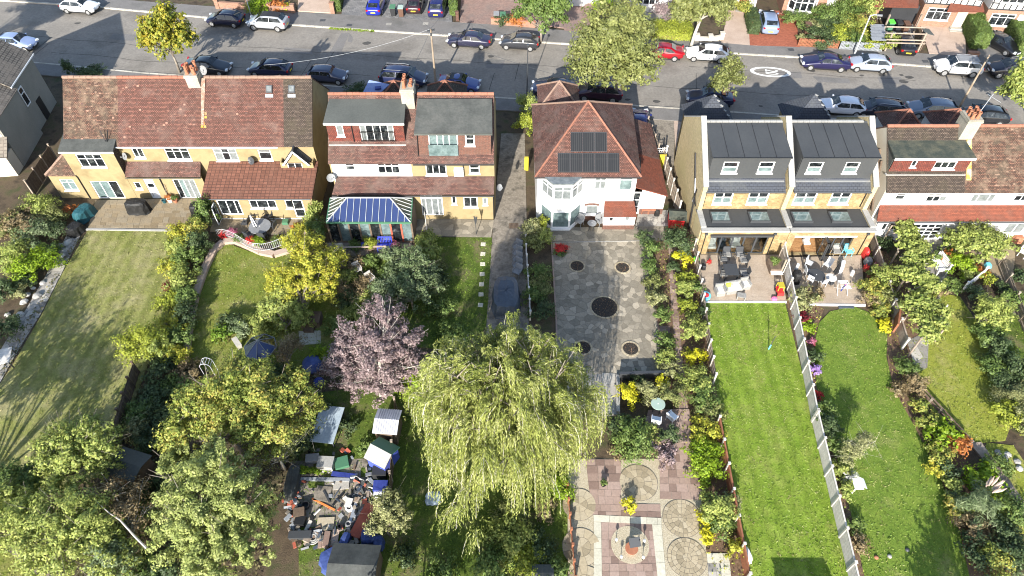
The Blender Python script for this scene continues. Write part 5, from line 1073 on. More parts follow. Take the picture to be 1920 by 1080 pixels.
def lowwall(pts, h, w, mat, label, piers=True, cat='wall', name='garden_wall', cap=None):
    root = thing(name, label, cat, (pts[0][0], pts[0][1], 0))
    m = MB(); c = MB()
    for a, b in zip(pts, pts[1:]):
        d = (Vector(b[:2]+(0,))-Vector(a[:2]+(0,))); L = d.length; an = math.atan2(d.y, d.x); mid = ((a[0]+b[0])/2, (a[1]+b[1])/2, h/2); m.obox(mid, (L,w,h), an); c.obox((mid[0],mid[1],h+.035), (L+.02,w+.08,.07), an)
    m.build('brickwork', W[mat], root); c.build('coping', W[cap or mat], root)
    if piers:
        for p in pts: m = MB(); m.obox((p[0],p[1],(h+.3)/2), (w+.2,w+.2,h+.3)); m.obox((p[0],p[1],h+.34), (w+.28,w+.28,.08)); m.build('pier', W[mat], root)
    return root
g = lambda px, py, z=0: P(px, py, z)[:2]
lowwall([g(410,17),g(470,20)], .8, .22, 'brick_pink', 'pink brick front wall behind the dark navy hatchback')
lowwall([g(477,21),g(508,22.5),g(551,25)], .7, .22, 'brick_pink', 'pink brick front wall with piers and planting behind the silver crossover')
lowwall([g(625,25),g(627,-5)], .9, .25, 'brick_pink', 'pink brick side wall at the end of the concrete drive')
lowwall([g(921,46),g(990,52),g(1004,53)], .75, .25, 'brick_pink', 'orange pink brick planter wall below the full green street tree', piers=False, cap='terracotta')
lowwall([g(1215,72),g(1300,76)], .35, .2, 'brick_pink', 'low brick edging under the lime green hedge bank', piers=False)
lowwall([g(1305,77),g(1330,78.5),g(1352,74)], .45, .22, 'render_c', 'low cream wall round the small front lawn')
lowwall([g(858,40),g(857,37)], 1.0, .3, 'brick_red', 'short red brick pier at the hedge end', piers=False)
lowwall([g(1812,106),g(1832,107)], .5, .35, 'brick_pink', 'low pink wall stub at the foot of the tall hedge', piers=False)
hedge([g(632,22),g(634,-10)], .9, 1.4, 'mid', 'ivy covered hedge between concrete drive and grey forecourt')
hedge([g(851,30),g(849,-20)], .7, 1.3, 'mid', 'narrow clipped hedge between grey and pink forecourts')
hedge([g(1222,64),g(1292,68)], 2.2, 1.0, 'yellowhedge', 'bright lime hedge bank between two large street trees', trimmed=False)
hedge([g(1412,66),g(1404,32)], 1.0, 1.2, 'dark', 'dark clipped hedge beside the red block drive')
hedge([g(1833,92),g(1812,50)], 1.5, 1.8, 'mid', 'tall green hedge between pink drive and dark drive')
hedge([g(1916,108),g(1895,66)], 1.4, 1.7, 'mid', 'tall green hedge at the right edge beside the black saloon')
for px,py,r,h,lf,lab in ((488,9,1.2,1.4,'lime','bright green ball shrub behind the pink brick wall'),(520,9,.9,1.0,'orange','rusty orange shrub behind the pink brick wall'),(536,13,.6,.7,'gold','small golden shrub beside the orange shrub and wall pier'),
  (1134,6,1.0,2.4,'lime','lime yellow conifer against the white house front'),(1147,14,.7,.8,'crimson','dark red shrub at the foot of the lime conifer'),(1252,20,1.4,1.4,'purple','bronze purple shrub above the lime hedge bank'),
  (1388,18,1.3,1.5,'mixed','mixed green and red shrub beside the beige drive'),(1492,34,1.4,1.2,'mid','rounded green shrub below the white bay window'),(1540,25,1.3,1.4,'mid','clipped green dome right of the white bay window'),
  (1578,22,2.0,2.2,'mid','large leafy green shrub right of the clipped dome'),(1520,48,1.0,.9,'pale','small pale shrub in the planted front garden'),(1552,45,1.3,1.1,'dark','dark clipped mound in the planted front garden'),
  (1540,66,1.5,1.3,'dark','bronze green mound behind the brown picket fence'),(1575,62,1.2,1.3,'yellowhedge','yellow green shrub above the picket fence join'),(1596,72,1.2,1.2,'mid','mid green shrub behind the grey picket fence'),(1610,48,1.4,1.8,'mixed','loose green and bronze shrub left of the timber screen'),(1640,76,1.5,1.0,'yellowhedge','lime shrub behind the grey picket fence beside the carport'),
  (1503,70,.5,.7,'pale','small pale plant by the brown picket fence end'),(1668,80,.9,1.4,'ygreen','yellow green climber on the carport front post'),(1625,14,1.4,2.6,'ygreen','yellow green creeper on the wall below the pink roof'),(946,36,.8,1.0,'dark','dark green shrub behind the brick planter wall'),(968,38,.8,1.0,'orange','orange grass tuft in the brick planter')):
    shrub(px,py,r,h,lf,lab,size=.16)
def picket(p, q, n, h, mat, label):
    root = thing('picket_fence', label, 'fence', (p[0], p[1], 0)); d = Vector((q[0]-p[0], q[1]-p[1], 0)); an = math.atan2(d.y, d.x)
    b = MB(); b.obox((0,0,h/2+.05), (.09,.03,h)); b.add([(-.045,-.015,h+.05),(.045,-.015,h+.05),(.045,.015,h+.05),(-.045,.015,h+.05),(0,-.015,h+.13),(0,.015,h+.13)], [(0,1,4),(2,3,5),(1,2,5,4),(3,0,4,5)]); me = None
    for i in range(n):
        if me is None: o = b.build('picket', W[mat], None, local=True); me = o.data
        else: o = bpy.data.objects.new('picket', me); COL.objects.link(o)
        o.parent = root; c = d*((i+.5)/n); o.location = c+Vector((0,0,random.uniform(-.02,.02))); o.rotation_euler = (0,random.uniform(-.02,.02),an)
    for z in (.3, h*.8): m = MB(); m.bar((p[0],p[1]+.05,z),(q[0],q[1]+.05,z),.05,.08); m.build('rail', W[mat], root)
    return root
picket(g(1494,88), g(1570,93), 32, .9, 'timber_r', 'red brown picket fence in front of the planted garden')
picket(g(1572,93.5), g(1652,98.5), 34, .9, 'timber_g', 'grey picket fence between the brown fence and the carport')
def bin_(px, py, body, lid, label, z=.1, rz=0, grp='wheelie bins'):
    x, y, _ = P(px, py, z); root = thing('wheelie_bin', label, 'bin', (x, y, z), grp, rz=rz)
    m = MB(); m.add([(-.24,-.28,.05),(.24,-.28,.05),(.24,.28,.05),(-.24,.28,.05),(-.29,-.34,1.0),(.29,-.34,1.0),(.29,.36,1.05),(-.29,.36,1.05)], [(0,3,2,1),(4,5,6,7),(0,1,5,4),(1,2,6,5),(2,3,7,6),(3,0,4,7)]); o = m.build('body', W[body], None, local=True); o.parent = root
    m = MB(); m.slab([(-.31,-.38,1.03),(.31,-.38,1.03),(.31,.4,1.1),(-.31,.4,1.1)], .05); m.tube([(-.28,.43,1.04),(.28,.43,1.04)], .025, 5); o = m.build('lid', W[lid], None, local=True); o.parent = root
    for s in (-1,1): m = MB(); m.obox((s*.26,.3,.1),(.06,.2,.2)); o = m.build('wheel', W['black'], None, local=True); o.parent = root
bin_(738,29,'bin_black','bin_green','black wheelie bin with green lid left of the brown bin on the forecourt'); bin_(753,30,'bin_brown','greengrey','brown wheelie bin with grey green lid between the parked cars')
bin_(931,42,'bin_black','greyplastic','black bin with grey lid behind the brick planter wall'); bin_(943,43,'bin_green','bin_green','green bin behind the brick planter wall')
bin_(1665,57,'bin_green','green','bin with bright green lid beside the carport boards'); bin_(1680,58,'bin_black','bin_black','black bin beside the bright green lidded bin'); bin_(1694,60,'bin_brown','bin_brown','brown bin beside the carport doorway')
bin_(1511,62,'bin_brown','bin_brown','small brown bin on the red block drive edge')
# carport
cp = thing('carport', 'open timber carport with grey board screen over a black hatchback', 'carport', (*g(1690,90), 0)); 
for px,py in ((1658,97),(1720,97),(1654,62),(1712,62)):
    x,y = g(px,py); m = MB(); m.box(x-.08,x+.08,y-.08,y+.08,0,2.1); m.build('post', W['timber'], cp)
for k in range(6):
    a, b = P(1662,62-0+k*6-12,2.1), P(1735,64+k*6-12,2.1); m = MB(); m.bar(a,b,.06,.12); m.build('rafter', W['timber'], cp) if k in (0,2,4,5) else None
for k in range(5):
    a, b = P(1632+k*.5,48+k*6,1.4), P(1658+k*.5,49+k*6,1.4); m = MB(); m.bar(a,b,.7,.04); m.build('board', W['timber_g'], cp)
for k in range(5):
    x,y = g(1722+k*1.2,95-k*5); m = MB(); m.box(x-.05,x+.05,y-.3,y+.3,.1,1.2); m.build('board', W['timber_d'], cp)
m = MB(); m.slab([P(1735,62,1.9),P(1752,66,1.9),P(1742,54,1.9),P(1728,52,1.9)], .05); m.build('roof_sheet', W['flat_grey'], cp)
# house fronts across the street (lower storeys show)
def front(x0, w, wallm, roofm, label, dy=6.6, tudor=False, bay=True, baymat='render_w', dm='wood_white', lower=None):
    y0 = lerp(BK, x0)+dy; root = thing('terraced_house', label, 'house', (x0, y0, 0), 'houses across the street', rz=R(-7.2))
    def pt(m, n, mat): o = m.build(n, W[mat], None, local=True); o.parent = root; return o
    def win(a, b, c, d, y, n=2):
        m = MB(); f = .07
        m.box(a,a+f,y-.05,y-.002,c,d); m.box(b-f,b,y-.05,y-.002,c,d); m.box(a+f,b-f,y-.05,y-.002,c,c+f); m.box(a+f,b-f,y-.05,y-.002,d-f,d)
        for k in range(1,n): x = a+(b-a)*k/n; m.box(x-.03,x+.03,y-.048,y-.004,c+f,d-f)
        m.box(a+f,b-f,y-.046,y-.006,c+(d-c)*.7-.03,c+(d-c)*.7+.03); m.box(a-.08,b+.08,y-.12,y-.003,c-.1,c-.01); o = pt(m, 'window', 'white')
        for k in range(n): g_ = MB(); g_.box(a+f+(b-a-2*f)*k/n+.02,a+f+(b-a-2*f)*(k+1)/n-.02,y-.03,y-.02,c+f,d-f); q = pt(g_, 'pane', 'glass'); q.parent = o
    lo = lower or wallm
    m = MB(); m.box(0,w,0,8,0,2.6); pt(m, 'wall', lo); m = MB(); m.box(0,w,0,8,2.6,5.2); pt(m, 'wall', wallm)
    m = MB(); m.slab([(-.2,-.3,5.1),(w+.2,-.3,5.1),(w+.2,4,8.4),(-.2,4,8.4)], .12); m.slab([(-.2,8.3,5.1),(w+.2,8.3,5.1),(w+.2,4,8.4),(-.2,4,8.4)], .12); pt(m, 'roof', roofm)
    m = MB(); m.add([(0,0,5.15),(0,8,5.15),(0,4,8.3),(w,0,5.15),(w,8,5.15),(w,4,8.3)], [(0,2,1),(3,4,5)]); pt(m, 'gable', wallm)
    if bay:
        m = MB(); m.prism([(.5,0),(1.0,-.8),(3.0,-.8),(3.5,0)], 0, .9); m.prism([(.5,0),(1.0,-.8),(3.0,-.8),(3.5,0)], 2.3, 3.0); pt(m, 'bay', baymat)
        m = MB(); m.prism([(.58,0),(1.04,-.74),(2.96,-.74),(3.42,0)], .9, 2.3); pt(m, 'bay_glass', 'glass')
        m = MB()
        for a, b in ((.52,-.02),(1.02,-.77),(1.66,-.77),(2.34,-.77),(2.98,-.77),(3.48,-.02)): m.box(a-.05,a+.05,b-.05,b+.05,.9,2.3)
        for z in (.93, 1.85, 2.27): m.prism([(.52,0),(1.01,-.79),(2.99,-.79),(3.48,0)], z-.035, z+.035)
        pt(m, 'bay_frame', 'white'); m = MB(); m.slab([(.4,-.0,3.3),(3.6,0,3.3),(3.1,-1,3.0),(.9,-1,3.0)], .08); pt(m, 'bay_roof', roofm)
    else: win(.6, 3.0, .9, 2.2, 0, 3)
    win(.8, 3.0, 3.4, 4.6, 0, 3); win(w-1.9, w-.8, 3.4, 4.6, 0, 2)
    m = MB(); m.box(w-1.9,w-.9,-.06,-.003,.1,2.2); pt(m, 'door', dm); m = MB(); m.box(w-2.2,w-.6,-.9,-.07,0,.15); m.box(w-2.1,w-.7,-.6,-.07,.15,.3); pt(m, 'doorstep', 'grey_slab')
    if tudor:
        m = MB()
        for x in np.linspace(.1, w-.1, 9): m.box(x-.06,x+.06,-.04,-.004,2.6,5.1)
        for z in (2.65, 3.3, 5.0): m.box(0,w,-.05,-.006,z-.06,z+.06)
        pt(m, 'timber_framing', 'blackgate')
    return root
front(-34.5, 7.2, 'render_c', 'tile_dred', 'cream rendered house above the pink brick wall at top', 8)
front(-26.5, 7.4, 'render_w', 'tile_dred', 'white rendered house above the concrete drive at top', 9)
front(-18.5, 7.2, 'brick_red', 'tile_dred', 'red brick house above the bright blue car at top', 9.2)
front(-10.6, 7.4, 'render_c', 'tile_brown', 'cream house with red door above the navy car at top', 9.2, dm='red')
front(-2.4, 7.0, 'pebble', 'tile_dred', 'grey rendered house above the brick planter wall at top', 7.4, lower='pebble', baymat='pebble')
front(5.2, 7.2, 'render_w', 'tile_dred', 'white house with curved doorstep above the pink forecourt at top', 6.4)
front(13.0, 6.8, 'render_w', 'tile_dred', 'white house behind the bronze purple shrub at top', 6.3, dm='rust')
front(20.4, 7.0, 'render_w', 'tile_dred', 'white house above the beige drive at top', 7.6, dm='rust')
front(30.0, 6.4, 'brick_pink', 'tile_dred', 'brick house with the large white bay window at top', 6.9)
front(37.2, 5.6, 'brick_pink', 'tile_mid', 'brick house with the low pink garage roof beside the carport', 8.0, bay=False)
m = MB(); m.slab([P(1634,12,2.4),P(1722,14,2.4),P(1724,-14,3.0),P(1640,-14,3.0)], .1); o = tag(m.build('garage_roof', W['tile_mid']), 'low pink tiled garage roof above the black boarded doors', 'garage')
m = MB(); a, b = g(1660,50), g(1712,52); m.box(a[0],b[0],a[1]+.2,a[1]+3.5,0,2.2); tag(m.build('garage', W['blackgate']), 'black boarded garage front beyond the carport', 'garage')
front(44.0, 5.6, 'render_w', 'tile_dred', 'brick and black timbered house left of the shared tiled canopy', 5.9, tudor=True, bay=False, lower='brick_pink', dm='render_c')
front(50.2, 5.2, 'render_w', 'tile_dred', 'brick and black timbered house above the black saloon drive', 5.4, tudor=True, bay=False, lower='brick_pink')
m = MB(); m.slab([P(1776,22,2.35),P(1846,22,2.35),P(1842,2,2.9),P(1784,2,2.9)], .1); tag(m.build('porch_canopy', W['tile_mid']), 'orange tiled porch canopy between the two timbered fronts', 'canopy')
# ================================================================ STREET FURNITURE
def pole(px, py, h, r, mat, label, name='telegraph_pole', lean=(0,0), top='tele', arm=None):
    x, y, _ = P(px, py, .1); root = thing(name, label, 'pole' if name == 'telegraph_pole' else 'street lamp', (x, y, .1)); T = Vector((x+lean[0], y+lean[1], .1+h))
    m = MB(); m.tube([(x,y,.0),tuple(T)], [r,r*.6], 8); m.build('pole', W[mat], root)
    if top == 'tele':
        m = MB(); m.obox(tuple(T-Vector((0,0,.15))), (.7,.1,.1), .3); m.obox(tuple(T-Vector((0,0,.5))), (.16,.22,.3)); m.build('crossarm', W['dark'], root)
        m = MB()
        for s in (-.3,-.1,.1,.3): m.lathe((T.x+s, T.y+s*.3, T.z-.1), [(.04,0),(.05,.06),(.03,.12)], 6)
        m.build('insulators', W['dark'], root)
    elif top == 'lamp':
        e = T+Vector((arm[0],arm[1],.15)); m = MB(); m.tube([T,T+Vector((arm[0]*.4,arm[1]*.4,.14)),e], [r*.6,r*.5,r*.45], 6); m.build('arm', W[mat], root); m = MB(); m.obox(tuple(e), (.5,.22,.12), math.atan2(arm[1],arm[0])); m.build('lantern', W['greyplastic'], root)
    else: m = MB(); m.obox(tuple(T+Vector((0,0,.05))), (.22,.3,.12)); m.build('lantern', W['dark'], root)
    return root, T
tp, TT = pole(818,166,6.2,.12,'polewood','timber telegraph pole on the near pavement beside the blue convertible')
pole(988,180,5.3,.06,'dark','thin dark lamp post by the dark grey hatchback', 'street_lamp', top='small')
pole(1602,102,4.2,.09,'polegrey','pale grey leaning lamp post with a curved arm behind the silver blue hatchback', 'street_lamp', top='lamp', arm=(.8,-.2))
pole(1797,204,5.6,.11,'polewood','timber telegraph pole at the right beside the slate grey crossover')
pole(471,29,4.5,.07,'polegrey','pale grey lamp post by the dark navy hatchback', 'street_lamp', top='lamp', arm=(-.6,-.3))
def wire(a, b, sag, label, r=.012, mat='dark'):
    a, b = Vector(a), Vector(b); m = MB(); m.tube([tuple(a.lerp(b,t/10)-Vector((0,0,4*sag*(t/10)*(1-t/10)))) for t in range(11)], r, 4); return tag(m.build('cable', W[mat]), label, 'cable')
wire(TT, P(495,122,6.8), .6, 'pale overhead cable from the telegraph pole to the long tiled roof', .011, 'polegrey')
wire(TT, (PX2-.1,YR2,10.0), .25, 'overhead cable from the telegraph pole to the chimney behind the glass conservatory'); wire(TT, (-18,76,6.4), .4, 'overhead cable from the pole towards the bright blue car'); wire(TT, (-2,78,6.4), .4, 'overhead cable from the pole to the grey house across the street'); wire(TT, (3,50,7.2), .3, 'overhead cable from the pole to the pyramid roof')
wire(P(1797,204,.1)[:2]+(5.6,), P(1880,-10,6), .5, 'overhead cable over the pink drive at the right')
# ================================================================ STREET TREES
tree('street_tree','yellow green street tree turning orange by the left chimney','tree',P(337,136)[:2],2.2,.14,[lob(312,74,4.2,2.3,2.2),lob(300,55,5.2,1.7,1.7),lob(318,38,6.3,1.4,1.6),lob(345,72,4.4,1.4),lob(280,80,4.2,1.2)],'street',.3,cover=1.3,clump=.24)
tree('street_tree','full green street tree beside the brick planter wall','tree',P(1014,80)[:2],1.8,.16,[lob(1020,22,3.8,2.4,2.0),lob(995,18,3.9,1.7),lob(1045,15,4.2,1.6),lob(1022,-8,5.2,2.0)],'mid',.32,cover=1.3,clump=.24)
tree('street_tree','largest street tree with olive foliage over the maroon off-roader','tree',P(1152,193)[:2],3.0,.26,[lob(1150,100,6.2,3.6,2.6),lob(1110,110,5.6,2.2,1.8),lob(1195,110,5.6,2.2,1.8),lob(1145,60,8.4,2.6,2.2),lob(1180,40,8.8,2.0),lob(1150,145,4.6,2.0,1.4),lob(1190,75,7.0,2.0),lob(1120,75,7.2,2.0),lob(1205,140,4.8,1.3,1)],'olive',.27,cover=1.25,clump=.22,nl=22)
tree('street_tree','olive street tree with a long pale trunk beside the lime hedge bank','tree',P(1294,93)[:2],3.4,.2,[lob(1310,18,5.2,2.6,2.0),lob(1285,10,5.6,1.9),lob(1340,14,5.4,1.9),lob(1312,-12,6.8,2.2)],'olive',.27,mat='bark_w',cover=1.3,clump=.22,lean=(.5,.2))
tree('street_tree','small round olive street tree beside the speed limit roundel','tree',P(1358,196)[:2],1.6,.09,[lob(1366,150,3.2,1.5,1.5),lob(1370,130,3.9,1.2,1.2),lob(1352,160,3.0,1.0)],'olive',.24,cover=1.1,clump=.25)
tree('street_tree','pale green street tree cut off by the right edge','tree',P(1925,215)[:2],2.0,.14,[lob(1925,165,3.8,1.9,2.0),lob(1908,178,3.3,1.2),lob(1935,140,5,1.6)],'ygreen',.28,cover=1.3,clump=.24)
tree('street_tree','street tree beyond the left edge whose shadow falls on the road','tree',(-57.5,62.6),2.5,.2,[(-55.5,62.2,5.0,2.6,2.6,2.2),(-54.2,62.6,5.8,1.8,1.8,1.6),(-57.5,62.4,6.2,2.2,2.2,2)],'mid',.24,cover=1.5,clump=.3)
shrub(128,128,.5,1.8,'dark','slim dark conifer behind the long tiled roof',name='conifer',cat='conifer'); shrub(165,137,1.3,.8,'dark','low dark front hedge shrub behind the long tiled roof'); shrub(665,168,1.0,1.0,'dark','dark round shrub on the near pavement edge by the pale blue roof')
# ================================================================ GARDENS: lawns, paths, paving pieces
W['lawn_dry'] = GRASS('dry mown lawn', ((.13,.15,.035),(.18,.19,.055),(.235,.225,.08)), (.30,.265,.14), .45, .45, .7, stripe=.12)
W['lawn_two'] = GRASS('small lawn', ((.10,.135,.02),(.145,.17,.03),(.19,.19,.05)), (.25,.22,.09), .5, .5, .68)
W['lawn_rough'] = GRASS('dark rough lawn', ((.045,.075,.014),(.08,.115,.02),(.11,.13,.03)), (.16,.13,.075), .5, .5, .66)  # darker greens than the other lawns
W['lawn_vivid'] = GRASS('lush lawn', ((.10,.17,.016),(.15,.22,.026),(.195,.265,.04)), (.25,.27,.07), .6, .5, .72, stripe=.1, dirt=(.27,.23,.12), dlo=.665)
W['lawn_green'] = GRASS('mown lawn', ((.085,.14,.02),(.12,.18,.026),(.165,.22,.036)), (.21,.225,.07), .5, .55, .72, dirt=(.25,.21,.12), dlo=.66)
W['lawn_lime'] = GRASS('lime lawn', ((.16,.19,.025),(.205,.225,.035),(.24,.245,.05)), (.29,.26,.1), .5, .52, .7)
def lawn(px, mat, z): return flat('lawn', px, mat, z)
LAWNS = [([(165,431),(325,434),(330,520),(310,610),(275,690),(245,770),(215,880),(120,920),(-60,940),(-90,800),(-28,760),(20,690),(78,590),(118,510)],'lawn_dry',.04),
 ([(405,470),(425,456),(470,472),(515,484),(560,468),(640,500),(640,640),(560,700),(440,720),(352,680),(362,590),(382,520)],'lawn_two',.044),
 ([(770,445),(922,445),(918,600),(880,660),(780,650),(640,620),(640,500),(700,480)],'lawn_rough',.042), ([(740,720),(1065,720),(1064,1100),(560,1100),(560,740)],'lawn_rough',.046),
 ([(1316,568),(1472,568),(1602,1095),(1408,1095),(1372,930),(1348,760)],'lawn_vivid',.04),
 ([(1528,640),(1536,605),(1556,584),(1600,574),(1640,590),(1664,625),(1662,670),(1676,730),(1715,800),(1765,900),(1800,1000),(1822,1100),(1625,1100),(1595,960),(1560,820),(1530,720)],'lawn_green',.042),
 ([(1738,545),(1800,556),(1842,620),(1872,720),(1898,790),(1885,826),(1820,832),(1760,790),(1724,730),(1716,680),(1738,610)],'lawn_lime',.044),
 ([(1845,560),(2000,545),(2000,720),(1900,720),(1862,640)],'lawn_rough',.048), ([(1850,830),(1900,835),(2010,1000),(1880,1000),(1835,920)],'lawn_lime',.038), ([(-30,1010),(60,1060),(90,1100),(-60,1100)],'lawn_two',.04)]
for a in LAWNS: lawn(*a)
def inpoly(p, poly):
    c = False; j = len(poly)-1
    for i in range(len(poly)):
        if (poly[i][1] > p[1]) != (poly[j][1] > p[1]) and p[0] < (poly[j][0]-poly[i][0])*(p[1]-poly[i][1])/(poly[j][1]-poly[i][1])+poly[i][0]: c = not c
        j = i
    return c
# real grass blades over the lawns
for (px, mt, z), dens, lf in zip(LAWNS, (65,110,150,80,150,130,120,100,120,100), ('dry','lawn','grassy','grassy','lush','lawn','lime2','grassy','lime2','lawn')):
    if lf == 'dry' and 'dry' not in LF: LF['dry'] = LEAF('dry grass blade', (.13,.15,.03), (.2,.2,.055), (.31,.275,.13), trans=.2, hsc=.3)
    if lf == 'lawn' and 'lawn' not in LF: LF['lawn'] = LEAF('lawn blade', (.09,.16,.02), (.14,.215,.03), (.2,.25,.05), (.31,.30,.12), trans=.2, hsc=.25)
    if lf == 'lush' and 'lush' not in LF: LF['lush'] = LEAF('lush blade', (.10,.165,.018), (.155,.225,.032), (.21,.265,.05), (.32,.32,.13), trans=.2, hsc=.22)
    if lf == 'lime2' and 'lime2' not in LF: LF['lime2'] = LEAF('lime blade', (.13,.185,.022), (.19,.24,.036), (.26,.285,.06), trans=.2)
    poly = G2(px, z); a = np.array(poly); lo, hi = a.min(0), a.max(0); hi[1] = min(hi[1], 60); n = int((hi[0]-lo[0])*(hi[1]-lo[1])*dens*.5)
    q = lo+(hi-lo)*RNG.random((n,2)); q = q[[inpoly(t, poly) for t in q]]; n = len(q)
    pc = lo+(hi-lo)*RNG.random((46,2)); pr = .12+.5*RNG.random(46)**3; worn = (np.linalg.norm(q[:,None,:]-pc[None], axis=2)+.12*RNG.normal(size=(n,46)) < pr).any(1)
    for sel, l2 in ((~worn, lf), (worn, 'dry')):
        k = int(sel.sum())
        if not k: continue
        C_ = np.column_stack([q[sel], np.full(k, z+.025)]); N_ = RNG.normal(size=(k,3)); N_[:,2] = .5+.6*np.abs(N_[:,2]); stuff(leaf_obj('grass', C_, N_, .13, LF[l2], None, .3))
def clip(poly, a, b, c):   # keep a*x+b*y<=c
    out = []
    for i in range(len(poly)):
        p, q = poly[i], poly[(i+1)%len(poly)]; dp, dq = a*p[0]+b*p[1]-c, a*q[0]+b*q[1]-c
        if dp <= 0: out.append(p)
        if dp*dq < 0: t = dp/(dp-dq); out.append((p[0]+(q[0]-p[0])*t, p[1]+(q[1]-p[1])*t))
    return out
def ccw(poly): return poly if sum(poly[i][0]*poly[(i+1)%len(poly)][1]-poly[(i+1)%len(poly)][0]*poly[i][1] for i in range(len(poly))) > 0 else poly[::-1]
def cells(poly, sp, jit=.42):
    poly = ccw(poly); a = np.array(poly); lo, hi = a.min(0)-sp, a.max(0)+sp; nx, ny = int((hi[0]-lo[0])/sp)+1, int((hi[1]-lo[1])/sp)+1
    pt = {(i,j): (lo[0]+sp*(i+random.uniform(-jit,jit)+.5*(j%2)), lo[1]+sp*(j+random.uniform(-jit,jit))) for i in range(nx+1) for j in range(ny+1) if random.random() > .24}
    for (i, j), p in pt.items():
        c = list(poly)
        for di in range(-2,3):
            for dj in range(-2,3):
                if (di or dj) and (i+di,j+dj) in pt and c:
                    q = pt[(i+di,j+dj)]; A, B = q[0]-p[0], q[1]-p[1]; L = math.hypot(A,B); c = clip(c, A/L, B/L, (A*(p[0]+q[0])/2+B*(p[1]+q[1])/2)/L-.012)
        if len(c) > 2 and abs(sum(c[k][0]*c[(k+1)%len(c)][1]-c[(k+1)%len(c)][0]*c[k][1] for k in range(len(c))))/2 > .008: yield c
def slabtop(root, poly, z, t, mat, name='paving_stone'):
    m = MB(); dz = random.uniform(-.006,.008); m.prism(poly, z-t, z+dz); return m.build(name, W[mat], root)
def paved(name, label, quads, mat, sp=None, z=.05, cat='patio', base='crazyjoint', rows=None, piece='paving_stone'):
    """a paved area: mortar bed (the structure) with every stone its own child"""
    first = G2(quads[0]); m = MB()
    for q in quads: m.prism(G2(q, 0), 0, z-.012)
    bed = m.build(name, W[base]); struct(bed); n = 0; rest = MB()
    for q in quads:
        w = ccw(G2(q, 0))
        if sp:
            for c in cells(w, sp):
                n += 1
                if n <= 300: slabtop(bed, c, z, .03, mat, piece)
                else: rest.prism(c, z-.03, z+random.uniform(-.006,.008))
        else:
            A, B, C, D = [Vector((*p, 0)) for p in G2(q, 0)]; T = lambda u, v: (A.lerp(B,u)).lerp(D.lerp(C,u), v)
            Lu, Lv = ((B-A).length+(C-D).length)/2, (D-A).length; rh, cw = rows; v = 0
            while v < 1-1e-3:
                h_ = min(1-v, random.choice(rh)/Lv); u = 0
                if 1-v-h_ < .2/Lv: h_ = 1-v
                while u < 1-1e-3:
                    w_ = min(1-u, random.choice(cw)/Lu); w_ = 1-u if 1-u-w_ < .2/Lu else w_
                    gu, gv = .008/Lu, .008/Lv; pts = [tuple(T(a,b)[:2]) for a, b in ((u+gu,v+gv),(u+w_-gu,v+gv),(u+w_-gu,v+h_-gv),(u+gu,v+h_-gv))]; n += 1
                    if n <= 300: slabtop(bed, pts, z, .03, mat, piece)
                    else: rest.prism(pts, z-.03, z)
                    u += w_
                v += h_
    if rest.v: stuff(rest.build(piece, W[mat], bed))
    return bed
paved('patio', '', [[(180,377),(386,373),(374,430),(166,428)]], 'sandstone', rows=((.3,.45,.6,.6),(.45,.6,.6,.9)), z=.1)
m = MB(); a, b = g(160,431), g(376,434); m.bar((*a,.05),(*b,.05),.18,.12); struct(m.build('patio_edging', W['coping']))
paved('path', '', [[(128,437),(156,432),(118,510),(92,508)],[(92,508),(118,510),(78,588),(50,580)],[(50,580),(78,588),(36,655),(6,650)],[(6,650),(36,655),(-24,762),(-60,755)]], 'grey_slab', .42, z=.06)
paved('patio', '', [[(398,408),(582,411),(578,442),(395,436)]], 'sandstone', rows=((.6,.75),(.6,.8,.9)), z=.1)
paved('patio', '', [[(782,409),(926,414),(921,446),(778,443)]], 'crazy', .5, z=.07)
flat('drive', [(925,415),(940,250),(984,250),(992,640),(910,640),(918,520)], 'concrete', .05)
x,y = g(963,424); m = MB(); m.box(x-.38,x+.38,y-.3,y+.3,.05,.062); tag(m.build('manhole_cover', W['timber_d']), 'dark square manhole cover in the concrete drive', 'manhole cover')
flat('drive', [(1186,235),(1250,205),(1268,205),(1262,330),(1200,330)], 'concrete', .05); flat('drive', [(1262,205),(1310,205),(1305,260),(1268,300)], 'beigepave', .055)
flat('front_garden', [(1000,200),(1192,200),(1190,215),(1000,215)], 'concrete', .045)
paved('patio', '', [[(1004,428),(1245,425),(1247,452),(1034,454)]], 'crazy', .48, z=.06)
paved('patio', '', [[(1198,395),(1252,395),(1252,425),(1190,428)]], 'grey_slab', .5, z=.055)
paved('patio', '', [[(1036,455),(1216,452),(1228,560),(1040,560)]], 'crazy', .39, z=.06); paved('patio', '', [[(1040,560),(1228,560),(1241,702),(1044,702)]], 'crazy', .39, z=.06)
paved('patio', '', [[(1062,702),(1160,702),(1163,778),(1066,790)]], 'grey_slab', .6, z=.058)
paved('path', '', [[(1128,700),(1160,702),(1163,778),(1128,778)]], 'grey_slab', rows=((.9,),(.9,)), z=.085)
paved('patio', '', [[(1215,770),(1292,768),(1296,832),(1200,830)]], 'pinkslab', rows=((.3,.45),(.3,.45)), z=.1)
def edging(px, mat, w=.1, h=.09, lab='edging'):
    m = MB(); p = G2(px)
    for a, b in zip(p, p[1:]): m.bar((*a,h/2),(*b,h/2),w,h)
    return struct(m.build(lab, W[mat]))
edging([(1034,455),(1043,600),(1046,705)], 'pinkslab'); edging([(1217,452),(1243,704)], 'pinkslab'); edging([(1036,455.5),(1216,452.5)], 'coping', .05, .08)
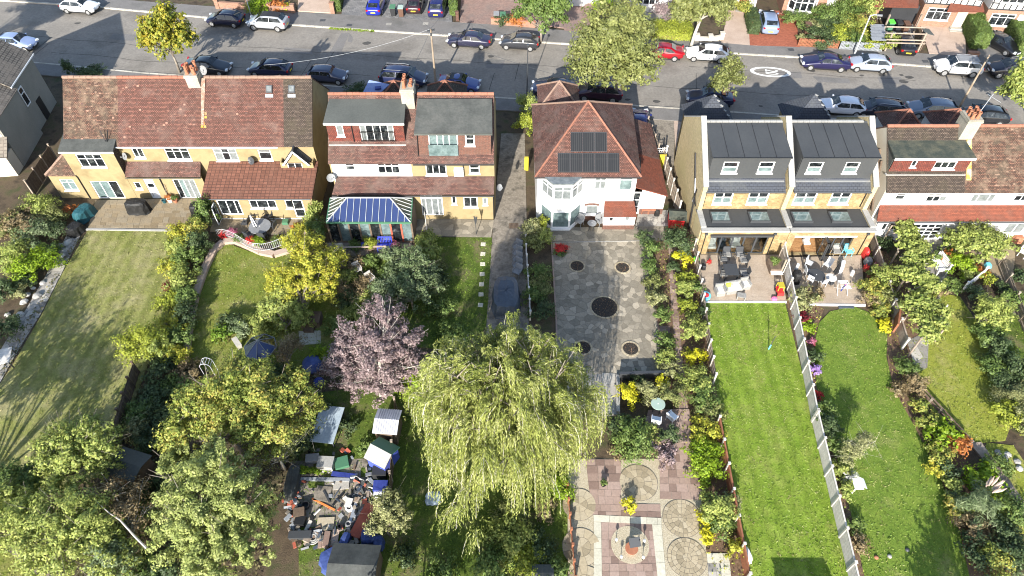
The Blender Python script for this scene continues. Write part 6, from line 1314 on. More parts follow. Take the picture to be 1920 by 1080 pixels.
# lower garden of the white house
flat('gravel_bed', [(1062,860),(1310,860),(1330,1100),(1066,1100)], 'gravel', .035)
paved('patio', '', [[(1098,862),(1164,862),(1164,968),(1110,966)],[(1236,830),(1296,830),(1322,938),(1237,936)],[(1164,945),(1238,946),(1239,972),(1164,968)]], 'pinkslab', rows=((.4,.5),(.4,.5,.6)), z=.06)
paved('patio', '', [[(1127,980),(1224,980),(1236,1090),(1129,1090)]], 'pinkslab', rows=((.4,.5),(.4,.5)), z=.062)
for q in ([(1112,966),(1240,972),(1240,985),(1113,979)], [(1113,979),(1127,980),(1129,1100),(1113,1100)], [(1222,984),(1240,985),(1250,1100),(1234,1100)], [(1324,1038),(1364,1038),(1368,1056),(1326,1056)], [(1350,1056),(1368,1056),(1372,1100),(1354,1100)]):
    paved('border_strip', '', [q], 'pale_slab', rows=((.6,.9),(.6,.9)), z=.075, piece='paving_slab')
paved('patio', '', [[(1326,1056),(1350,1056),(1354,1100),(1330,1100)]], 'grey_slab', rows=((.45,),(.45,)), z=.06)
def circle(px, py, r, label, mat='circlestone', rings=(.22,.55,.8,1.0), counts=(6,12,18,26), a0=0, a1=2*math.pi):
    cx, cy = g(px, py); m = MB(); N = 40; m.prism([(cx+r*1.02*math.cos(2*math.pi*i/N), cy+r*1.02*math.sin(2*math.pi*i/N)) for i in range(N)], .03, .055)
    bed = struct(m.build('paving_circle', W['crazyjoint'])); r0 = 0.0
    for rr, n in zip(rings, counts):
        rr *= r; off = random.random()
        for k in range(n):
            s, e = 2*math.pi*(k+off)/n+.012/max(rr,.1), 2*math.pi*(k+1+off)/n-.012/max(rr,.1); st = max(1, 24//n)
            p = [(cx+(r0+.012)*math.cos(s+(e-s)*i/st), cy+(r0+.012)*math.sin(s+(e-s)*i/st)) for i in range(st+1)] if r0 > .02 else [(cx,cy)]
            q = [(cx+(rr-.008)*math.cos(s+(e-s)*i/st), cy+(rr-.008)*math.sin(s+(e-s)*i/st)) for i in range(st+1)]
            slabtop(bed, p+q[::-1], .07, .03, mat)
        r0 = rr
    return bed
circle(1197,905,1.12,'', rings=(.32,.72,1.0), counts=(3,12,18)); circle(1279,972,1.1,''); circle(1288,1046,1.08,''); circle(1086,946,.95,'', rings=(.5,1.0), counts=(6,12)); circle(1090,1026,1.05,'', rings=(.5,1.0), counts=(6,12)); circle(1098,1095,.95,'', rings=(.5,1.0), counts=(6,12))
x,y = g(1181,1022); m = MB(); m.prism([(x+1.05*math.cos(i*math.pi/16),y+1.05*math.sin(i*math.pi/16)) for i in range(32)], .05, .075); struct(m.build('gravel_bed', W['gravel']))
def round_bed(px, py, r, label, plants):
    cx, cy = g(px, py); root = thing('flower_bed', label, 'flower bed', (cx, cy, 0), 'round beds cut in the crazy paving'); N = 20
    for k in range(N):
        s, e = 2*math.pi*k/N+.02, 2*math.pi*(k+1)/N-.02; m = MB(); m.prism([(cx+rr*math.cos(t),cy+rr*math.sin(t)) for rr, t in ((r,s),(r+.12,s),(r+.12,e),(r,e))], .03, .1); m.build('edging_stone', W['circlestone'], root)
    m = MB(); m.prism([(cx+(r-.003)*math.cos(2*math.pi*i/24),cy+(r-.003)*math.sin(2*math.pi*i/24)) for i in range(24)], .03, .085); m.build('mulch', W['mulch'], root)
    n = int(90*r*r)+20; a = RNG.random(n)*6.283; q = np.sqrt(RNG.random(n))*r*.9; C_ = np.column_stack([cx+q*np.cos(a), cy+q*np.sin(a), np.full(n,.11)]); stuff(leaf_obj('wood_chips', C_, RNG.normal(size=(n,3))+np.array([0,0,1]), .1, W['brown'], root, .5))
for a in ((1082,500,.5,'small round mulch bed near the red flower bed'),(1167,503,.5,'small round mulch bed in sun below the lean-to outhouse'),(1133,577,.93,'largest round mulch bed in the middle of the crazy paving'),(1093,653,.52,'small round mulch bed in the willow shade'),(1182,655,.52,'small round mulch bed in sun by the pink brick path')): round_bed(*a, 0)
x,y = g(1042,478); m = MB(); m.prism([(x,y+.9)]+[(x+1.0*math.cos(t),y+.9-1.0*math.sin(t)) for t in np.linspace(0,math.pi/2,8)], 0, .1); struct(m.build('flower_border', W['mulch'])); shrub(1052,464,.42,.5,'redflower','red flowering plant in the quarter circle bed of the crazy paving',size=.09,name='flower_clump',cat='flowers'); shrub(1050,474,.4,.3,'mid','low green plants below the red flowers in the quarter bed',size=.09)
# beds and borders under the planting
flat('flower_border', [(1218,430),(1300,430),(1318,560),(1350,760),(1395,1000),(1400,1090),(1330,1090),(1300,900),(1245,705)], 'brown', .03)
flat('flower_border', [(1474,560),(1510,545),(1545,580),(1530,620),(1524,660),(1532,720),(1560,830),(1598,970),(1628,1100),(1600,1100)], 'brown', .036)
flat('flower_border', [(1620,470),(1660,470),(1720,560),(1722,640),(1705,700),(1740,790),(1850,900),(1900,1100),(1820,1100),(1765,900),(1670,720),(1660,630),(1625,580)], 'brown', .034)
paved('path', '', [[(1256,545),(1268,545),(1280,680),(1268,680)],[(1236,612),(1256,612),(1256,640),(1238,640)]], 'pinkslab', rows=((.3,),(.45,)), z=.07)
paved('path', '', [[(1252,430),(1266,430),(1268,545),(1256,545)],[(1268,680),(1280,680),(1290,770),(1272,770)]], 'pinkslab', .28, z=.06)
paved('patio', '', [[(1312,479),(1459,479),(1474,566),(1316,566)]], 'deck', rows=((.6,),(1.2,)), z=.1, piece='deck_tile', base='deck')
paved('patio', '', [[(1478,484),(1614,480),(1622,572),(1488,570)]], 'deck', rows=((.6,),(1.2,)), z=.1, piece='deck_tile', base='deck')
for a, b in ((g(1316,567.5),g(1474,567.5)),(g(1490,572),g(1622,573.5))): m = MB(); m.bar((*a,.06),(*b,.06),.12,.14); struct(m.build('deck_edging', W['wood_white']))
m = MB(); a, b = g(1572,577), g(1600,577); m.box(a[0],b[0],a[1]-.1,a[1]+.1,0,.12); struct(m.build('deck_step', W['bluedk']))
paved('patio', '', [[(1698,452),(1770,450),(1778,545),(1725,548)]], 'grey_slab', rows=((.5,.6),(.5,.7)), z=.07)
paved('path', '', [[(1700,640),(1742,620),(1738,690),(1718,700)]], 'grey_slab', .6, z=.06)
flat('patio', [(1820,470),(1905,460),(1900,515),(1855,515)], 'sandstone', .06); flat('path', [(1858,515),(1878,515),(1915,590),(1900,590)], 'concrete', .06)
paved('path', '', [[(1816,832),(1838,830),(1875,880),(1860,885)],[(1860,885),(1875,880),(1932,960),(1920,975)]], 'timber', rows=((.2,.3),(.9,1.2)), z=.12, piece='plank')
flat('path', [(0,1018),(20,1020),(115,1062),(118,1090),(60,1075)], 'concrete', .05)
# stepping stones
for k,(px,py) in enumerate(((906,459),(905.5,477),(905,496),(904,515),(903,534),(902,553),(901,573))):
    x,y = g(px,py); m = MB(); m.obox((x,y,.05),(.36,.36,.06),random.uniform(-.1,.1)); tag(m.build('stepping_stone', W['pale_slab']), '%s square stepping stone from the crazy patio beside the concrete drive' % ('first','second','third','fourth','fifth','sixth','seventh')[k], 'stepping stone', 'stepping stones in the rough lawn')
# curved kerb wall of the second garden
pts = G2([(350,668),(358,600),(370,550),(386,505),(402,472),(420,456),(442,453),(465,463),(490,475),(515,480),(542,472),(562,458),(576,440)])
m = MB()
for k, (a, b) in enumerate(zip(pts, pts[1:])):
    d = Vector((b[0]-a[0],b[1]-a[1],0)); n_ = Vector((-d.y,d.x,0)).normalized()*.26; A, B = Vector((*a,0)), Vector((*b,0)); m.prism([tuple((A+n_)[:2]),tuple((B+n_)[:2]),tuple((B-n_)[:2]),tuple((A-n_)[:2])], 0, .3-.002*k)
tag(m.build('garden_wall', W['beigepave']), 'low curved pale retaining wall between the railing and the small lawn', 'wall')
rl = G2([(404,432),(416,430),(428,433),(442,440),(456,449),(472,456),(490,458),(506,455),(522,449),(538,441),(556,435)], 1.0); 
root = thing('railing', 'curved white metal railing round the raised patio with the blue striped parasol', 'railing', (*g(480,465), 0)); m = MB()
for z in (1.02, .34): m.tube([(x,y,z) for x,y in rl], .016, 5)
m.build('rail', W['polegrey'], root); me = None
for k in range(46):
    t = k/45*(len(rl)-1); i = min(int(t), len(rl)-2); f = t-i; x, y = rl[i][0]+(rl[i+1][0]-rl[i][0])*f, rl[i][1]+(rl[i+1][1]-rl[i][1])*f
    if me is None: b = MB(); b.tube([(0,0,.3),(0,0,1.0)], .012, 4); o = b.build('baluster', W['polegrey'], None, local=True); me = o.data
    else: o = bpy.data.objects.new('baluster', me); COL.objects.link(o)
    o.parent = root; o.location = Vector((x,y,0))-root.location
flat('flower_border', [(398,428),(420,428),(470,455),(520,450),(575,432),(578,446),(545,470),(515,478),(490,473),(440,450),(404,452)], 'soil', .09)
# ================================================================ FENCES
def fence(p, q, n, h, mat, label, style='slat', post=None, cat='fence', zig=0):
    root = thing('garden_fence', label, cat, (p[0], p[1], 0)); A, B = Vector((*p,0)), Vector((*q,0)); d = (B-A)/n; an = math.atan2(d.y, d.x)
    for i in range(n):
        a, b = A+d*i, A+d*(i+1); L = d.length; u = d.normalized(); m = MB(); nr_ = Vector((-u.y,u.x,0)); tilt = random.uniform(-.03,.03)*(1 if style != 'panel' else .4)
        if style == 'slat':      # vertical boards
            k = max(4, int(L/.16))
            for j in range(k): c = a+u*(L*(j+.5)/k)+nr_*(.012*(j%2)); m.obox((c.x,c.y,h/2+random.uniform(-.01,.01)),(L/k*.9,.02,h-.1),an)
            for z in (.25,h-.25): m.bar(a+nr_*.03+Vector((0,0,z)), b+nr_*.03+Vector((0,0,z)), .04,.07)
        elif style == 'panel':   # horizontal boards with battens
            c = (a+b)/2; m.obox((c.x,c.y,h/2+.03),(L-.08,.012,h-.06),an); k = max(5, int(h/.16))
            for j in range(k): c = (a+b)/2; m.obox((c.x,c.y,.08+(h-.1)*(j+.5)/k),(L-.06,.024,(h-.1)/k*.86),an)
            m.bar(a+Vector((0,0,h)), b+Vector((0,0,h)), .09, .04)
        elif style == 'rail':
            for z in (.35,.75,h-.1): m.bar(a+Vector((0,0,z)), b+Vector((0,0,z)), .05,.1)
        elif style == 'lattice':
            k = int(L/.2)
            for j in range(k+1): c = a+u*(L*j/k); m.obox((c.x,c.y,h/2),(.025,.02,h),an)
            for j in range(int(h/.2)+1): c = (a+b)/2; m.obox((c.x,c.y,.02+j*.2),(L,.022,.025),an)
        stuff(m.build('fence_panel', W[mat], root))
        for e in ((a,) if i < n-1 else (a,b)):
            m = MB(); m.obox((e.x,e.y,(h+.12)/2),(.11,.11,h+.12),an); m.obox((e.x,e.y,h+.14),(.15,.15,.04),an); m.build('post', W[post or mat], root)
    return root
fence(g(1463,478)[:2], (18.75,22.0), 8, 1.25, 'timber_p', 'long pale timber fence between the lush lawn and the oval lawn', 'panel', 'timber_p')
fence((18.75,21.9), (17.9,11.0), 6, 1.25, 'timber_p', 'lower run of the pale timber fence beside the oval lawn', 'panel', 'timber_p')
fence(g(1300,470), g(1336,720), 9, 1.1, 'timber', 'low timber fence between the clipped shrub border and the lush lawn', 'slat', 'timber_p')
fence(g(1342,800), g(1396,1090), 6, 1.15, 'timber_r', 'red brown panel fence at the lower end of the lush lawn', 'panel', 'timber_p')
fence(g(1628,455), g(1690,655), 6, 1.1, 'timber', 'weathered fence between the porcelain deck and the vine pergola', 'panel', 'timber_p')
fence(g(1722,740), g(1812,838), 5, .6, 'timber_d', 'low dark log edging below the lime lawn', 'rail', 'timber')
fence(g(984,438), g(994,600), 8, .9, 'timber_p', 'thin pale fence on the right edge of the concrete drive', 'rail', 'timber_p')
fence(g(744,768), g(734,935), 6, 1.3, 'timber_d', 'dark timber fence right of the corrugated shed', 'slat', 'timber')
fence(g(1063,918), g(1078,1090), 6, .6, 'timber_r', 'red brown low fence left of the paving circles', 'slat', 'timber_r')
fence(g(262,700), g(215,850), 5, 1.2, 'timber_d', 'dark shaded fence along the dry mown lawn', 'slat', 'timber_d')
fence((13.3,40.6), (12.95,47.3), 5, 1.6, 'timber', 'slatted timber fence between the orange lean-to and the pale gable', 'slat', 'timber_p')
fence((12.0,47.3), (13.2,47.4), 1, 1.7, 'wood_white', 'white lattice trellis panel beside the orange lean-to', 'lattice'); fence((12.6,47.9), (12.2,51.8), 3, 1.6, 'timber', 'brown lattice trellis running to the street', 'lattice')
fence(g(66,368), g(108,300), 3, 1.6, 'timber_d', 'brown board fence between the grey house and the yellow house', 'slat', 'timber')
fence(g(1722,455), g(1748,452), 1, .6, 'wood_white', 'small white gate by the French doors', 'lattice') if False else None
fence(g(1802,548), g(1838,520), 1, 1.0, 'wood_white', 'white lattice screen beside the round green bush', 'lattice'); fence(g(1788,475), g(1806,455), 1, .9, 'timber_p', 'small pale trellis beside the orange shrub', 'lattice')
fence(g(1925,640), g(1870,500), 4, 1.0, 'timber', 'timber fence at the right edge beyond the concrete path', 'slat')
m = MB(); m.box(1.05,1.4,46.4,46.55,0,1.4); tag(m.build('gate', W['yellow']), 'yellow panel left of the pyramid roofed house', 'gate'); m = MB(); m.box(12.5,13.1,46.6,46.75,0,1.5); tag(m.build('gate', W['yellow']), 'yellow panel below the white lattice trellis', 'gate')
# ================================================================ FURNITURE AND GARDEN OBJECTS
def local(root): 
    def f(m, n, mat, par=None): o = m.build(n, W[mat], None, local=True); o.parent = par or root; return o
    return f
def chair(px, py, rz, mat, label, seat=None, z=.1, kind='chair', grp='garden chairs', arms=True, w=.55):
    x, y, _ = P(px, py, z); root = thing('garden_chair', label, 'chair', (x, y, z), grp, rz=rz); f = local(root)
    for sx in (-1,1):
        for sy in (-1,1): m = MB(); m.tube([(sx*w*.45,sy*w*.42,0),(sx*w*.43,sy*w*.42,.43 if sy < 0 else .44)], .022, 5); f(m, 'leg', mat)
    m = MB(); m.obox((0,0,.45),(w,w,.05)); f(m, 'seat', seat or mat)
    m = MB(); m.obox((0,w*.5,.7),(w,.05,.5),0,0,-.2); f(m, 'backrest', mat)
    if arms:
        for s in (-1,1): m = MB(); m.bar((s*w*.52,-w*.4,.64),(s*w*.52,w*.5,.66),.05,.04); m.bar((s*w*.52,-w*.4,.45),(s*w*.52,-w*.4,.64),.03); f(m, 'armrest', mat)
    return root
def rtable(px, py, r, mat, label, z=.1, h=.72, hole=True):
    x, y, _ = P(px, py, z+h); root = thing('garden_table', label, 'table', (x, y, z)); f = local(root); m = MB(); m.lathe((0,0,h-.04),[(r-.01,0),(r,.02),(r-.01,.04)],28); f(m, 'tabletop', mat)
    m = MB(); m.lathe((0,0,h),[(.03,.0),(.03,.015)],8); f(m, 'parasol_hole', 'white')
    for k in range(4): a = k*math.pi/2+.5; m = MB(); m.tube([(r*.35*math.cos(a),r*.35*math.sin(a),h-.04),(r*.7*math.cos(a),r*.7*math.sin(a),0)],.022,5); f(m, 'leg', 'dark')
    return root
def qtable(px, py, sx, sy, mat, label, z=.1, h=.74, rz=0, split=False, legm='dark'):
    x, y, _ = P(px, py, z+h); root = thing('garden_table', label, 'table', (x, y, z), rz=rz); f = local(root)
    for s in ((-1,1) if split else (0,)): m = MB(); m.obox((0,s*sy/4,h-.02),(sx,sy/2-.02 if split else sy,.035)); f(m, 'tabletop', mat)
    for a in (-1,1):
        for b in (-1,1): m = MB(); m.box(a*sx*.43-.03,a*sx*.43+.03,b*sy*.43-.03,b*sy*.43+.03,0,h-.04); f(m, 'leg', legm)
    return root
def parasol(px, py, label, mat, mat2, h=2.3, z=.1, tilt=0):
    x, y, _ = P(px, py, z); root = thing('parasol', label, 'parasol', (x, y, z)); f = local(root); m = MB(); m.tube([(0,0,0),(tilt*.2,0,h)],.025,6); f(m, 'pole', 'dark')
    m = MB(); N = 16; base = 0; prof = [(.07,h*.42),(.19,h*.5),(.15,h*.7),(.09,h*.9),(.02,h)]
    for r, zz in prof: m.v += [(tilt*.2*zz/h+r*(1 if j%2 else .72)*math.cos(2*math.pi*j/N), r*(1 if j%2 else .72)*math.sin(2*math.pi*j/N), zz) for j in range(N)]
    for i in range(len(prof)-1):
        for j in range(N): m.f.append((i*N+j,i*N+(j+1)%N,(i+1)*N+(j+1)%N,(i+1)*N+j)); m.m.append(j//2%2)
    o = m.build('canopy', [W[mat],W[mat2]], None, local=True); o.parent = root
    m = MB(); m.lathe((0,0,0),[(.25,0),(.25,.06),(.06,.1)],12); f(m, 'base', 'dark'); return root
def lump(px, py, sx, sy, h, mat, label, cat, name, rz=0, z=.08, top=.72, seed=0):
    """a draped cover: a sagging box with folds"""
    x, y, _ = P(px, py, z+h*.4); rr = random.Random(seed+int(px)); m = MB(); N = 20; prof = [(1.08,0),(1.0,.15),(.97,.5),(.9,.85),(top,.97),(top*.5,1.0),(.02,.99)]
    for k, (s, zz) in enumerate(prof):
        for j in range(N):
            t = 2*math.pi*j/N; c, q = math.cos(t), math.sin(t); e = (abs(c)**4+abs(q)**4)**-.25; w = 1+(.05 if j%2 else -.05)*(1 if k < 3 else .4)+rr.uniform(-.03,.03)
            m.v.append((c*e*s*w*sx/2, q*e*s*w*sy/2, zz*h+rr.uniform(-.02,.02)*h*(k > 0)))
    for i in range(len(prof)-1):
        for j in range(N): m.f.append((i*N+j,i*N+(j+1)%N,(i+1)*N+(j+1)%N,(i+1)*N+j)); m.m.append(0)
    m.f.append(tuple((len(prof)-1)*N+j for j in range(N))); m.m.append(0)
    o = m.build(name, W[mat], None, local=True); o.location = (x,y,z); o.rotation_euler = (0,0,rz); return tag(o, label, cat)
lump(258,388,1.75,1.0,1.15,'cover','black fabric cover over a barbecue on the sandstone patio','barbecue cover','covered_barbecue')
lump(366,392,.7,.9,.9,'cover','dark grey covered object at the right end of the sandstone patio','cover','covered_object')
lump(158,400,.95,1.7,1.0,'teal','teal fabric cover over a long garden object beside the sandstone patio','cover','covered_object',rz=-.35)
lump(141,430,.95,1.2,.75,'cover','black fabric covered heap beside the teal cover','cover','covered_object',rz=-.4)
for k,(px,py) in enumerate(((112,462),(120,470),(128,455),(116,480),(106,490),(62,540),(52,552),(45,566),(70,555),(80,530),(30,600),(22,615),(14,590),(38,590))):
    x,y,_ = P(px,py,.1); m = MB(); s = random.uniform(.2,.36); m.lathe((0,0,0),[(s*.9,0),(s,s*.3),(s*.7,s*.7),(s*.2,s*.85)],7,sx=random.uniform(.8,1.2),sy=random.uniform(.7,1)); o = m.build('garden_rock', W['rock'], None, local=True); o.location = (x,y,.03); o.rotation_euler = (0,0,random.random()*6); tag(o, 'loose grey rock lying along the crazy stone path', 'rock', 'rocks along the crazy stone path')
def pot(px, py, r, h, mat, label, leaf=None, z=.1, name='plant_pot'):
    x, y, _ = P(px, py, z); root = thing(name, label, 'plant pot', (x, y, z)); m = MB(); m.lathe((x,y,z),[(r*.7,0),(r,h*.9),(r*1.08,h*.92),(r*1.08,h),(r*.8,h),(r*.75,h*.8)],14); m.build('pot', W[mat], root)
    if leaf: C_, N_, _t = cloud([(x,y,z+h+r*.5,r*1.3,r*1.3,r*1.0)], .09, 1.6); leaf_obj('foliage', C_, N_, .09, LF[leaf], root, .5)
    return root
pot(309,380,.16,.3,'teal','small teal watering pot by the white door'); pot(320,378,.22,.35,'white','white pot of orange foliage between the white door and sliding doors','orange'); pot(330,379,.2,.3,'terracotta','terracotta pot of green foliage by the sliding doors','mid')
x,y = g(322,374); m = MB(); m.tube([(x-.2,42.6,.1),(x-.05,42.72,1.6)],.02,5); m.obox((x-.2,42.6,.2),(.3,.06,.2)); tag(m.build('broom', W['timber']), 'wooden broom leaning on the yellow wall', 'broom')
qtable(4,668,1.0,1.3,'timber_p','weathered grey slatted table at the left edge by the crazy path',rz=.3)
# raised patio of the second garden
rtable(487,424,.85,'greyplastic','round grey glass table with a striped closed parasol'); parasol(487,440,'closed blue and white striped parasol in the round grey table','bluedk','white',h=2.1,tilt=-.9)
for k,(px,py,rz) in enumerate(((463,425,-1.7),(480,408,.3),(505,412,-.5),(513,430,-1.9),(495,448,3.0),(470,448,2.6))): chair(px,py,rz,'dark','dark metal chair at the round grey table, %s' % ('left side','behind the parasol','back right','right side','front right','front left')[k],grp='dark chairs round the grey table')
pot(534,403,.3,.35,'greyplastic','pale round pot standing by the yellow house wall'); lump(477,460,.25,.25,.3,'white','white stone ornament by the curved railing','ornament','ornament')
m = MB(); a = P(536,418,.12); m.obox(a,(.45,.45,.5)); tag(m.build('plant_stand', W['bin_green']), 'green metal plant stand on the raised patio', 'plant stand')
for k,(px,py,lf,r,lab) in enumerate(((418,440,'redflower',.3,'red flowers at the left end of the curved railing'),(435,437,'pinkflower',.4,'pink flowers behind the left curve of the railing'),(448,446,'mid',.4,'green foliage behind the railing left of centre'),(470,450,'redflower',.3,'deep red flowers in the border below the round table'),(485,452,'lime',.45,'lime green foliage at the middle of the curved railing'),(520,452,'mid',.4,'green foliage right of the railing middle'),(543,450,'gold',.4,'golden leaves caught in the right curve of the railing'),(555,425,'orange',.35,'orange foliage at the right end of the railing'))): shrub(px,py,r,.6,lf,lab,size=.09,name='border_plant',cat='plant')
# wild garden: deck, bench, chairs
flat('deck', [(612,455),(772,455),(772,476),(640,480)], 'timber', .3)
def bench(px, py, L, mat, label, rz=0, z=.1, depth=.6, n=6):
    x, y, _ = P(px, py, z); root = thing('garden_bench', label, 'bench', (x, y, z), rz=rz); f = local(root)
    for k in range(n): m = MB(); m.obox((0,-depth*.5+depth*(k+.5)/n,.43),(L,depth/n*.7,.03)); f(m, 'seat_slat', mat)
    for k in range(int(L/.11)): m = MB(); m.obox((-L/2+.06+(L-.12)*k/max(1,int(L/.11)-1),depth*.5+.06,.7),(.05,.03,.5),0,0,-.15); f(m, 'back_slat', mat)
    m = MB(); m.bar((-L/2,depth*.5+.1,.96),(L/2,depth*.5+.1,.96),.05,.08); f(m, 'top_rail', mat)
    for s in (-1,1):
        m = MB(); m.bar((s*L/2,-depth*.5,.62),(s*L/2,depth*.5+.06,.62),.07,.04); f(m, 'armrest', mat)
        for t in (-1,1): m = MB(); m.bar((s*L/2,t*depth*.48,0),(s*L/2,t*depth*.48,.62 if t < 0 else .95),.06); f(m, 'leg', mat)
    return root
bench(723,468,1.05,'bluebench','bright blue slatted bench on the deck below the conservatory',z=.3); lump(683,460,.5,.4,.4,'bluebench','small blue seat at the left of the deck planter','seat','stool',z=.3)
pot(696,466,.45,.35,'timber_d','long dark planter with a spiky yellow green plant on the deck','yellowhedge',z=.3,name='planter'); pot(743,470,.3,.3,'terracotta','terracotta bowl of flowers beside the blue bench','pinkflower',z=.3)
root = thing('deck_railing','timber handrail along the front of the conservatory deck','railing',(*g(690,480),0)); a, b = g(642,482), g(726,480)
for t in (0,1): p = a if t == 0 else b; m = MB(); m.box(p[0]-.06,p[0]+.06,p[1]-.06,p[1]+.06,0,1.1); m.build('post', W['timber'], root)
m = MB(); m.bar((a[0],a[1],1.05),(b[0],b[1],1.05),.12,.05); m.build('rail', W['beigepave'], root)
chair(672,512,.6,'timber_p','weathered pale slatted chair facing the wild garden, nearer the conservatory',z=.03,w=.52,grp='weathered chairs in the wild garden'); chair(696,530,.8,'timber_p','weathered pale chair in shade, farther from the conservatory',z=.03,w=.52,grp='weathered chairs in the wild garden'); chair(640,478,.2,'timber_p','pale slatted chair half hidden by the yellow tree',z=.03,w=.52,grp='weathered chairs in the wild garden')
m = MB(); a = P(582,600,.35); m.obox(a,(1.5,1.0,.7)); m.obox((a[0],a[1]-.7,.15),(.7,.4,.3)); tag(m.build('log_store', W['timber_d']), 'dark timber bench box with a step under the yellow tree', 'storage box')
paved('patio','',[[(560,622),(602,620),(602,645),(562,648)]],'pale_slab',rows=((.6,),(.6,)),z=.06)
def dome(px, py, r, h, mat, label, name, cat): x,y,_ = P(px,py,h*.4); m = MB(); m.lathe((0,0,0),[(r,0),(r*1.02,h*.25),(r*.9,h*.6),(r*.6,h*.88),(r*.15,h),(.01,h)],18); o = m.build(name, W[mat], None, smooth=True, local=True); o.location = (x,y,.02); return tag(o, label, cat)
dome(585,682,.68,.75,'blue_tarp','shiny blue domed cover beside the purple tree','paddling_pool','pool cover'); dome(598,716,.35,.5,'navy','small dark blue tub below the shiny blue dome','tub','tub')
# gazebo
x,y,_ = P(489,652,1.6); root = thing('gazebo','small octagonal dark glass gazebo with pale ribs','gazebo',(x,y,0)); ribs = MB(); 
for k in range(8):
    a0, a1 = 2*math.pi*k/8, 2*math.pi*(k+1)/8; p = [(x+1.05*math.cos(t),y+1.05*math.sin(t),1.7) for t in (a0,a1)]; m = MB(); m.slab([p[0],p[1],(x,y,2.4)],.02); m.build('roof_pane', W['consglass' if k in (5,6,7) else 'glass'], root)
    ribs.bar(p[0],(x,y,2.42),.04); ribs.bar(p[0],p[1],.04); m = MB(); m.tube([(p[0][0],p[0][1],0),p[0]],.03,5); m.build('post', W['dark'], root)
ribs.build('ribs', W['greyplastic'], root)
m = MB(); a = g(447,648); m.obox((a[0],a[1],.42),(.9,.35,.09),-.9); m.obox((a[0]-.2,a[1]+.26,.19),(.12,.3,.38),-.9); m.obox((a[0]+.2,a[1]-.26,.19),(.12,.3,.38),-.9); tag(m.build('stone_bench', W['grey_slab']), 'small grey stone bench beside the octagonal gazebo', 'bench')
root = thing('garden_arch','white metal garden arch at the foot of the small lawn','arch',(*g(398,700),0)); x,y = g(398,702)
for s in (-.25,.25): m = MB(); m.tube([(x-.34,y+s,0),(x-.34,y+s,1.2)]+[(x-.34*math.cos(t),y+s,1.2+.34*math.sin(t)) for t in np.linspace(.2,2.94,8)]+[(x+.34,y+s,1.2),(x+.34,y+s,0)],.02,5); m.build('hoop', W['polegrey'], root)
for t in np.linspace(.2,2.94,6): m = MB(); m.tube([(x-.34*math.cos(t),y-.25,1.2+.34*math.sin(t)),(x-.34*math.cos(t),y+.25,1.2+.34*math.sin(t))],.015,4); m.build('rung', W['polegrey'], root)
qtable(613,795,1.5,2.55,'panelblue','pale blue grey table tennis table in two halves on the shaded lawn',split=True,z=.03,rz=-.12)
# sheds
def shed(px, py, w, d, h, rise, wallm, roofm, label, rz=0, name='garden_shed', strips=0, axis='y', roof2=None):
    x, y, _ = P(px, py, h); root = thing(name, label, 'shed', (x, y, 0), rz=rz); f = local(root); m = MB(); m.box(-w/2,w/2,-d/2,d/2,0,h); f(m, 'wall', wallm); o_ = .12
    if axis == 'x':   # ridge along x, slopes to front and back
        for s, mm in ((-1,roofm),(1,roof2 or roofm)): m = MB(); m.slab([(-w/2-o_,s*(d/2+o_),h-.02),(w/2+o_,s*(d/2+o_),h-.02),(w/2+o_,0,h+rise),(-w/2-o_,0,h+rise)],.05); f(m, 'roof', mm)
        m = MB(); m.add([(-w/2,-d/2,h),(-w/2,d/2,h),(-w/2,0,h+rise-.05),(w/2,-d/2,h),(w/2,d/2,h),(w/2,0,h+rise-.05)],[(0,2,1),(3,4,5)]); f(m, 'gable', wallm)
    else:
        for s, mm in ((-1,roofm),(1,roof2 or roofm)): m = MB(); m.slab([(s*(w/2+o_),-d/2-o_,h-.02),(s*(w/2+o_),d/2+o_,h-.02),(0,d/2+o_,h+rise),(0,-d/2-o_,h+rise)],.05); f(m, 'roof', mm)
        m = MB(); m.add([(-w/2,-d/2,h),(w/2,-d/2,h),(0,-d/2,h+rise-.05),(-w/2,d/2,h),(w/2,d/2,h),(0,d/2,h+rise-.05)],[(0,1,2),(4,3,5)]); f(m, 'gable', wallm)
    m = MB(); m.box(-.35,.35,-d/2-.02,-d/2-.002,.05,min(h-.1,1.7)); f(m, 'door', wallm)
    if strips:
        m = MB()
        for k in range(strips): xx = -w/2+w*(k+.5)/strips; m.bar((xx,-d/2-o_,h+.02),(xx,0,h+rise+.03),.04,.03); m.bar((xx,d/2+o_,h+.02),(xx,0,h+rise+.03),.04,.03)
        f(m, 'roof_ribs', roofm)
    return root
W['lilacsheet'] = MAT('pale lilac corrugated sheet', (.36,.37,.42), (.46,.47,.52), sc=2, rough=.5)
shed(726,790,1.25,1.45,1.5,.25,'timber_d','lilacsheet','small shed with a pale corrugated roof beside the dark fence',strips=9,axis='x',rz=-.08)
W['playblue'] = MAT('blue painted boards', (.05,.075,.36), (.07,.1,.44), sc=2)
shed(716,848,1.25,1.35,1.25,.4,'playblue','coping','blue walled playhouse with a white felt roof',rz=-.5,name='playhouse',axis='x',roof2='bin_green')
shed(662,1062,2.3,2.1,1.7,.3,'timber_d','flat_green','green grey felt roofed shed at the bottom of the junk yard',axis='x',rz=-.05)
shed(240,870,1.7,1.5,1.7,.2,'timber_d','flat_grey','grey felt roofed shed hidden among bottom left trees',rz=-.3,axis='x')
shed(1270,402,1.15,1.1,1.0,.35,'red','flat_moss','tiny red walled store with a mossy roof below the pale gable',axis='x',rz=-.1)
shed(1018,1075,.9,.7,.9,.1,'timber','flat_grey','low grey roofed store at the bottom edge by the willow',axis='x')
shed(1540,1228,2.6,2.4,1.9,.3,'timber','flat_grey','garden shed beyond the bottom edge of the lush lawn',axis='x')
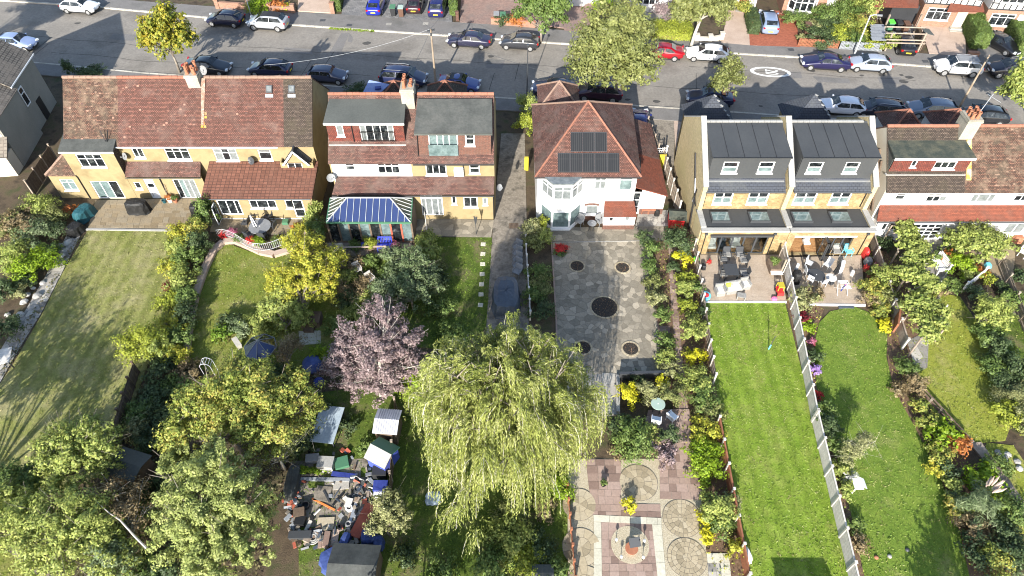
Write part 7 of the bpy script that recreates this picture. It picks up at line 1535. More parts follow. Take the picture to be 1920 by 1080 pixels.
lump(949,556,1.9,3.2,1.25,'bluedk','dark blue grey sheet over a trailer at the end of the concrete drive','trailer','covered_trailer',top=.6)
for k in range(5): chair(970,470+k*11.5,-.5-.0*k,'greyplastic','%s white plastic chair from the house in the row on the concrete drive' % ('first','second','third','fourth','fifth')[k],grp='white chairs in a row on the drive',w=.56,z=.05)
x,y = g(893,440); root = thing('washing_line_post','dark washing line post with folded arms on the crazy patio','washing line',(x,y,.07)); m = MB(); m.tube([(x,y,.07),(x,y,1.9)],.03,6); m.build('pole', W['dark'], root); m = MB(); m.tube([(x,y,1.2),(x+.12,y,1.9)],.05,5); m.tube([(x,y,1.2),(x-.1,y+.08,1.9)],.05,5); m.build('folded_arms', W['dark'], root)
m = MB(); m.tube([(*g(801,440),.1),(*g(797,405),1.3)],.03,5); tag(m.build('timber_prop', W['timber_p']), 'pale timber prop leaning beside the conservatory wall', 'timber')
# white house: bistro set, red chairs
rtable(1110,418,.36,'greyplastic','small grey bistro table by the brick arch window'); chair(1086,422,-.6,'greyplastic','grey bistro chair left of the small bistro table',grp='bistro chairs'); chair(1124,422,.6,'greyplastic','grey bistro chair right of the small bistro table',grp='bistro chairs')
chair(1208,398,0,'terracotta','left red folding chair below the white lean-to',grp='red folding chairs',arms=False); chair(1221,398,0,'terracotta','right red folding chair below the white lean-to',grp='red folding chairs',arms=False)
lump(1232,400,.4,.3,.5,'cover','small black bag beside the red folding chairs','bag','bag')
# raised bed wall and table
lowwall([g(1160,712),g(1242,709)],.7,.12,'dark','dark low wall at the foot of the crazy paving below golden shrubs',piers=False); lowwall([g(1158,776),g(1158,708)],.25,.15,'coping','pale low side wall left of the golden shrub bed',piers=False)
rtable(1234,757,.45,'greengrey','round pale green table between the golden shrubs and pink paving'); chair(1258,788,2.3,'white','white metal chair in dappled shade right of the green table',grp='white chairs by the green table',z=.1); chair(1228,795,2.9,'white','white metal chair in shade left of the dark shrub',grp='white chairs by the green table',z=.1)
# lower garden ornaments
pot(1131,910,.16,.2,'black','narrow dark trough of grasses on the pink paving','mid')
x,y = g(1188,1028); root = thing('garden_ornament','dark swing-seat planter with terracotta bowl in the square gravel panel','ornament',(x,y,.07)); m = MB(); m.lathe((x-.15,y-.1,.07),[(.3,0),(.36,.2),(.3,.2)],16); m.build('bowl', W['terracotta'], root); m = MB(); m.obox((x,y+.1,.6),(.62,.5,.06),.15,0,.5); m.build('panel', W['dark'], root)
for s in (-.25,.25): m = MB(); m.tube([(x+s,y+.1,.07),(x+s,y+.2,.7)],.03,5); m.build('leg', W['black'], root)
for k,(px,py) in enumerate(((1154,1018),(1206,1020),(1163,1050),(1204,1051))):
    x,y = g(px,py); root = thing('garden_lamp','small white garden lamp at the %s corner of the gravel circle' % ('upper left','upper right','lower left','lower right')[k],'lamp',(x,y,.07),'four garden lamps round the ornament'); m = MB(); m.tube([(x,y,.07),(x,y,.45)],.02,5); m.build('stem', W['black'], root); m = MB(); m.lathe((x,y,.42),[(.04,0),(.09,.05),(.07,.13),(.02,.16)],10); m.build('globe', W['white'], root)
lump(1399,1040,.45,.85,.45,'wood_white','white rolled canopy lying beside the red brown fence','canopy','rolled_canopy',rz=.2)
# deck one: dining set, sofa set, toys
qtable(1371,505,1.0,1.1,'dark','dark slatted dining table on the left deck')
for k,(px,py,rz) in enumerate(((1354,493,1.57),(1354,520,1.57),(1392,495,-1.57),(1393,520,-1.57),(1360,484,0),(1384,484,0))): chair(px,py,rz,'dark','dark dining chair %s of the dark slatted table' % ('on the upper left','on the lower left','on the upper right','on the lower right','at the back left','at the back right')[k],seat='rattan',grp='dark dining chairs on the left deck')
def armchair(px, py, rz, w, label, cush=1, lime=False):
    x,y,_ = P(px,py,.1); root = thing('rattan_seat',label,'armchair' if w < 1 else 'sofa',(x,y,.1),rz=rz); f = local(root); m = MB(); m.box(-w/2,w/2,-.32,.32,0,.32); f(m,'base','rattan'); m = MB(); m.box(-w/2,w/2,.24,.34,.32,.75); f(m,'backrest','rattan')
    for s in (-1,1): m = MB(); m.box(s*w/2-.05,s*w/2+.05,-.32,.24,.32,.55); f(m,'armrest','rattan')
    m = MB(); m.box(-w/2+.06,w/2-.06,-.31,.23,.325,.42); f(m,'cushion','cushion'); 
    if lime: m = MB(); m.obox((-w*.3,.15,.55),(.34,.12,.3),0,0,-.3); f(m,'scatter_cushion','lime'); m = MB(); m.obox((w*.15,.15,.56),(.36,.12,.32),0,0,-.3); f(m,'scatter_cushion','cushion')
armchair(1348,550,.15,.62,'grey rattan armchair at the left end of the sofa set'); armchair(1373,545,.2,1.2,'grey rattan sofa with a lime cushion on the left deck',lime=True); armchair(1395,538,.25,.62,'grey rattan armchair at the right end of the sofa set')
qtable(1391,553,.62,.45,'rattan','low grey rattan coffee table by the sofa',h=.38,rz=-.25,legm='rattan')
dome(1306,485,.25,.3,'green','bright green plastic toy by the left house corner','toy','toy'); lump(1319,500,.35,.5,.4,'black','black folded pushchair frame by the left deck edge','pushchair','pushchair')
root = thing('water_play_table','light blue and red toy water table at the deck corner','toy',(*g(1324,556),.1)); x,y,_ = P(1324,553,.4); m = MB(); m.lathe((x,y,.1),[(.15,0),(.36,.1),(.36,.28),(.3,.28)],16); m.build('tub', W['cyan'], root); m = MB(); m.lathe((x,y,.36),[(.22,0),(.2,.08),(.05,.14)],12); m.build('wheel', W['red'], root); m = MB(); m.obox((x-.15,y-.1,.45),(.12,.12,.16)); m.build('cup', W['pinkp'], root)
root = thing('toy_car','red and yellow ride-on toy car by the pale fence','toy',(*g(1462,548),.1)); x,y,_ = P(1462,545,.35); m = MB(); m.obox((x,y,.32),(.42,.7,.3)); m.build('body', W['red'], root); m = MB(); m.obox((x,y+.1,.85),(.42,.5,.08)); m.build('roof', W['yellow'], root)
for sx in (-1,1):
    for sy in (-.22,.25): m = MB(); m.obox((x+sx*.22,y+sy,.2),(.08,.2,.2)); m.build('wheel', W['black'], root); m = MB(); m.tube([(x+sx*.19,y+sy+.1,.45),(x+sx*.19,y+sy+.1,.83)],.03,5); m.build('pillar', W['yellow'], root)
lump(1452,560,.4,.3,.2,'pinkp','pink plastic toys beside the ride-on car','toy','toy')
root = thing('planter','tall wooden planter bench of green plants against the fence on the deck','planter',(*g(1450,505),.1)); x,y = g(1451,512); m = MB(); m.box(x-.42,x+.42,y-.2,y+.9,.1,.62); m.build('box', W['timber_d'], root); m = MB(); m.box(x-.42,x+.42,y-.55,y-.2,.4,.46); m.build('shelf', W['wood_white'], root)
C_, N_, _t = cloud([(x,y+.5,.8,.4,.35,.3)], .1, 1.6); leaf_obj('foliage', C_, N_, .1, LF['mid'], root)
fence(g(1456,492), g(1462,515), 1, 1.5, 'timber', 'short tall screen beside the deck planter', 'panel')
x,y = g(1441,655); root = thing('swing_pole','turquoise swing ball pole standing on the lush lawn','toy',(x,y,.04)); m = MB(); m.tube([(x,y,.04),(x+.03,y,.5)],.05,6); m.build('sleeve', W['cyan'], root); m = MB(); m.tube([(x+.03,y,.5),(x+.04,y,1.5)],.025,5); m.build('pole', W['dark'], root)
# deck two
rtable(1531,515,.62,'dark','round dark table on the right deck')
for k,(px,py,rz) in enumerate(((1514,500,.9),(1548,503,-.9),(1518,530,2.4),(1540,535,3.4),(1512,517,1.6))): chair(px,py,rz,'polegrey','white chair %s the round dark table' % ('behind left of','behind right of','front left of','in front of','left of')[k],seat='polegrey',grp='white chairs round the dark table',arms=False,w=.46)
rtable(1559,520,.4,'cushion','small round white table with the closed black parasol'); parasol(1557,530,'closed black parasol standing in the small white table','black','black',h=2.2)
lump(1578,500,.35,1.3,.45,'wood_white','white lounger back leaning on the right deck','lounger','sun_lounger',rz=-.5); lump(1598,512,.25,.4,.35,'wood_white','small white step stool on the right deck','stool','stool',rz=-.4)
lump(1493,520,.6,.75,1.0,'cover','grey covered barbecue beside the pale fence on the right deck','barbecue cover','covered_barbecue'); lump(1492,506,.2,.2,1.1,'white','white gas bottle by the covered barbecue','gas bottle','gas_bottle')
chair(1587,478,.2,'cyan','pale turquoise chair by the folded garden doors',grp='coloured chairs on the right deck'); chair(1565,478,0,'rattan','grey rattan chair left of the turquoise chair',grp='coloured chairs on the right deck')
root = thing('clothes_airer','folding clothes airer hung with dark washing','clothes airer',(*g(1580,540),.1)); x,y,_ = P(1580,540,.5); m = MB()
for k in range(9): yy = y-.4+k*.1; m.tube([(x-.35,yy,.95-.02*abs(k-4)),(x+.35,yy,.95-.02*abs(k-4))],.012,4)
for s in (-.35,.35): m.tube([(x+s,y-.4,.1),(x+s,y+.4,.9)],.018,4); m.tube([(x+s,y+.4,.1),(x+s,y-.4,.9)],.018,4)
m.build('frame', W['wood_white'], root)
for k,mt in enumerate(('navy','black','navy','pinkp','dark')): m = MB(); m.box(x-.3+k*.12,x-.2+k*.12,y-.35+.12*k,y-.33+.12*k,.55,.95); m.build('washing', W[mt], root)
lump(1623,475,.35,.6,.8,'red','red parasol cover by the right house corner','cover','covered_parasol'); lump(1628,490,.5,.6,.5,'greyplastic','grey storage box by the red cover','box','storage_box'); 
for k,(px,py,mt) in enumerate(((1622,508,'terracotta'),(1632,512,'white'),(1640,505,'rock'),(1628,520,'terracotta'))): pot(px,py,.18,.3,mt,'%s beside the fence on the right deck' % ('terracotta pot of red flowers','white pot of green leaves','grey stone pot of pink flowers','terracotta pot of trailing leaves')[k],('redflower','mid','pinkflower','ygreen')[k])
# bird table, border ornaments
x,y = g(1597,925); root = thing('bird_table','white bird table at the edge of the oval lawn','bird table',(x,y,0)); m = MB(); m.tube([(x,y,0),(x,y,1.0)],.04,6); m.build('post', W['wood_white'], root); m = MB(); m.obox((x,y,1.02),(.5,.45,.04)); m.build('tray', W['wood_white'], root)
for s in (-1,1): m = MB(); m.slab([(x+s*.32,y-.3,1.25),(x+s*.32,y+.3,1.25),(x,y+.3,1.5),(x,y-.3,1.5)],.02); m.build('roof', W['wood_white'], root)
for s in (-1,1): m = MB(); m.box(x+s*.2-.02,x+s*.2+.02,y-.02,y+.02,1.04,1.3); m.build('support', W['wood_white'], root)
for k,(px,py) in enumerate(((1643,1045),(1668,1043),(1701,1031))): dome(px,py,.12,.12,('terracotta','rock','dark')[k],'%s ball lying on the oval lawn' % ('orange','pale grey','dark')[k],'ball','ball')
# pergola, bench, table of house five
root = thing('pergola','timber pergola overgrown with a yellow green vine','pergola',(*g(1690,540),0)); pp = [g(1648,470),g(1705,462),g(1735,640),g(1690,660)]
for k in range(5):
    a, b = Vector((*g(1652,458),0)).lerp(Vector((*g(1702,668),0)),k/4), Vector((*g(1692,455),0)).lerp(Vector((*g(1752,640),0)),k/4)
    for p in (a,b): m = MB(); m.box(p.x-.05,p.x+.05,p.y-.05,p.y+.05,0,2.0); m.build('post', W['timber'], root)
for k in range(14): a, b = Vector((*g(1652,458),2.0)).lerp(Vector((*g(1702,668),2.0)),k/13), Vector((*g(1692,455),2.0)).lerp(Vector((*g(1752,640),2.0)),k/13); m = MB(); m.bar(a+(a-b)*.02,b+(b-a)*.02,.05,.1); m.build('rafter', W['timber'], root)
CC, NN = [], []
for k in range(40):
    t = (k/39)**.8; u = .25+.75*random.random(); a = Vector((*g(1652,458),2.1)).lerp(Vector((*g(1702,668),2.1)),t); b = Vector((*g(1692,455),2.1)).lerp(Vector((*g(1752,640),2.1)),t); c = a.lerp(b,u if t < .4 else random.random()); C_, N_, _t = cloud([(c.x,c.y,2.15-random.random()*.3,.75,.6,.4)], .17, .9, .6); CC.append(C_); NN.append(N_)
leaf_obj('vine', np.concatenate(CC), np.concatenate(NN), .2, LF['ygreen'], root, .7)
bench(1754,502,1.5,'wood_white','white slatted garden bench beside the vine pergola',rz=-1.45,z=.07,depth=.75); qtable(1762,532,.62,.5,'wood_white','white slatted footstool at the end of the white bench',h=.42,rz=.1,z=.07,legm='wood_white'); qtable(1728,505,.6,.9,'rattan','grey garden table between the pergola and the white bench',z=.07,h=.6,legm='wood_white')
m = MB(); a = P(1682,600,.8); m.obox(a,(.12,1.6,.9),-.45); tag(m.build('timber_gate', W['timber_r']), 'orange brown timber gate panel below the vine pergola', 'gate')
m = MB(); m.bar((*g(1735,642),.15),(*g(1762,592),1.2),.08,.08); tag(m.build('timber_post', W['timber_p']), 'leaning timber post at the edge of the lime lawn', 'timber')
lump(1782,492,.5,.5,.3,'terracotta','small terracotta dish among the plants by the orange shrub','pot','plant_pot'); lump(1853,497,.4,.5,.25,'cyan','bright blue plastic tray on the sandy paving','tray','tray'); chair(1915,480,.7,'wood_white','white chair on the shaded patio at the right edge',grp='white patio chairs at the right edge'); lump(1908,448,.7,.6,.6,'terracotta','terracotta planter at the right edge by the white wall','planter','planter')
for k,(px,py) in enumerate(((1872,848),(1884,860),(1890,852),(1908,865),(1912,878))): x,y,_ = P(px,py,.1); m = MB(); s = .2; m.lathe((0,0,0),[(s,0),(s*1.1,s*.5),(s*.5,s),(.02,s)],7); o = m.build('garden_rock', W['rock'], None, local=True); o.location = (x,y,0); tag(o, 'pale rock lying at the end of the lime lawn', 'rock', 'pale rocks at the end of the lime lawn')
# ================================================================ JUNK YARD
yard = paved('yard','',[[(548,865),(692,860),(690,985),(552,990)]],'concrete',rows=((.6,.9),(.6,.9)),z=.05)
J = [('plank','orange','long orange plank lying across the junk yard',(606,945),(1.6,.1,.05),-.45),('board','circlestone','square beige board on blocks in the junk yard',(610,982),(.95,.75,.08),.05),('crate','pinkslab','narrow brown crate below the beige board',(612,1010),(.3,.8,.3),0),('board','beigepave','pale slab leaning right of the brown crate',(628,1005),(.4,.8,.1),0),('plank','timber_g','long grey plank along the top of the junk yard',(610,898),(3.6,.2,.12),-.02),
 ('plank','navy','deep blue plank above the grey plank',(645,890),(1.5,.28,.12),-.12),('box','greyplastic','pale grey seed tray box left of the yard top',(585,858),(.75,.5,.3),.1),('table','coping','white topped table stained dark red at the yard top',(610,866),(.9,.7,.5),-.05),('tarp','bin_green','dark green sheet folded at the yard top',(640,866),(.8,.7,.25),.3),
 ('board','rust','rusty red board on the left side of the yard',(553,915),(.28,1.3,.1),0),('box','timber_d','dark timber box near the left yard edge',(560,960),(.6,.5,.4),.2),('box','black','black crate in the shaded left of the yard',(562,975),(.55,.5,.35),-.1),('box','dark','long black box along the yard bottom left',(562,1002),(1.2,.4,.3),.02),('plank','timber_p','pale plank propped at the yard left',(578,985),(.2,.6,.1),-.3),
 ('sheet','rust','crumpled rusty red sheet on the right side of the yard',(680,975),(.65,2.0,.25),-.35),('plank','steel','long grey metal rail right of the yard',(668,940),(.15,2.4,.15),-.15),('box','bin_black','dark crate behind the blue playhouse',(711,882),(.8,.55,.6),0),('box','navy','dark blue crate below the dark crate',(713,910),(.8,.6,.6),0),('box','wood_white','cream box half under the pale shrub',(713,928),(.75,.35,.4),0),
 ('box','cushion','white and blue box near the yard right',(654,942),(.35,.5,.25),-.2),('plank','black','dark angled strut in the middle of the yard',(634,935),(.1,.9,.1),-.6),('plank','dark','dark strut crossing left of the orange plank',(612,930),(.1,.8,.1),.6),('slab','grey_slab','grey slab lying in the upper middle of the yard',(640,905),(.9,.8,.06),.1),('slab','concrete','cracked concrete slab in the yard middle',(605,925),(.9,.9,.05),-.1),('plank','beigepave','pale cream plank under the crates',(625,1020),(1.3,.2,.08),.1),
 ('plank','pinkslab','pink plank by the cream plank',(600,1015),(.2,.7,.1),.1),('plank','timber','brown plank above the green strip',(580,890),(1.4,.12,.1),.05)]
for n_, mt, lab, (px,py), (sx,sy,sz), rz in J:
    x,y,_ = P(px,py,.06+sz); m = MB(); m.obox((0,0,sz/2),(sx,sy,sz))
    if n_ in ('box','crate','table'): m.obox((0,0,sz+.012),(sx*1.04,sy*1.04,.03)); m.obox((0,-sy/2-.01,sz*.5),(sx*.6,.03,sz*.3))
    o = m.build(n_, W[mt], None, local=True); o.location = (x,y,.06); o.rotation_euler = (0,0,rz); tag(o, lab, n_)
lump(548,905,.75,2.2,.6,'flat_green','grey green tarpaulin heap along the left of the yard','tarpaulin','tarpaulin',top=.5); lump(628,1048,1.6,1.3,.6,'blue_tarp','crumpled bright blue tarpaulin at the yard bottom','tarpaulin','tarpaulin',rz=.5,top=.45); lump(645,1018,.5,1.2,.4,'blue_tarp','narrow blue tarpaulin strip above the crumpled heap','tarpaulin','tarpaulin',rz=-.3,top=.4); lump(692,1008,.85,.9,.8,'blue_tarp','rounded blue covered barrel by the rusty sheet','cover','covered_barrel'); lump(710,1018,.55,.7,.7,'blue_tarp','second smaller blue covered barrel by the shed roof','cover','covered_barrel'); lump(812,934,.85,.8,.06,'panelblue','pale folded sheet lying on the rough lawn under the willow','sheet','folded_sheet',top=.9)
for k,(px,py,r) in enumerate(((588,1010,.36),(656,955,.18),(672,920,.2),(575,950,.22),(655,985,.16),(640,990,.16))):
    x,y = g(px,py); m = MB(); N = 18
    for rr in ((1,.75,.5) if k == 0 else (1,)): m.tube([(r*rr*math.cos(2*math.pi*j/N),r*rr*math.sin(2*math.pi*j/N),.08+.05*(1-rr)) for j in range(N+1)],.05 if k else .04,5)
    if k: m.lathe((0,0,0),[(r*.9,0),(r,.25),(r*.8,.25),(r*.7,.05)],12)
    o = m.build('hose_coil' if k == 0 else 'bucket', W[('coping','white','dark','bin_black','greyplastic','black')[k]], None, local=True); o.location = (x,y,.06); tag(o, ('coiled pale hose at the yard bottom','white bucket right of the orange plank','dark bucket at the upper right of the yard','black bucket in the shaded left of the yard','grey bucket at the lower right of the yard','black bucket beside the pale slab')[k], 'hose' if k == 0 else 'bucket')
mm = MB(); DBM = ['timber_g','greyplastic','timber','rust','bluedk','concrete','black','timber_d','timber_p','flat_green']
for k in range(330):
    px, py = random.choice(((random.uniform(520,705),random.uniform(845,1005)),(random.uniform(540,565),random.uniform(880,1000)),(random.uniform(655,700),random.uniform(890,1010)),(random.uniform(550,700),random.uniform(988,1030))))
    x,y = g(px,py); mm.obox((x,y,.07+random.random()*.16),(random.uniform(.04,.45),random.uniform(.04,.3),random.uniform(.02,.14)),random.random()*3.1,random.randrange(10),random.uniform(-.5,.5))
stuff(mm.build('debris', [W[k] for k in DBM]))
shrub(580,882,.7,.4,'lime','yellow green ground plants along the yard top',size=.1,sq=.3)
# ================================================================ GARDEN TREES
T = tree
T('tree','golden yellow autumn tree between the small lawn and conservatory','tree',g(575,600),1.4,.13,[lob(560,520,2.6,1.9,1.3),lob(530,540,2.2,1.5),lob(600,510,2.6,1.6),lob(575,475,3.0,1.5),lob(625,490,2.2,1.2),lob(555,455,2.6,1.1),lob(610,545,1.8,1.2)],'autumn',.15,cover=.95,clump=.2,nl=50)
T('tree','green lower tree at the foot of the golden tree','tree',g(540,625),.8,.1,[lob(530,575,1.6,1.2),lob(510,590,1.2,1.0),lob(560,590,1.2,1.0),lob(545,600,.9,.9)],'ygreen',.18,cover=1.3,clump=.28)
T('tree','loose grey green tree in the wild garden','tree',g(775,580),1.2,.1,[lob(765,520,2.4,1.6,1.3),lob(795,550,1.6,1.4),lob(735,545,1.6,1.5),lob(775,490,2.8,1.1),lob(715,570,1.2,1.1),lob(800,515,1.6,1.0)],'silver',.16,cover=1.0,clump=.22,nl=40)
T('tree','rounded green bushy tree right of the timber prop','tree',g(800,480),.7,.07,[lob(797,462,1.2,.9),lob(815,475,.9,.7)],'ygreen',.16,cover=1.0,clump=.25)
T('plum_tree','purple leaved plum tree in the middle gardens','tree',g(715,745),1.6,.15,[lob(710,660,3.4,2.2,1.6),lob(660,650,2.8,1.7),lob(755,650,2.8,1.7),lob(720,600,4.0,1.5),lob(640,690,2.2,1.4),lob(765,690,2.2,1.3),lob(720,725,1.8,1.3),lob(670,720,1.8,1.2)],'purple',.14,mat='bark_w',cover=.8,clump=.19,nl=90)
T('tree','small bare reddish brown tree left of the shiny blue dome','tree',g(545,690),1.0,.07,[lob(545,650,1.5,1.0,.9),lob(530,665,1.2,.7)],'bronze',.12,cover=.55,clump=.34,nl=26)
T('tree','large tree turning orange and yellow left of the tennis table','tree',g(455,860),2.4,.22,[lob(420,745,4.6,2.0,1.5),lob(480,735,4.8,2.0,1.5),lob(545,745,4.2,1.8,1.4),lob(375,770,4.0,1.7),lob(440,800,4.2,2.0,1.6),lob(505,800,4.0,1.9),lob(350,820,3.4,1.6),lob(570,770,3.4,1.2),lob(450,700,4.6,1.3)],'mixed',.155,cover=.95,clump=.2,nl=70)
T('tree','bare twiggy tree with grey branches behind the junk yard','tree',g(535,880),1.4,.1,[lob(530,820,2.6,1.5,1.2),lob(560,810,2.2,1.2),lob(510,850,2.2,1.3)],'olive',.12,mat='bark_w',cover=.3,clump=.4,nl=50)
T('tree','large soft yellow green conifer left of the junk yard','tree',g(410,1020),2.0,.25,[lob(400,920,4.8,2.1,1.8),lob(360,960,4.0,1.8),lob(450,950,4.0,1.8),lob(400,1000,3.6,2.0),lob(340,1010,3.0,1.6),lob(460,1010,3.0,1.7),lob(410,870,4.8,1.5),lob(345,880,3.4,1.4),lob(400,1060,3.0,1.8)],'fir',.135,cover=.95,clump=.17,nl=60)
T('tree','bright yellow green tree alone on the dark lawn at lower left','tree',g(150,905),1.3,.12,[lob(140,840,3.2,1.5,1.2),lob(180,835,3.0,1.4),lob(105,850,2.8,1.3),lob(145,880,2.4,1.5),lob(195,860,2.4,1.1),lob(120,815,3.0,.9),lob(165,805,3.0,.9)],'ygreen',.16,cover=.75,clump=.2,nl=50)
T('tree','sprawling yellow green tree filling the bottom left corner','tree',g(110,1050),1.5,.16,[lob(90,970,3.0,2.0,1.2),lob(150,980,2.8,1.8),lob(40,990,2.4,1.7),lob(110,1015,2.4,1.8),lob(180,1010,2.0,1.5),lob(20,950,2.2,1.4),lob(150,1040,2.0,1.5),lob(215,1050,1.6,1.4)],'ygreen',.135,cover=.8,clump=.2,nl=60)
T('tree','pinkish brown half bare tree with a long pale branch at lower left','tree',g(260,1010),1.0,.1,[lob(220,935,2.2,1.6,1.0),lob(190,955,1.9,1.2),lob(250,955,1.9,1.2)],'bronze',.13,mat='bark_w',cover=.5,clump=.32,nl=46)
T('tree','grey green bushy tree among the bottom left trees','tree',g(205,1060),1.0,.08,[lob(195,1035,1.8,1.2),lob(225,1055,1.4,1.0)],'silver',.14,cover=1.1)
T('tree','dark tangled bush at the far left below the shaded lawn','tree',g(25,940),.8,.08,[lob(30,905,1.5,1.3),lob(70,915,1.3,1.1),lob(5,930,1.2,1.2)],'mid',.15,cover=1.1,clump=.28)
m = MB(); m.tube([P(275,1028,2.2),P(255,1008,2.6),P(225,975,3.2),P(205,962,3.5),P(180,940,3.6)],[.07,.06,.045,.03,.01],6); tag(m.build('branch', W['bark_w']), 'long pale bare branch reaching over the bottom left trees', 'branch')
T('tree','pale green flowering shrub tree at the right of the junk yard','tree',g(732,1005),.8,.07,[lob(725,955,1.8,.95),lob(745,975,1.5,.85),lob(715,985,1.3,.8),lob(740,940,1.8,.6)],'pale',.13,cover=1.2,clump=.28)
T('tree','bright green laurel between the purple plum tree and the willow','tree',g(785,745),.6,.08,[lob(780,715,1.5,.95),lob(790,735,1.1,.8),lob(770,735,1.0,.7)],'lime',.17,cover=1.3)
T('tree','round dense green bush tree in front of the white French doors house','tree',g(1835,490),.8,.12,[lob(1830,455,1.7,1.7,.9),lob(1790,450,1.5,1.1,.8),lob(1870,458,1.5,1.2,.8),lob(1845,440,1.7,1.2,.7),lob(1850,475,1.3,1.2,.7)],'ygreen',.18,cover=1.3,clump=.26)
T('tree','round green shrub tree beside the white lattice screen','tree',g(1862,615),.8,.1,[lob(1860,585,1.5,1.15),lob(1875,600,1.2,.8),lob(1845,595,1.2,.8)],'ygreen',.16,cover=1.2,clump=.28)
T('tree','leaning young birch with golden leaves over the oval lawn','tree',g(1583,868),1.6,.05,[lob(1612,830,1.8,.7,.5),lob(1600,845,1.6,.6),lob(1625,825,1.7,.5),lob(1590,855,1.2,.6)],'pale',.1,mat='bark_w',cover=.75,clump=.34,lean=(.8,.3),nl=26)
m = MB(); 
# ---- weeping willow
def willow(base, R_, ztop, n_br, n_st):
    root = thing('willow_tree','large weeping willow with long pale yellow green hanging branches','tree',(base[0],base[1],0)); CC, NN, DD = [], [], []; rng = np.random.default_rng(5); br = MB(); tips = []
    for i in range(n_br):
        a = 2*math.pi*((i*.618)%1)+rng.normal()*.1; rho = R_*math.sqrt((i+.5)/n_br)*.84*(1+rng.normal()*.09)*(1+.13*math.sin(a*3+1)+.08*math.sin(a*5)); hz = ztop*(1-.48*(rho/R_)**2)+rng.normal()*.75
        head = np.array([base[0]+rho*math.cos(a), base[1]+rho*math.sin(a), hz]); tips.append(head); out = np.array([math.cos(a),math.sin(a),0]); L0_ = max(1.4, hz-.6)*(.3+.62*rng.random())
        bend = out+rng.normal(size=3)*.3; bend[2] = 0; bend /= np.linalg.norm(bend)
        for s in range(n_st):
            h0 = head+rng.normal(size=3)*np.array([.2,.2,.12]); d = bend+rng.normal(size=3)*.22; d[2] = 0; d /= np.linalg.norm(d); L = L0_*(.55+.6*rng.random()); k = int(7+L*11); t = np.linspace(0,1,k); reach = (.5+.75*rng.random())*(.4+.6*min(1,rho/R_+.2)); 
            p = h0+d*(reach*(1-np.exp(-2.6*t)))[:,None]; p[:,2] = h0[2]+.28*np.sin(np.minimum(t*4,1)*math.pi*.5)*(1-t)-L*t**1.55; tan = np.gradient(p, axis=0); tan /= np.linalg.norm(tan,axis=1)[:,None]
            CC.append(p+rng.normal(size=p.shape)*.035); DD.append(tan); NN.append(out*.35+rng.normal(size=p.shape)*.55+np.array([0,-.15,.45]))
            if s % 9 == 0: br.tube([tuple(q) for q in p[::max(1,k//4)]], [.012]*len(p[::max(1,k//4)]), 3)
    C_, N_, D_ = map(np.concatenate, (CC,NN,DD)); ok = C_[:,2] > .1; leaf_obj('crown', C_[ok], N_[ok], .19, LF['willow'], root, .2, dirs=D_[ok], rng=rng); br.build('hanging_twigs', W['bark_w'], root); limbs(root, base, 3.2, .42, [tuple(t) for t in tips], 'bark', 50)
willow(g(944,858), 5.15, 9.2, 175, 21)
# trees beyond the bottom edge whose shade reaches into the picture
for (x, y, r, z, lab) in ((-5.5,7.0,2.2,4.2,'tree below the bottom edge shading the rough lawn under the willow'),(-1.5,6.0,2.0,4.6,'tree below the bottom edge shading the lawn near the low roofed store'),(22.5,6.2,2.0,3.4,'tree below the bottom edge shading the oval lawn corner'),(-31.5,14.5,2.6,5.0,'tree beyond the left edge shading the dry lawn'),(-35.5,17.0,2.8,5.2,'tree beyond the left edge shading the crazy path end')):
    T('tree',lab,'tree',(x,y),2.0,.2,[(x,y,z,r,r,r*.8),(x+r*.7,y+.5,z-.8,r*.6,r*.6,r*.6),(x-r*.7,y+.3,z-.6,r*.6,r*.6,r*.6)],'mid',.22,cover=.55,clump=.26)
# ================================================================ SHRUBS, border by border
S_ = shrub
def border(items, where, group=None, size=.14):
    for it in items: px, py, r, h, lf, look = it[:6]; S_(px, py, r, h, lf, look+' '+where, size=it[6] if len(it) > 6 else size, name='shrub', group=group)
border([(76,385,1.1,1.5,'ygreen','yellow green shrub nearest the board fence'),(40,415,1.4,1.6,'bronze','bronze pink twiggy shrub'),(104,404,.9,1.1,'olive','olive shrub beside the teal cover'),(14,425,1.1,1.5,'olive','olive shrub at the picture edge'),(70,440,1.3,1.4,'silver','grey green spreading shrub'),(104,432,.8,.9,'dark','dark low shrub'),
  (20,475,1.2,1.4,'ygreen','yellow green leafy shrub at the edge'),(66,498,1.35,1.4,'lime','broad bright green shrub'),(92,470,.8,1.0,'mid','mid green shrub'),(36,548,.6,.7,'pale','small pale golden shrub'),(8,545,.9,1.2,'dark','dark shrub at the edge'),(16,610,.8,1.0,'dark','dark glossy low shrub'),(50,520,.7,.8,'dark','dark ground shrub'),(132,392,.45,.6,'orange','small orange flowering plant')], 'left of the crazy stone path')
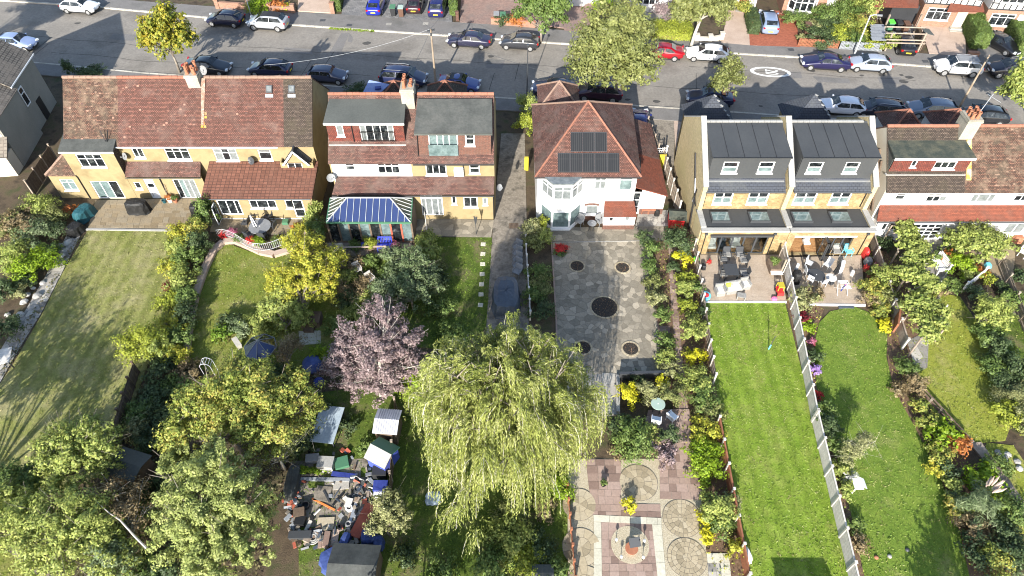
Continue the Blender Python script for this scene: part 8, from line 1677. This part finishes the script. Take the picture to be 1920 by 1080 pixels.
border([(386,398,.75,2.4,'mid','tall green climber by the sliding doors'),(366,428,.7,1.6,'mixed','turning red green shrub near the patio end'),(344,438,.9,1.5,'autumn','yellow orange shrub at the patio corner'),(372,455,.8,1.7,'dark','dark evergreen below the climber'),(330,462,.8,1.2,'ygreen','yellow green shrub below the patio corner'),(354,485,.9,1.6,'mid','dense green shrub'),(322,495,.8,1.0,'autumn','pale yellow feathery shrub'),
  (340,520,.9,1.4,'ygreen','leafy yellow green shrub'),(318,538,.4,.6,'crimson','small crimson shrub'),(352,555,.8,1.3,'mid','green shrub right of the crimson one'),(316,565,.8,1.0,'yellowhedge','lime yellow shrub below the crimson one'),(348,590,.8,1.3,'dark','dark shrub'),(322,605,.9,1.1,'autumn','golden shrub'),(338,630,.8,1.1,'mid','green shrub below the golden one'),
  (266,645,1.2,2.2,'yellowhedge','tall lime clipped conifer'),(296,650,.9,1.6,'ygreen','yellow green shrub right of the lime conifer'),(332,668,.75,1.0,'autumn','orange tinged yellow shrub'),(300,698,.8,1.1,'dark','dark green rounded shrub'),(352,700,.9,.9,'bronze','bronze brown shrub near the white arch'),(330,725,.8,1.0,'mid','low green shrub'),(290,740,.9,1.0,'dark','dark ground cover shrub'),(262,770,.8,.9,'mid','green shrub by the dark fence'),(255,800,.8,.8,'pale','pale dry shrub by the dark fence'),(300,780,.9,1.0,'dark','dark shrub in deep shade'),(280,820,.9,1.0,'dark','dark lowest shrub')], 'in the hedge between two lawns')
border([(590,405,.7,2.2,'ygreen','tall leafy climber on the house corner'),(596,432,.7,1.6,'mid','green shrub below the climber'),(565,430,.6,.9,'autumn','yellow shrub at the railing end')], 'between the curved railing and the conservatory')
border([(416,625,.6,.8,'grassy','spiky green grass clump',.2),(455,612,.7,.9,'silver','grey green shrub'),(475,605,.7,1.0,'ygreen','yellow green shrub by the gazebo'),(500,605,.8,1.1,'ygreen','leafy green shrub above the gazebo'),(430,600,.7,.8,'dark','dark shrub at the lawn edge'),(548,580,.9,1.1,'mid','green shrub under the golden tree'),(520,700,.8,.9,'dark','dark shrub below the bare reddish tree'),(630,610,.8,.9,'mid','green shrub by the pale slabs'),(600,660,.6,.7,'lime','bright green plant above the blue dome')], 'around the small lawn')
border([(655,492,.8,.9,'bronze','orange brown dying shrub'),(692,488,.6,.8,'mid','bright green young shrub below the deck'),(735,480,.8,1.3,'silver','silver leaved shrub by the conservatory post'),(800,452,.8,1.0,'ygreen','yellow green shrub by the timber prop'),(680,540,1.0,.8,'bronze','brown tangled shrub'),(715,550,.9,.9,'mid','green tangled shrub'),(700,585,.9,1.0,'mid','dark leaved shrub above the plum tree'),(820,520,.8,.7,'dark','dark low shrub at the lawn edge'),(825,575,.9,.9,'mid','green shrub near the lawn edge'),(650,560,.8,.8,'dark','dark bramble'),(730,515,.8,.9,'mid','leafy green shrub right of the pale chairs'),(650,520,.7,.8,'ygreen','loose yellow green shrub left of the pale chairs'),(665,462,.5,.8,'mid','green shrub against the deck end'),(640,545,.7,.9,'bronze','bronze seedhead clump'),(690,560,.8,.9,'ygreen','yellow green bramble'),(745,565,.8,.8,'olive','olive bramble'),(820,500,.6,.6,'olive','olive tuft at the lawn edge'),(845,620,.8,.8,'mid','leafy green shrub above the willow'),(660,590,.8,.8,'ygreen','yellow green weeds by the pale slabs')], 'in the wild garden')
border([(995,430,.8,1.4,'pale','pale variegated shrub'),(1014,420,.6,1.2,'yellowhedge','yellow green shrub beside the bay'),(1020,445,.6,1.2,'ygreen','green and red shrub'),(1002,455,.7,1.0,'olive','olive shrub'),(1008,510,.8,.9,'mid','green spreading shrub'),(1015,535,.8,.9,'olive','olive shrub above the darker one'),(1005,555,.8,.9,'mid','mid green low shrub'),(1015,580,.8,.9,'dark','dark green shrub nearest the willow'),(988,230,.9,1.6,'yellowhedge','tall lime hedge shrub nearest the house'),(990,195,.9,1.7,'ygreen','tall green hedge shrub near the street')], 'right of the concrete drive')
border([(1210,448,.6,1.2,'dark','dark purple leaved shrub'),(1222,468,.6,1.3,'mid','white flowered green shrub'),(1218,500,.6,1.0,'mid','loose green shrub above middle'),(1226,530,.6,.9,'olive','olive shrub in the middle'),(1232,560,.6,.9,'pale','pale flowering shrub'),(1240,590,.6,.9,'mid','green shrub by the pink slabs'),(1248,640,.6,.8,'mid','green leafy shrub lower down'),(1250,670,.6,.8,'ygreen','yellow flowered shrub'),(1256,695,.6,.8,'pale','pale yellow shrub')], 'right of the crazy paving')
border([(1272,450,1.0,1.9,'dark','large dark evergreen by the tiny red store'),(1279,485,.62,1.0,'gold','golden ball shrub'),(1262,500,.5,.7,'dark','dark low shrub'),(1285,520,.6,.9,'yellowhedge','first lime ball shrub'),(1284,545,.65,1.0,'ygreen','second green ball shrub'),(1290,572,.65,.9,'yellowhedge','third lime ball shrub'),(1300,615,.9,1.2,'ygreen','wide green clipped shrub'),(1306,670,.55,.9,'gold','bright golden ball shrub'),(1288,662,.3,.5,'autumn','small orange flowered plant'),(1305,715,.9,1.2,'ygreen','green and cream shrub'),(1320,745,.9,1.2,'mid','large mid green shrub'),(1335,770,.8,1.1,'olive','olive shrub'),(1322,810,.85,1.1,'autumn','golden orange shrub'),(1318,850,.9,1.2,'lime','bright green clipped shrub'),(1326,880,.8,1.1,'lime','lower bright green clipped shrub'),
  (1345,955,1.0,1.4,'ygreen','large green leafy shrub'),(1322,975,.45,.7,'gold','golden shrub left of the large green one'),(1326,1005,.45,.6,'gold','lower golden shrub'),(1350,985,.7,.8,'mid','mid green shrub'),(1372,945,.5,.9,'pale','pale shrub against the fence'),(1380,1030,.5,.8,'autumn','yellow shrub by the rolled canopy')], 'bordering the lush lawn')
border([(1177,737,.66,1.1,'gold','largest golden yellow ball shrub',.12),(1213,732,.65,1.1,'pale','cream and green variegated shrub'),(1238,718,.45,.8,'gold','small golden shrub'),(1258,738,.7,1.1,'olive','olive green shrub'),(1195,712,.5,.6,'dark','dark shrub against the low wall')], 'in the raised bed below the crazy paving',size=.12)
border([(1185,820,1.2,1.5,'mid','large green shrub'),(1160,800,.8,.9,'dark','dark green shrub'),(1215,815,.7,.9,'ygreen','yellow green shrub'),(1245,850,.8,1.1,'purple','purple grey shrub'),(1165,845,.6,.4,'bronze','dry bronze ground plants'),(1228,835,.5,.8,'bronze','brown shrub'),(1255,815,.5,1.4,'dark','slim dark leafless shrub')], 'above the upper paving circle')
S_(1181,947,.4,.6,'gold','round golden shrub between the paving circle and the square panel'); S_(1050,915,.7,.8,'lime','bright green shrub at the willow edge beside the red fence'); S_(1022,955,.6,.8,'bronze','bronze green ball shrub below the willow'); S_(1005,1020,.8,.9,'dark','dark shrub left of the low store')
border([(945,1010,1.2,1.4,'ygreen','large leafy shrub'),(925,1050,1.0,1.2,'mid','green shrub'),(985,1050,.8,1.0,'yellowhedge','yellow green shrub by the low store'),(1045,1070,.6,.8,'mid','small green shrub by the red fence'),(960,965,.8,1.0,'olive','olive shrub under the willow edge')], 'at the bottom edge below the willow')
border([(1510,560,.9,1.0,'pale','pale striped ornamental grass',.2),(1530,548,.5,.8,'bronze','dry bronze grass beside the pale one'),(1502,595,.5,.6,'crimson','dark red low shrub'),(1515,610,.5,.5,'lime','bright green plant'),(1522,640,.25,.4,'pinkflower','pink flowering plant',.1),(1530,692,.33,.4,'lilac','lilac flower clump',.1),(1528,668,.5,.6,'dark','dark leafy plant'),(1535,740,.25,.35,'redflower','red flowering plant',.1),(1550,770,.6,1.0,'mid','mid green shrub'),(1555,800,.6,1.2,'dark','dark slim shrub'),(1568,835,.5,.9,'mid','green shrub by the young birch'),(1578,880,.5,.8,'ygreen','yellow green shrub'),(1590,890,.4,.5,'whiteflower','white flower clump',.1),(1585,915,.5,.6,'ygreen','green plant by the bird table'),(1602,985,.5,.6,'mid','green low plant'),(1610,1020,.5,.6,'bronze','bronze orange plant')], 'right of the pale timber fence')
border([(1640,540,.9,1.3,'mixed','bronze and green shrub'),(1660,520,.9,1.4,'ygreen','yellow green shrub by the pergola'),(1650,580,.6,.8,'mixed','golden tinged shrub'),(1632,560,.6,.8,'bronze','purple bronze shrub by the deck'),(1668,560,.8,1.1,'olive','olive shrub'),(1660,610,.5,.6,'gold','gold grass'),(1700,690,.7,.9,'mid','green shrub by the crazy paving end'),(1718,720,.7,.9,'bronze','bronze shrub'),(1740,790,.65,.8,'mixed','orange tinged shrub'),(1770,815,.8,1.0,'lime','bright green strappy plant',.24),(1760,850,.7,.9,'mixed','turning shrub'),(1800,835,.6,.8,'orange','orange pink shrub'),(1760,880,.55,.7,'autumn','yellow shrub'),(1785,910,.55,.7,'ygreen','yellow green shrub'),(1780,880,.6,.8,'dark','dark shrub'),(1800,950,.7,.8,'mixed','green and bronze shrub'),(1820,990,.8,.9,'bronze','dry bronze shrub'),(1850,900,.9,.9,'lime','leafy green shrub below the planks',.24),(1690,730,.5,.6,'bronze','low brown plant'),(1722,760,.5,.7,'mixed','small mixed plant'),(1840,1030,.9,1.0,'dark','low dark shrub near the bottom'),(1870,1050,.9,1.0,'mixed','orange tipped shrub'),(1905,960,.9,1.0,'mid','mid green shrub at the edge'),(1890,1000,.8,.9,'dark','dark shrub at the edge'),(1905,1040,.9,1.1,'dark','dark bush in the corner')], 'between the oval and lime lawns')
S_(1835,945,1.1,1.3,'silver','large pampas grass fountain with blue green blades',size=.42,aspect=.1,cover=1.6); 
m = MB(); x0,y0,_ = P(1838,935,.8)
for k in range(11): a = random.uniform(-.5,1.0); L = random.uniform(.9,1.5); e = (x0+L*math.cos(a)*.9, y0+L*math.sin(a)*.7+.3, 1.3+random.random()*.5); s0 = Vector((x0,y0,.9)).lerp(Vector(e),.55); m.tube([s0, s0.lerp(Vector(e),.5), e],[.03,.085,.01],6)
tag(m.build('pampas_plumes', W['beigepave']), 'cream plumes of the large pampas grass', 'pampas plumes')
border([(1772,478,.7,.9,'mid','green leafy shrub by the white bench'),(1797,452,.7,.9,'mid','green shrub by the small pale trellis'),(1775,482,.45,.9,'orange','orange red shrub'),(1800,495,.9,1.1,'lime','broad bright green shrub'),(1818,510,.7,.9,'ygreen','green flowering shrub'),(1785,535,.6,.7,'mid','green shrub at the lawn top'),(1765,545,.5,.5,'bronze','bronze plant by the footstool'),(1838,510,.5,.6,'orange','coral flowering plant'),(1850,520,.5,.6,'yellowhedge','lime plant by the coral flowers'),(1830,550,.6,.8,'silver','grey low shrub'),(1850,630,.9,1.2,'mid','dense green shrub'),(1875,650,.9,1.2,'dark','dark evergreen shrub'),(1905,690,1.0,1.3,'dark','large dark evergreen at the edge'),(1862,690,.8,1.0,'mid','green shrub at the lawn edge'),(1890,720,.9,1.1,'dark','dark shrub lower down'),(1905,750,1.0,1.2,'pale','pale bare twiggy shrub',.1),(1890,775,.9,1.0,'yellowhedge','pale lime conifer shrub'),(1915,790,.8,1.0,'olive','olive conifer shrub at the edge'),(1900,560,.7,.9,'mid','green shrub beside the concrete path'),(1915,520,.6,.8,'dark','dark shrub by the sandy paving'),(1880,540,.5,.6,'dark','dark low plant by the path'),(1870,870,.7,.6,'mid','ground plants by the planks')], 'around the lime lawn')
border([(1770,440,.5,.7,'lime','bright green plant'),(1660,455,.6,.8,'dark','dark plant below the small windows')], 'by the white French doors')
border([(1330,492,.14,.5,'redflower','red flowering plant by the deck edge'),(1308,540,.5,.8,'mid','green plant by the toy water table'),(1318,585,.4,.8,'dark','dark plant at the lush lawn corner')], 'along the left fence of the deck')
border([(650,800,.6,.6,'dark','dark weeds by the tennis table'),(690,840,.6,.5,'mid','green weeds by the playhouse'),(560,830,.9,.9,'dark','dark scrub above the yard'),(590,760,.8,1.0,'dark','dark scrub left of the tennis table'),(830,1060,.8,.8,'mid','rough green bush under the willow'),(760,1040,.6,.7,'dark','dark weeds beyond the felt roofed shed'),(250,930,.8,1.0,'dark','dark scrub below the hidden grey shed'),(320,900,.9,1.0,'dark','dark scrub beside the hidden shed'),(290,960,.9,1.1,'fir','soft yellow green scrub beside the pale branch'),(310,1060,1.0,1.0,'dark','dark undergrowth at the bottom'),(70,1050,.8,.7,'ygreen','yellow green scrub by the concrete slab'),(270,1070,.8,1.0,'mid','green undergrowth at the bottom')], 'in the lower gardens')
# fallen leaves and low undergrowth over the bare soil between the gardens
n = 26000; q = np.column_stack([RNG.uniform(-34,-7.5,n), RNG.uniform(11.5,38,n)]); lp = [G2(a[0]) for a in LAWNS]
LF['litter'] = LEAF('leaf litter', (.07,.075,.03), (.13,.12,.05), (.20,.165,.08), (.10,.14,.035))
keep = np.array([not any(inpoly(t, pp_) for pp_ in lp) and not (-13.5 < t[0] < -6.5 and 11 < t[1] < 19.5) for t in q]); q = q[keep]; nn = RNG.normal(size=(len(q),3))*.4+np.array([0,0,1]); stuff(leaf_obj('leaf_litter', np.column_stack([q, np.full(len(q),.05)+RNG.random(len(q))*.12]), nn, .17, LF['litter'], None, .6))
n = 16000; q = np.column_stack([RNG.uniform(9,34,n), RNG.uniform(11.5,38,n)]); bd = [G2(p_) for p_ in ([(1218,430),(1300,430),(1318,560),(1350,760),(1395,1000),(1400,1090),(1330,1090),(1300,900),(1245,705)],[(1474,560),(1510,545),(1545,580),(1530,620),(1524,660),(1532,720),(1560,830),(1598,970),(1628,1100),(1600,1100)],[(1620,470),(1660,470),(1720,560),(1722,640),(1705,700),(1740,790),(1850,900),(1900,1100),(1820,1100),(1765,900),(1670,720),(1660,630),(1625,580)],[(1780,470),(1920,520),(1950,900),(1900,800),(1840,600)])]
keep = np.array([any(inpoly(t, pp_) for pp_ in bd) for t in q]); q = q[keep]; nn = RNG.normal(size=(len(q),3))*.5+np.array([0,0,1]); stuff(leaf_obj('ground_cover', np.column_stack([q, np.full(len(q),.06)+RNG.random(len(q))*.18]), nn, .13, LF['mixed'], None, .55))
# weeds on the far kerb
x,y,_ = P(650,57,.1); q = np.column_stack([RNG.uniform(x-2,x+3,500), np.zeros(500)]); q[:,1] = [lerp(UP,t)-.12+random.gauss(0,.1) for t in q[:,0]]; stuff(leaf_obj('kerb_weeds', np.column_stack([q, .06+.1*RNG.random(500)]), RNG.normal(size=(500,3))+np.array([0,0,.6]), .18, LF['lime'], None, .4))
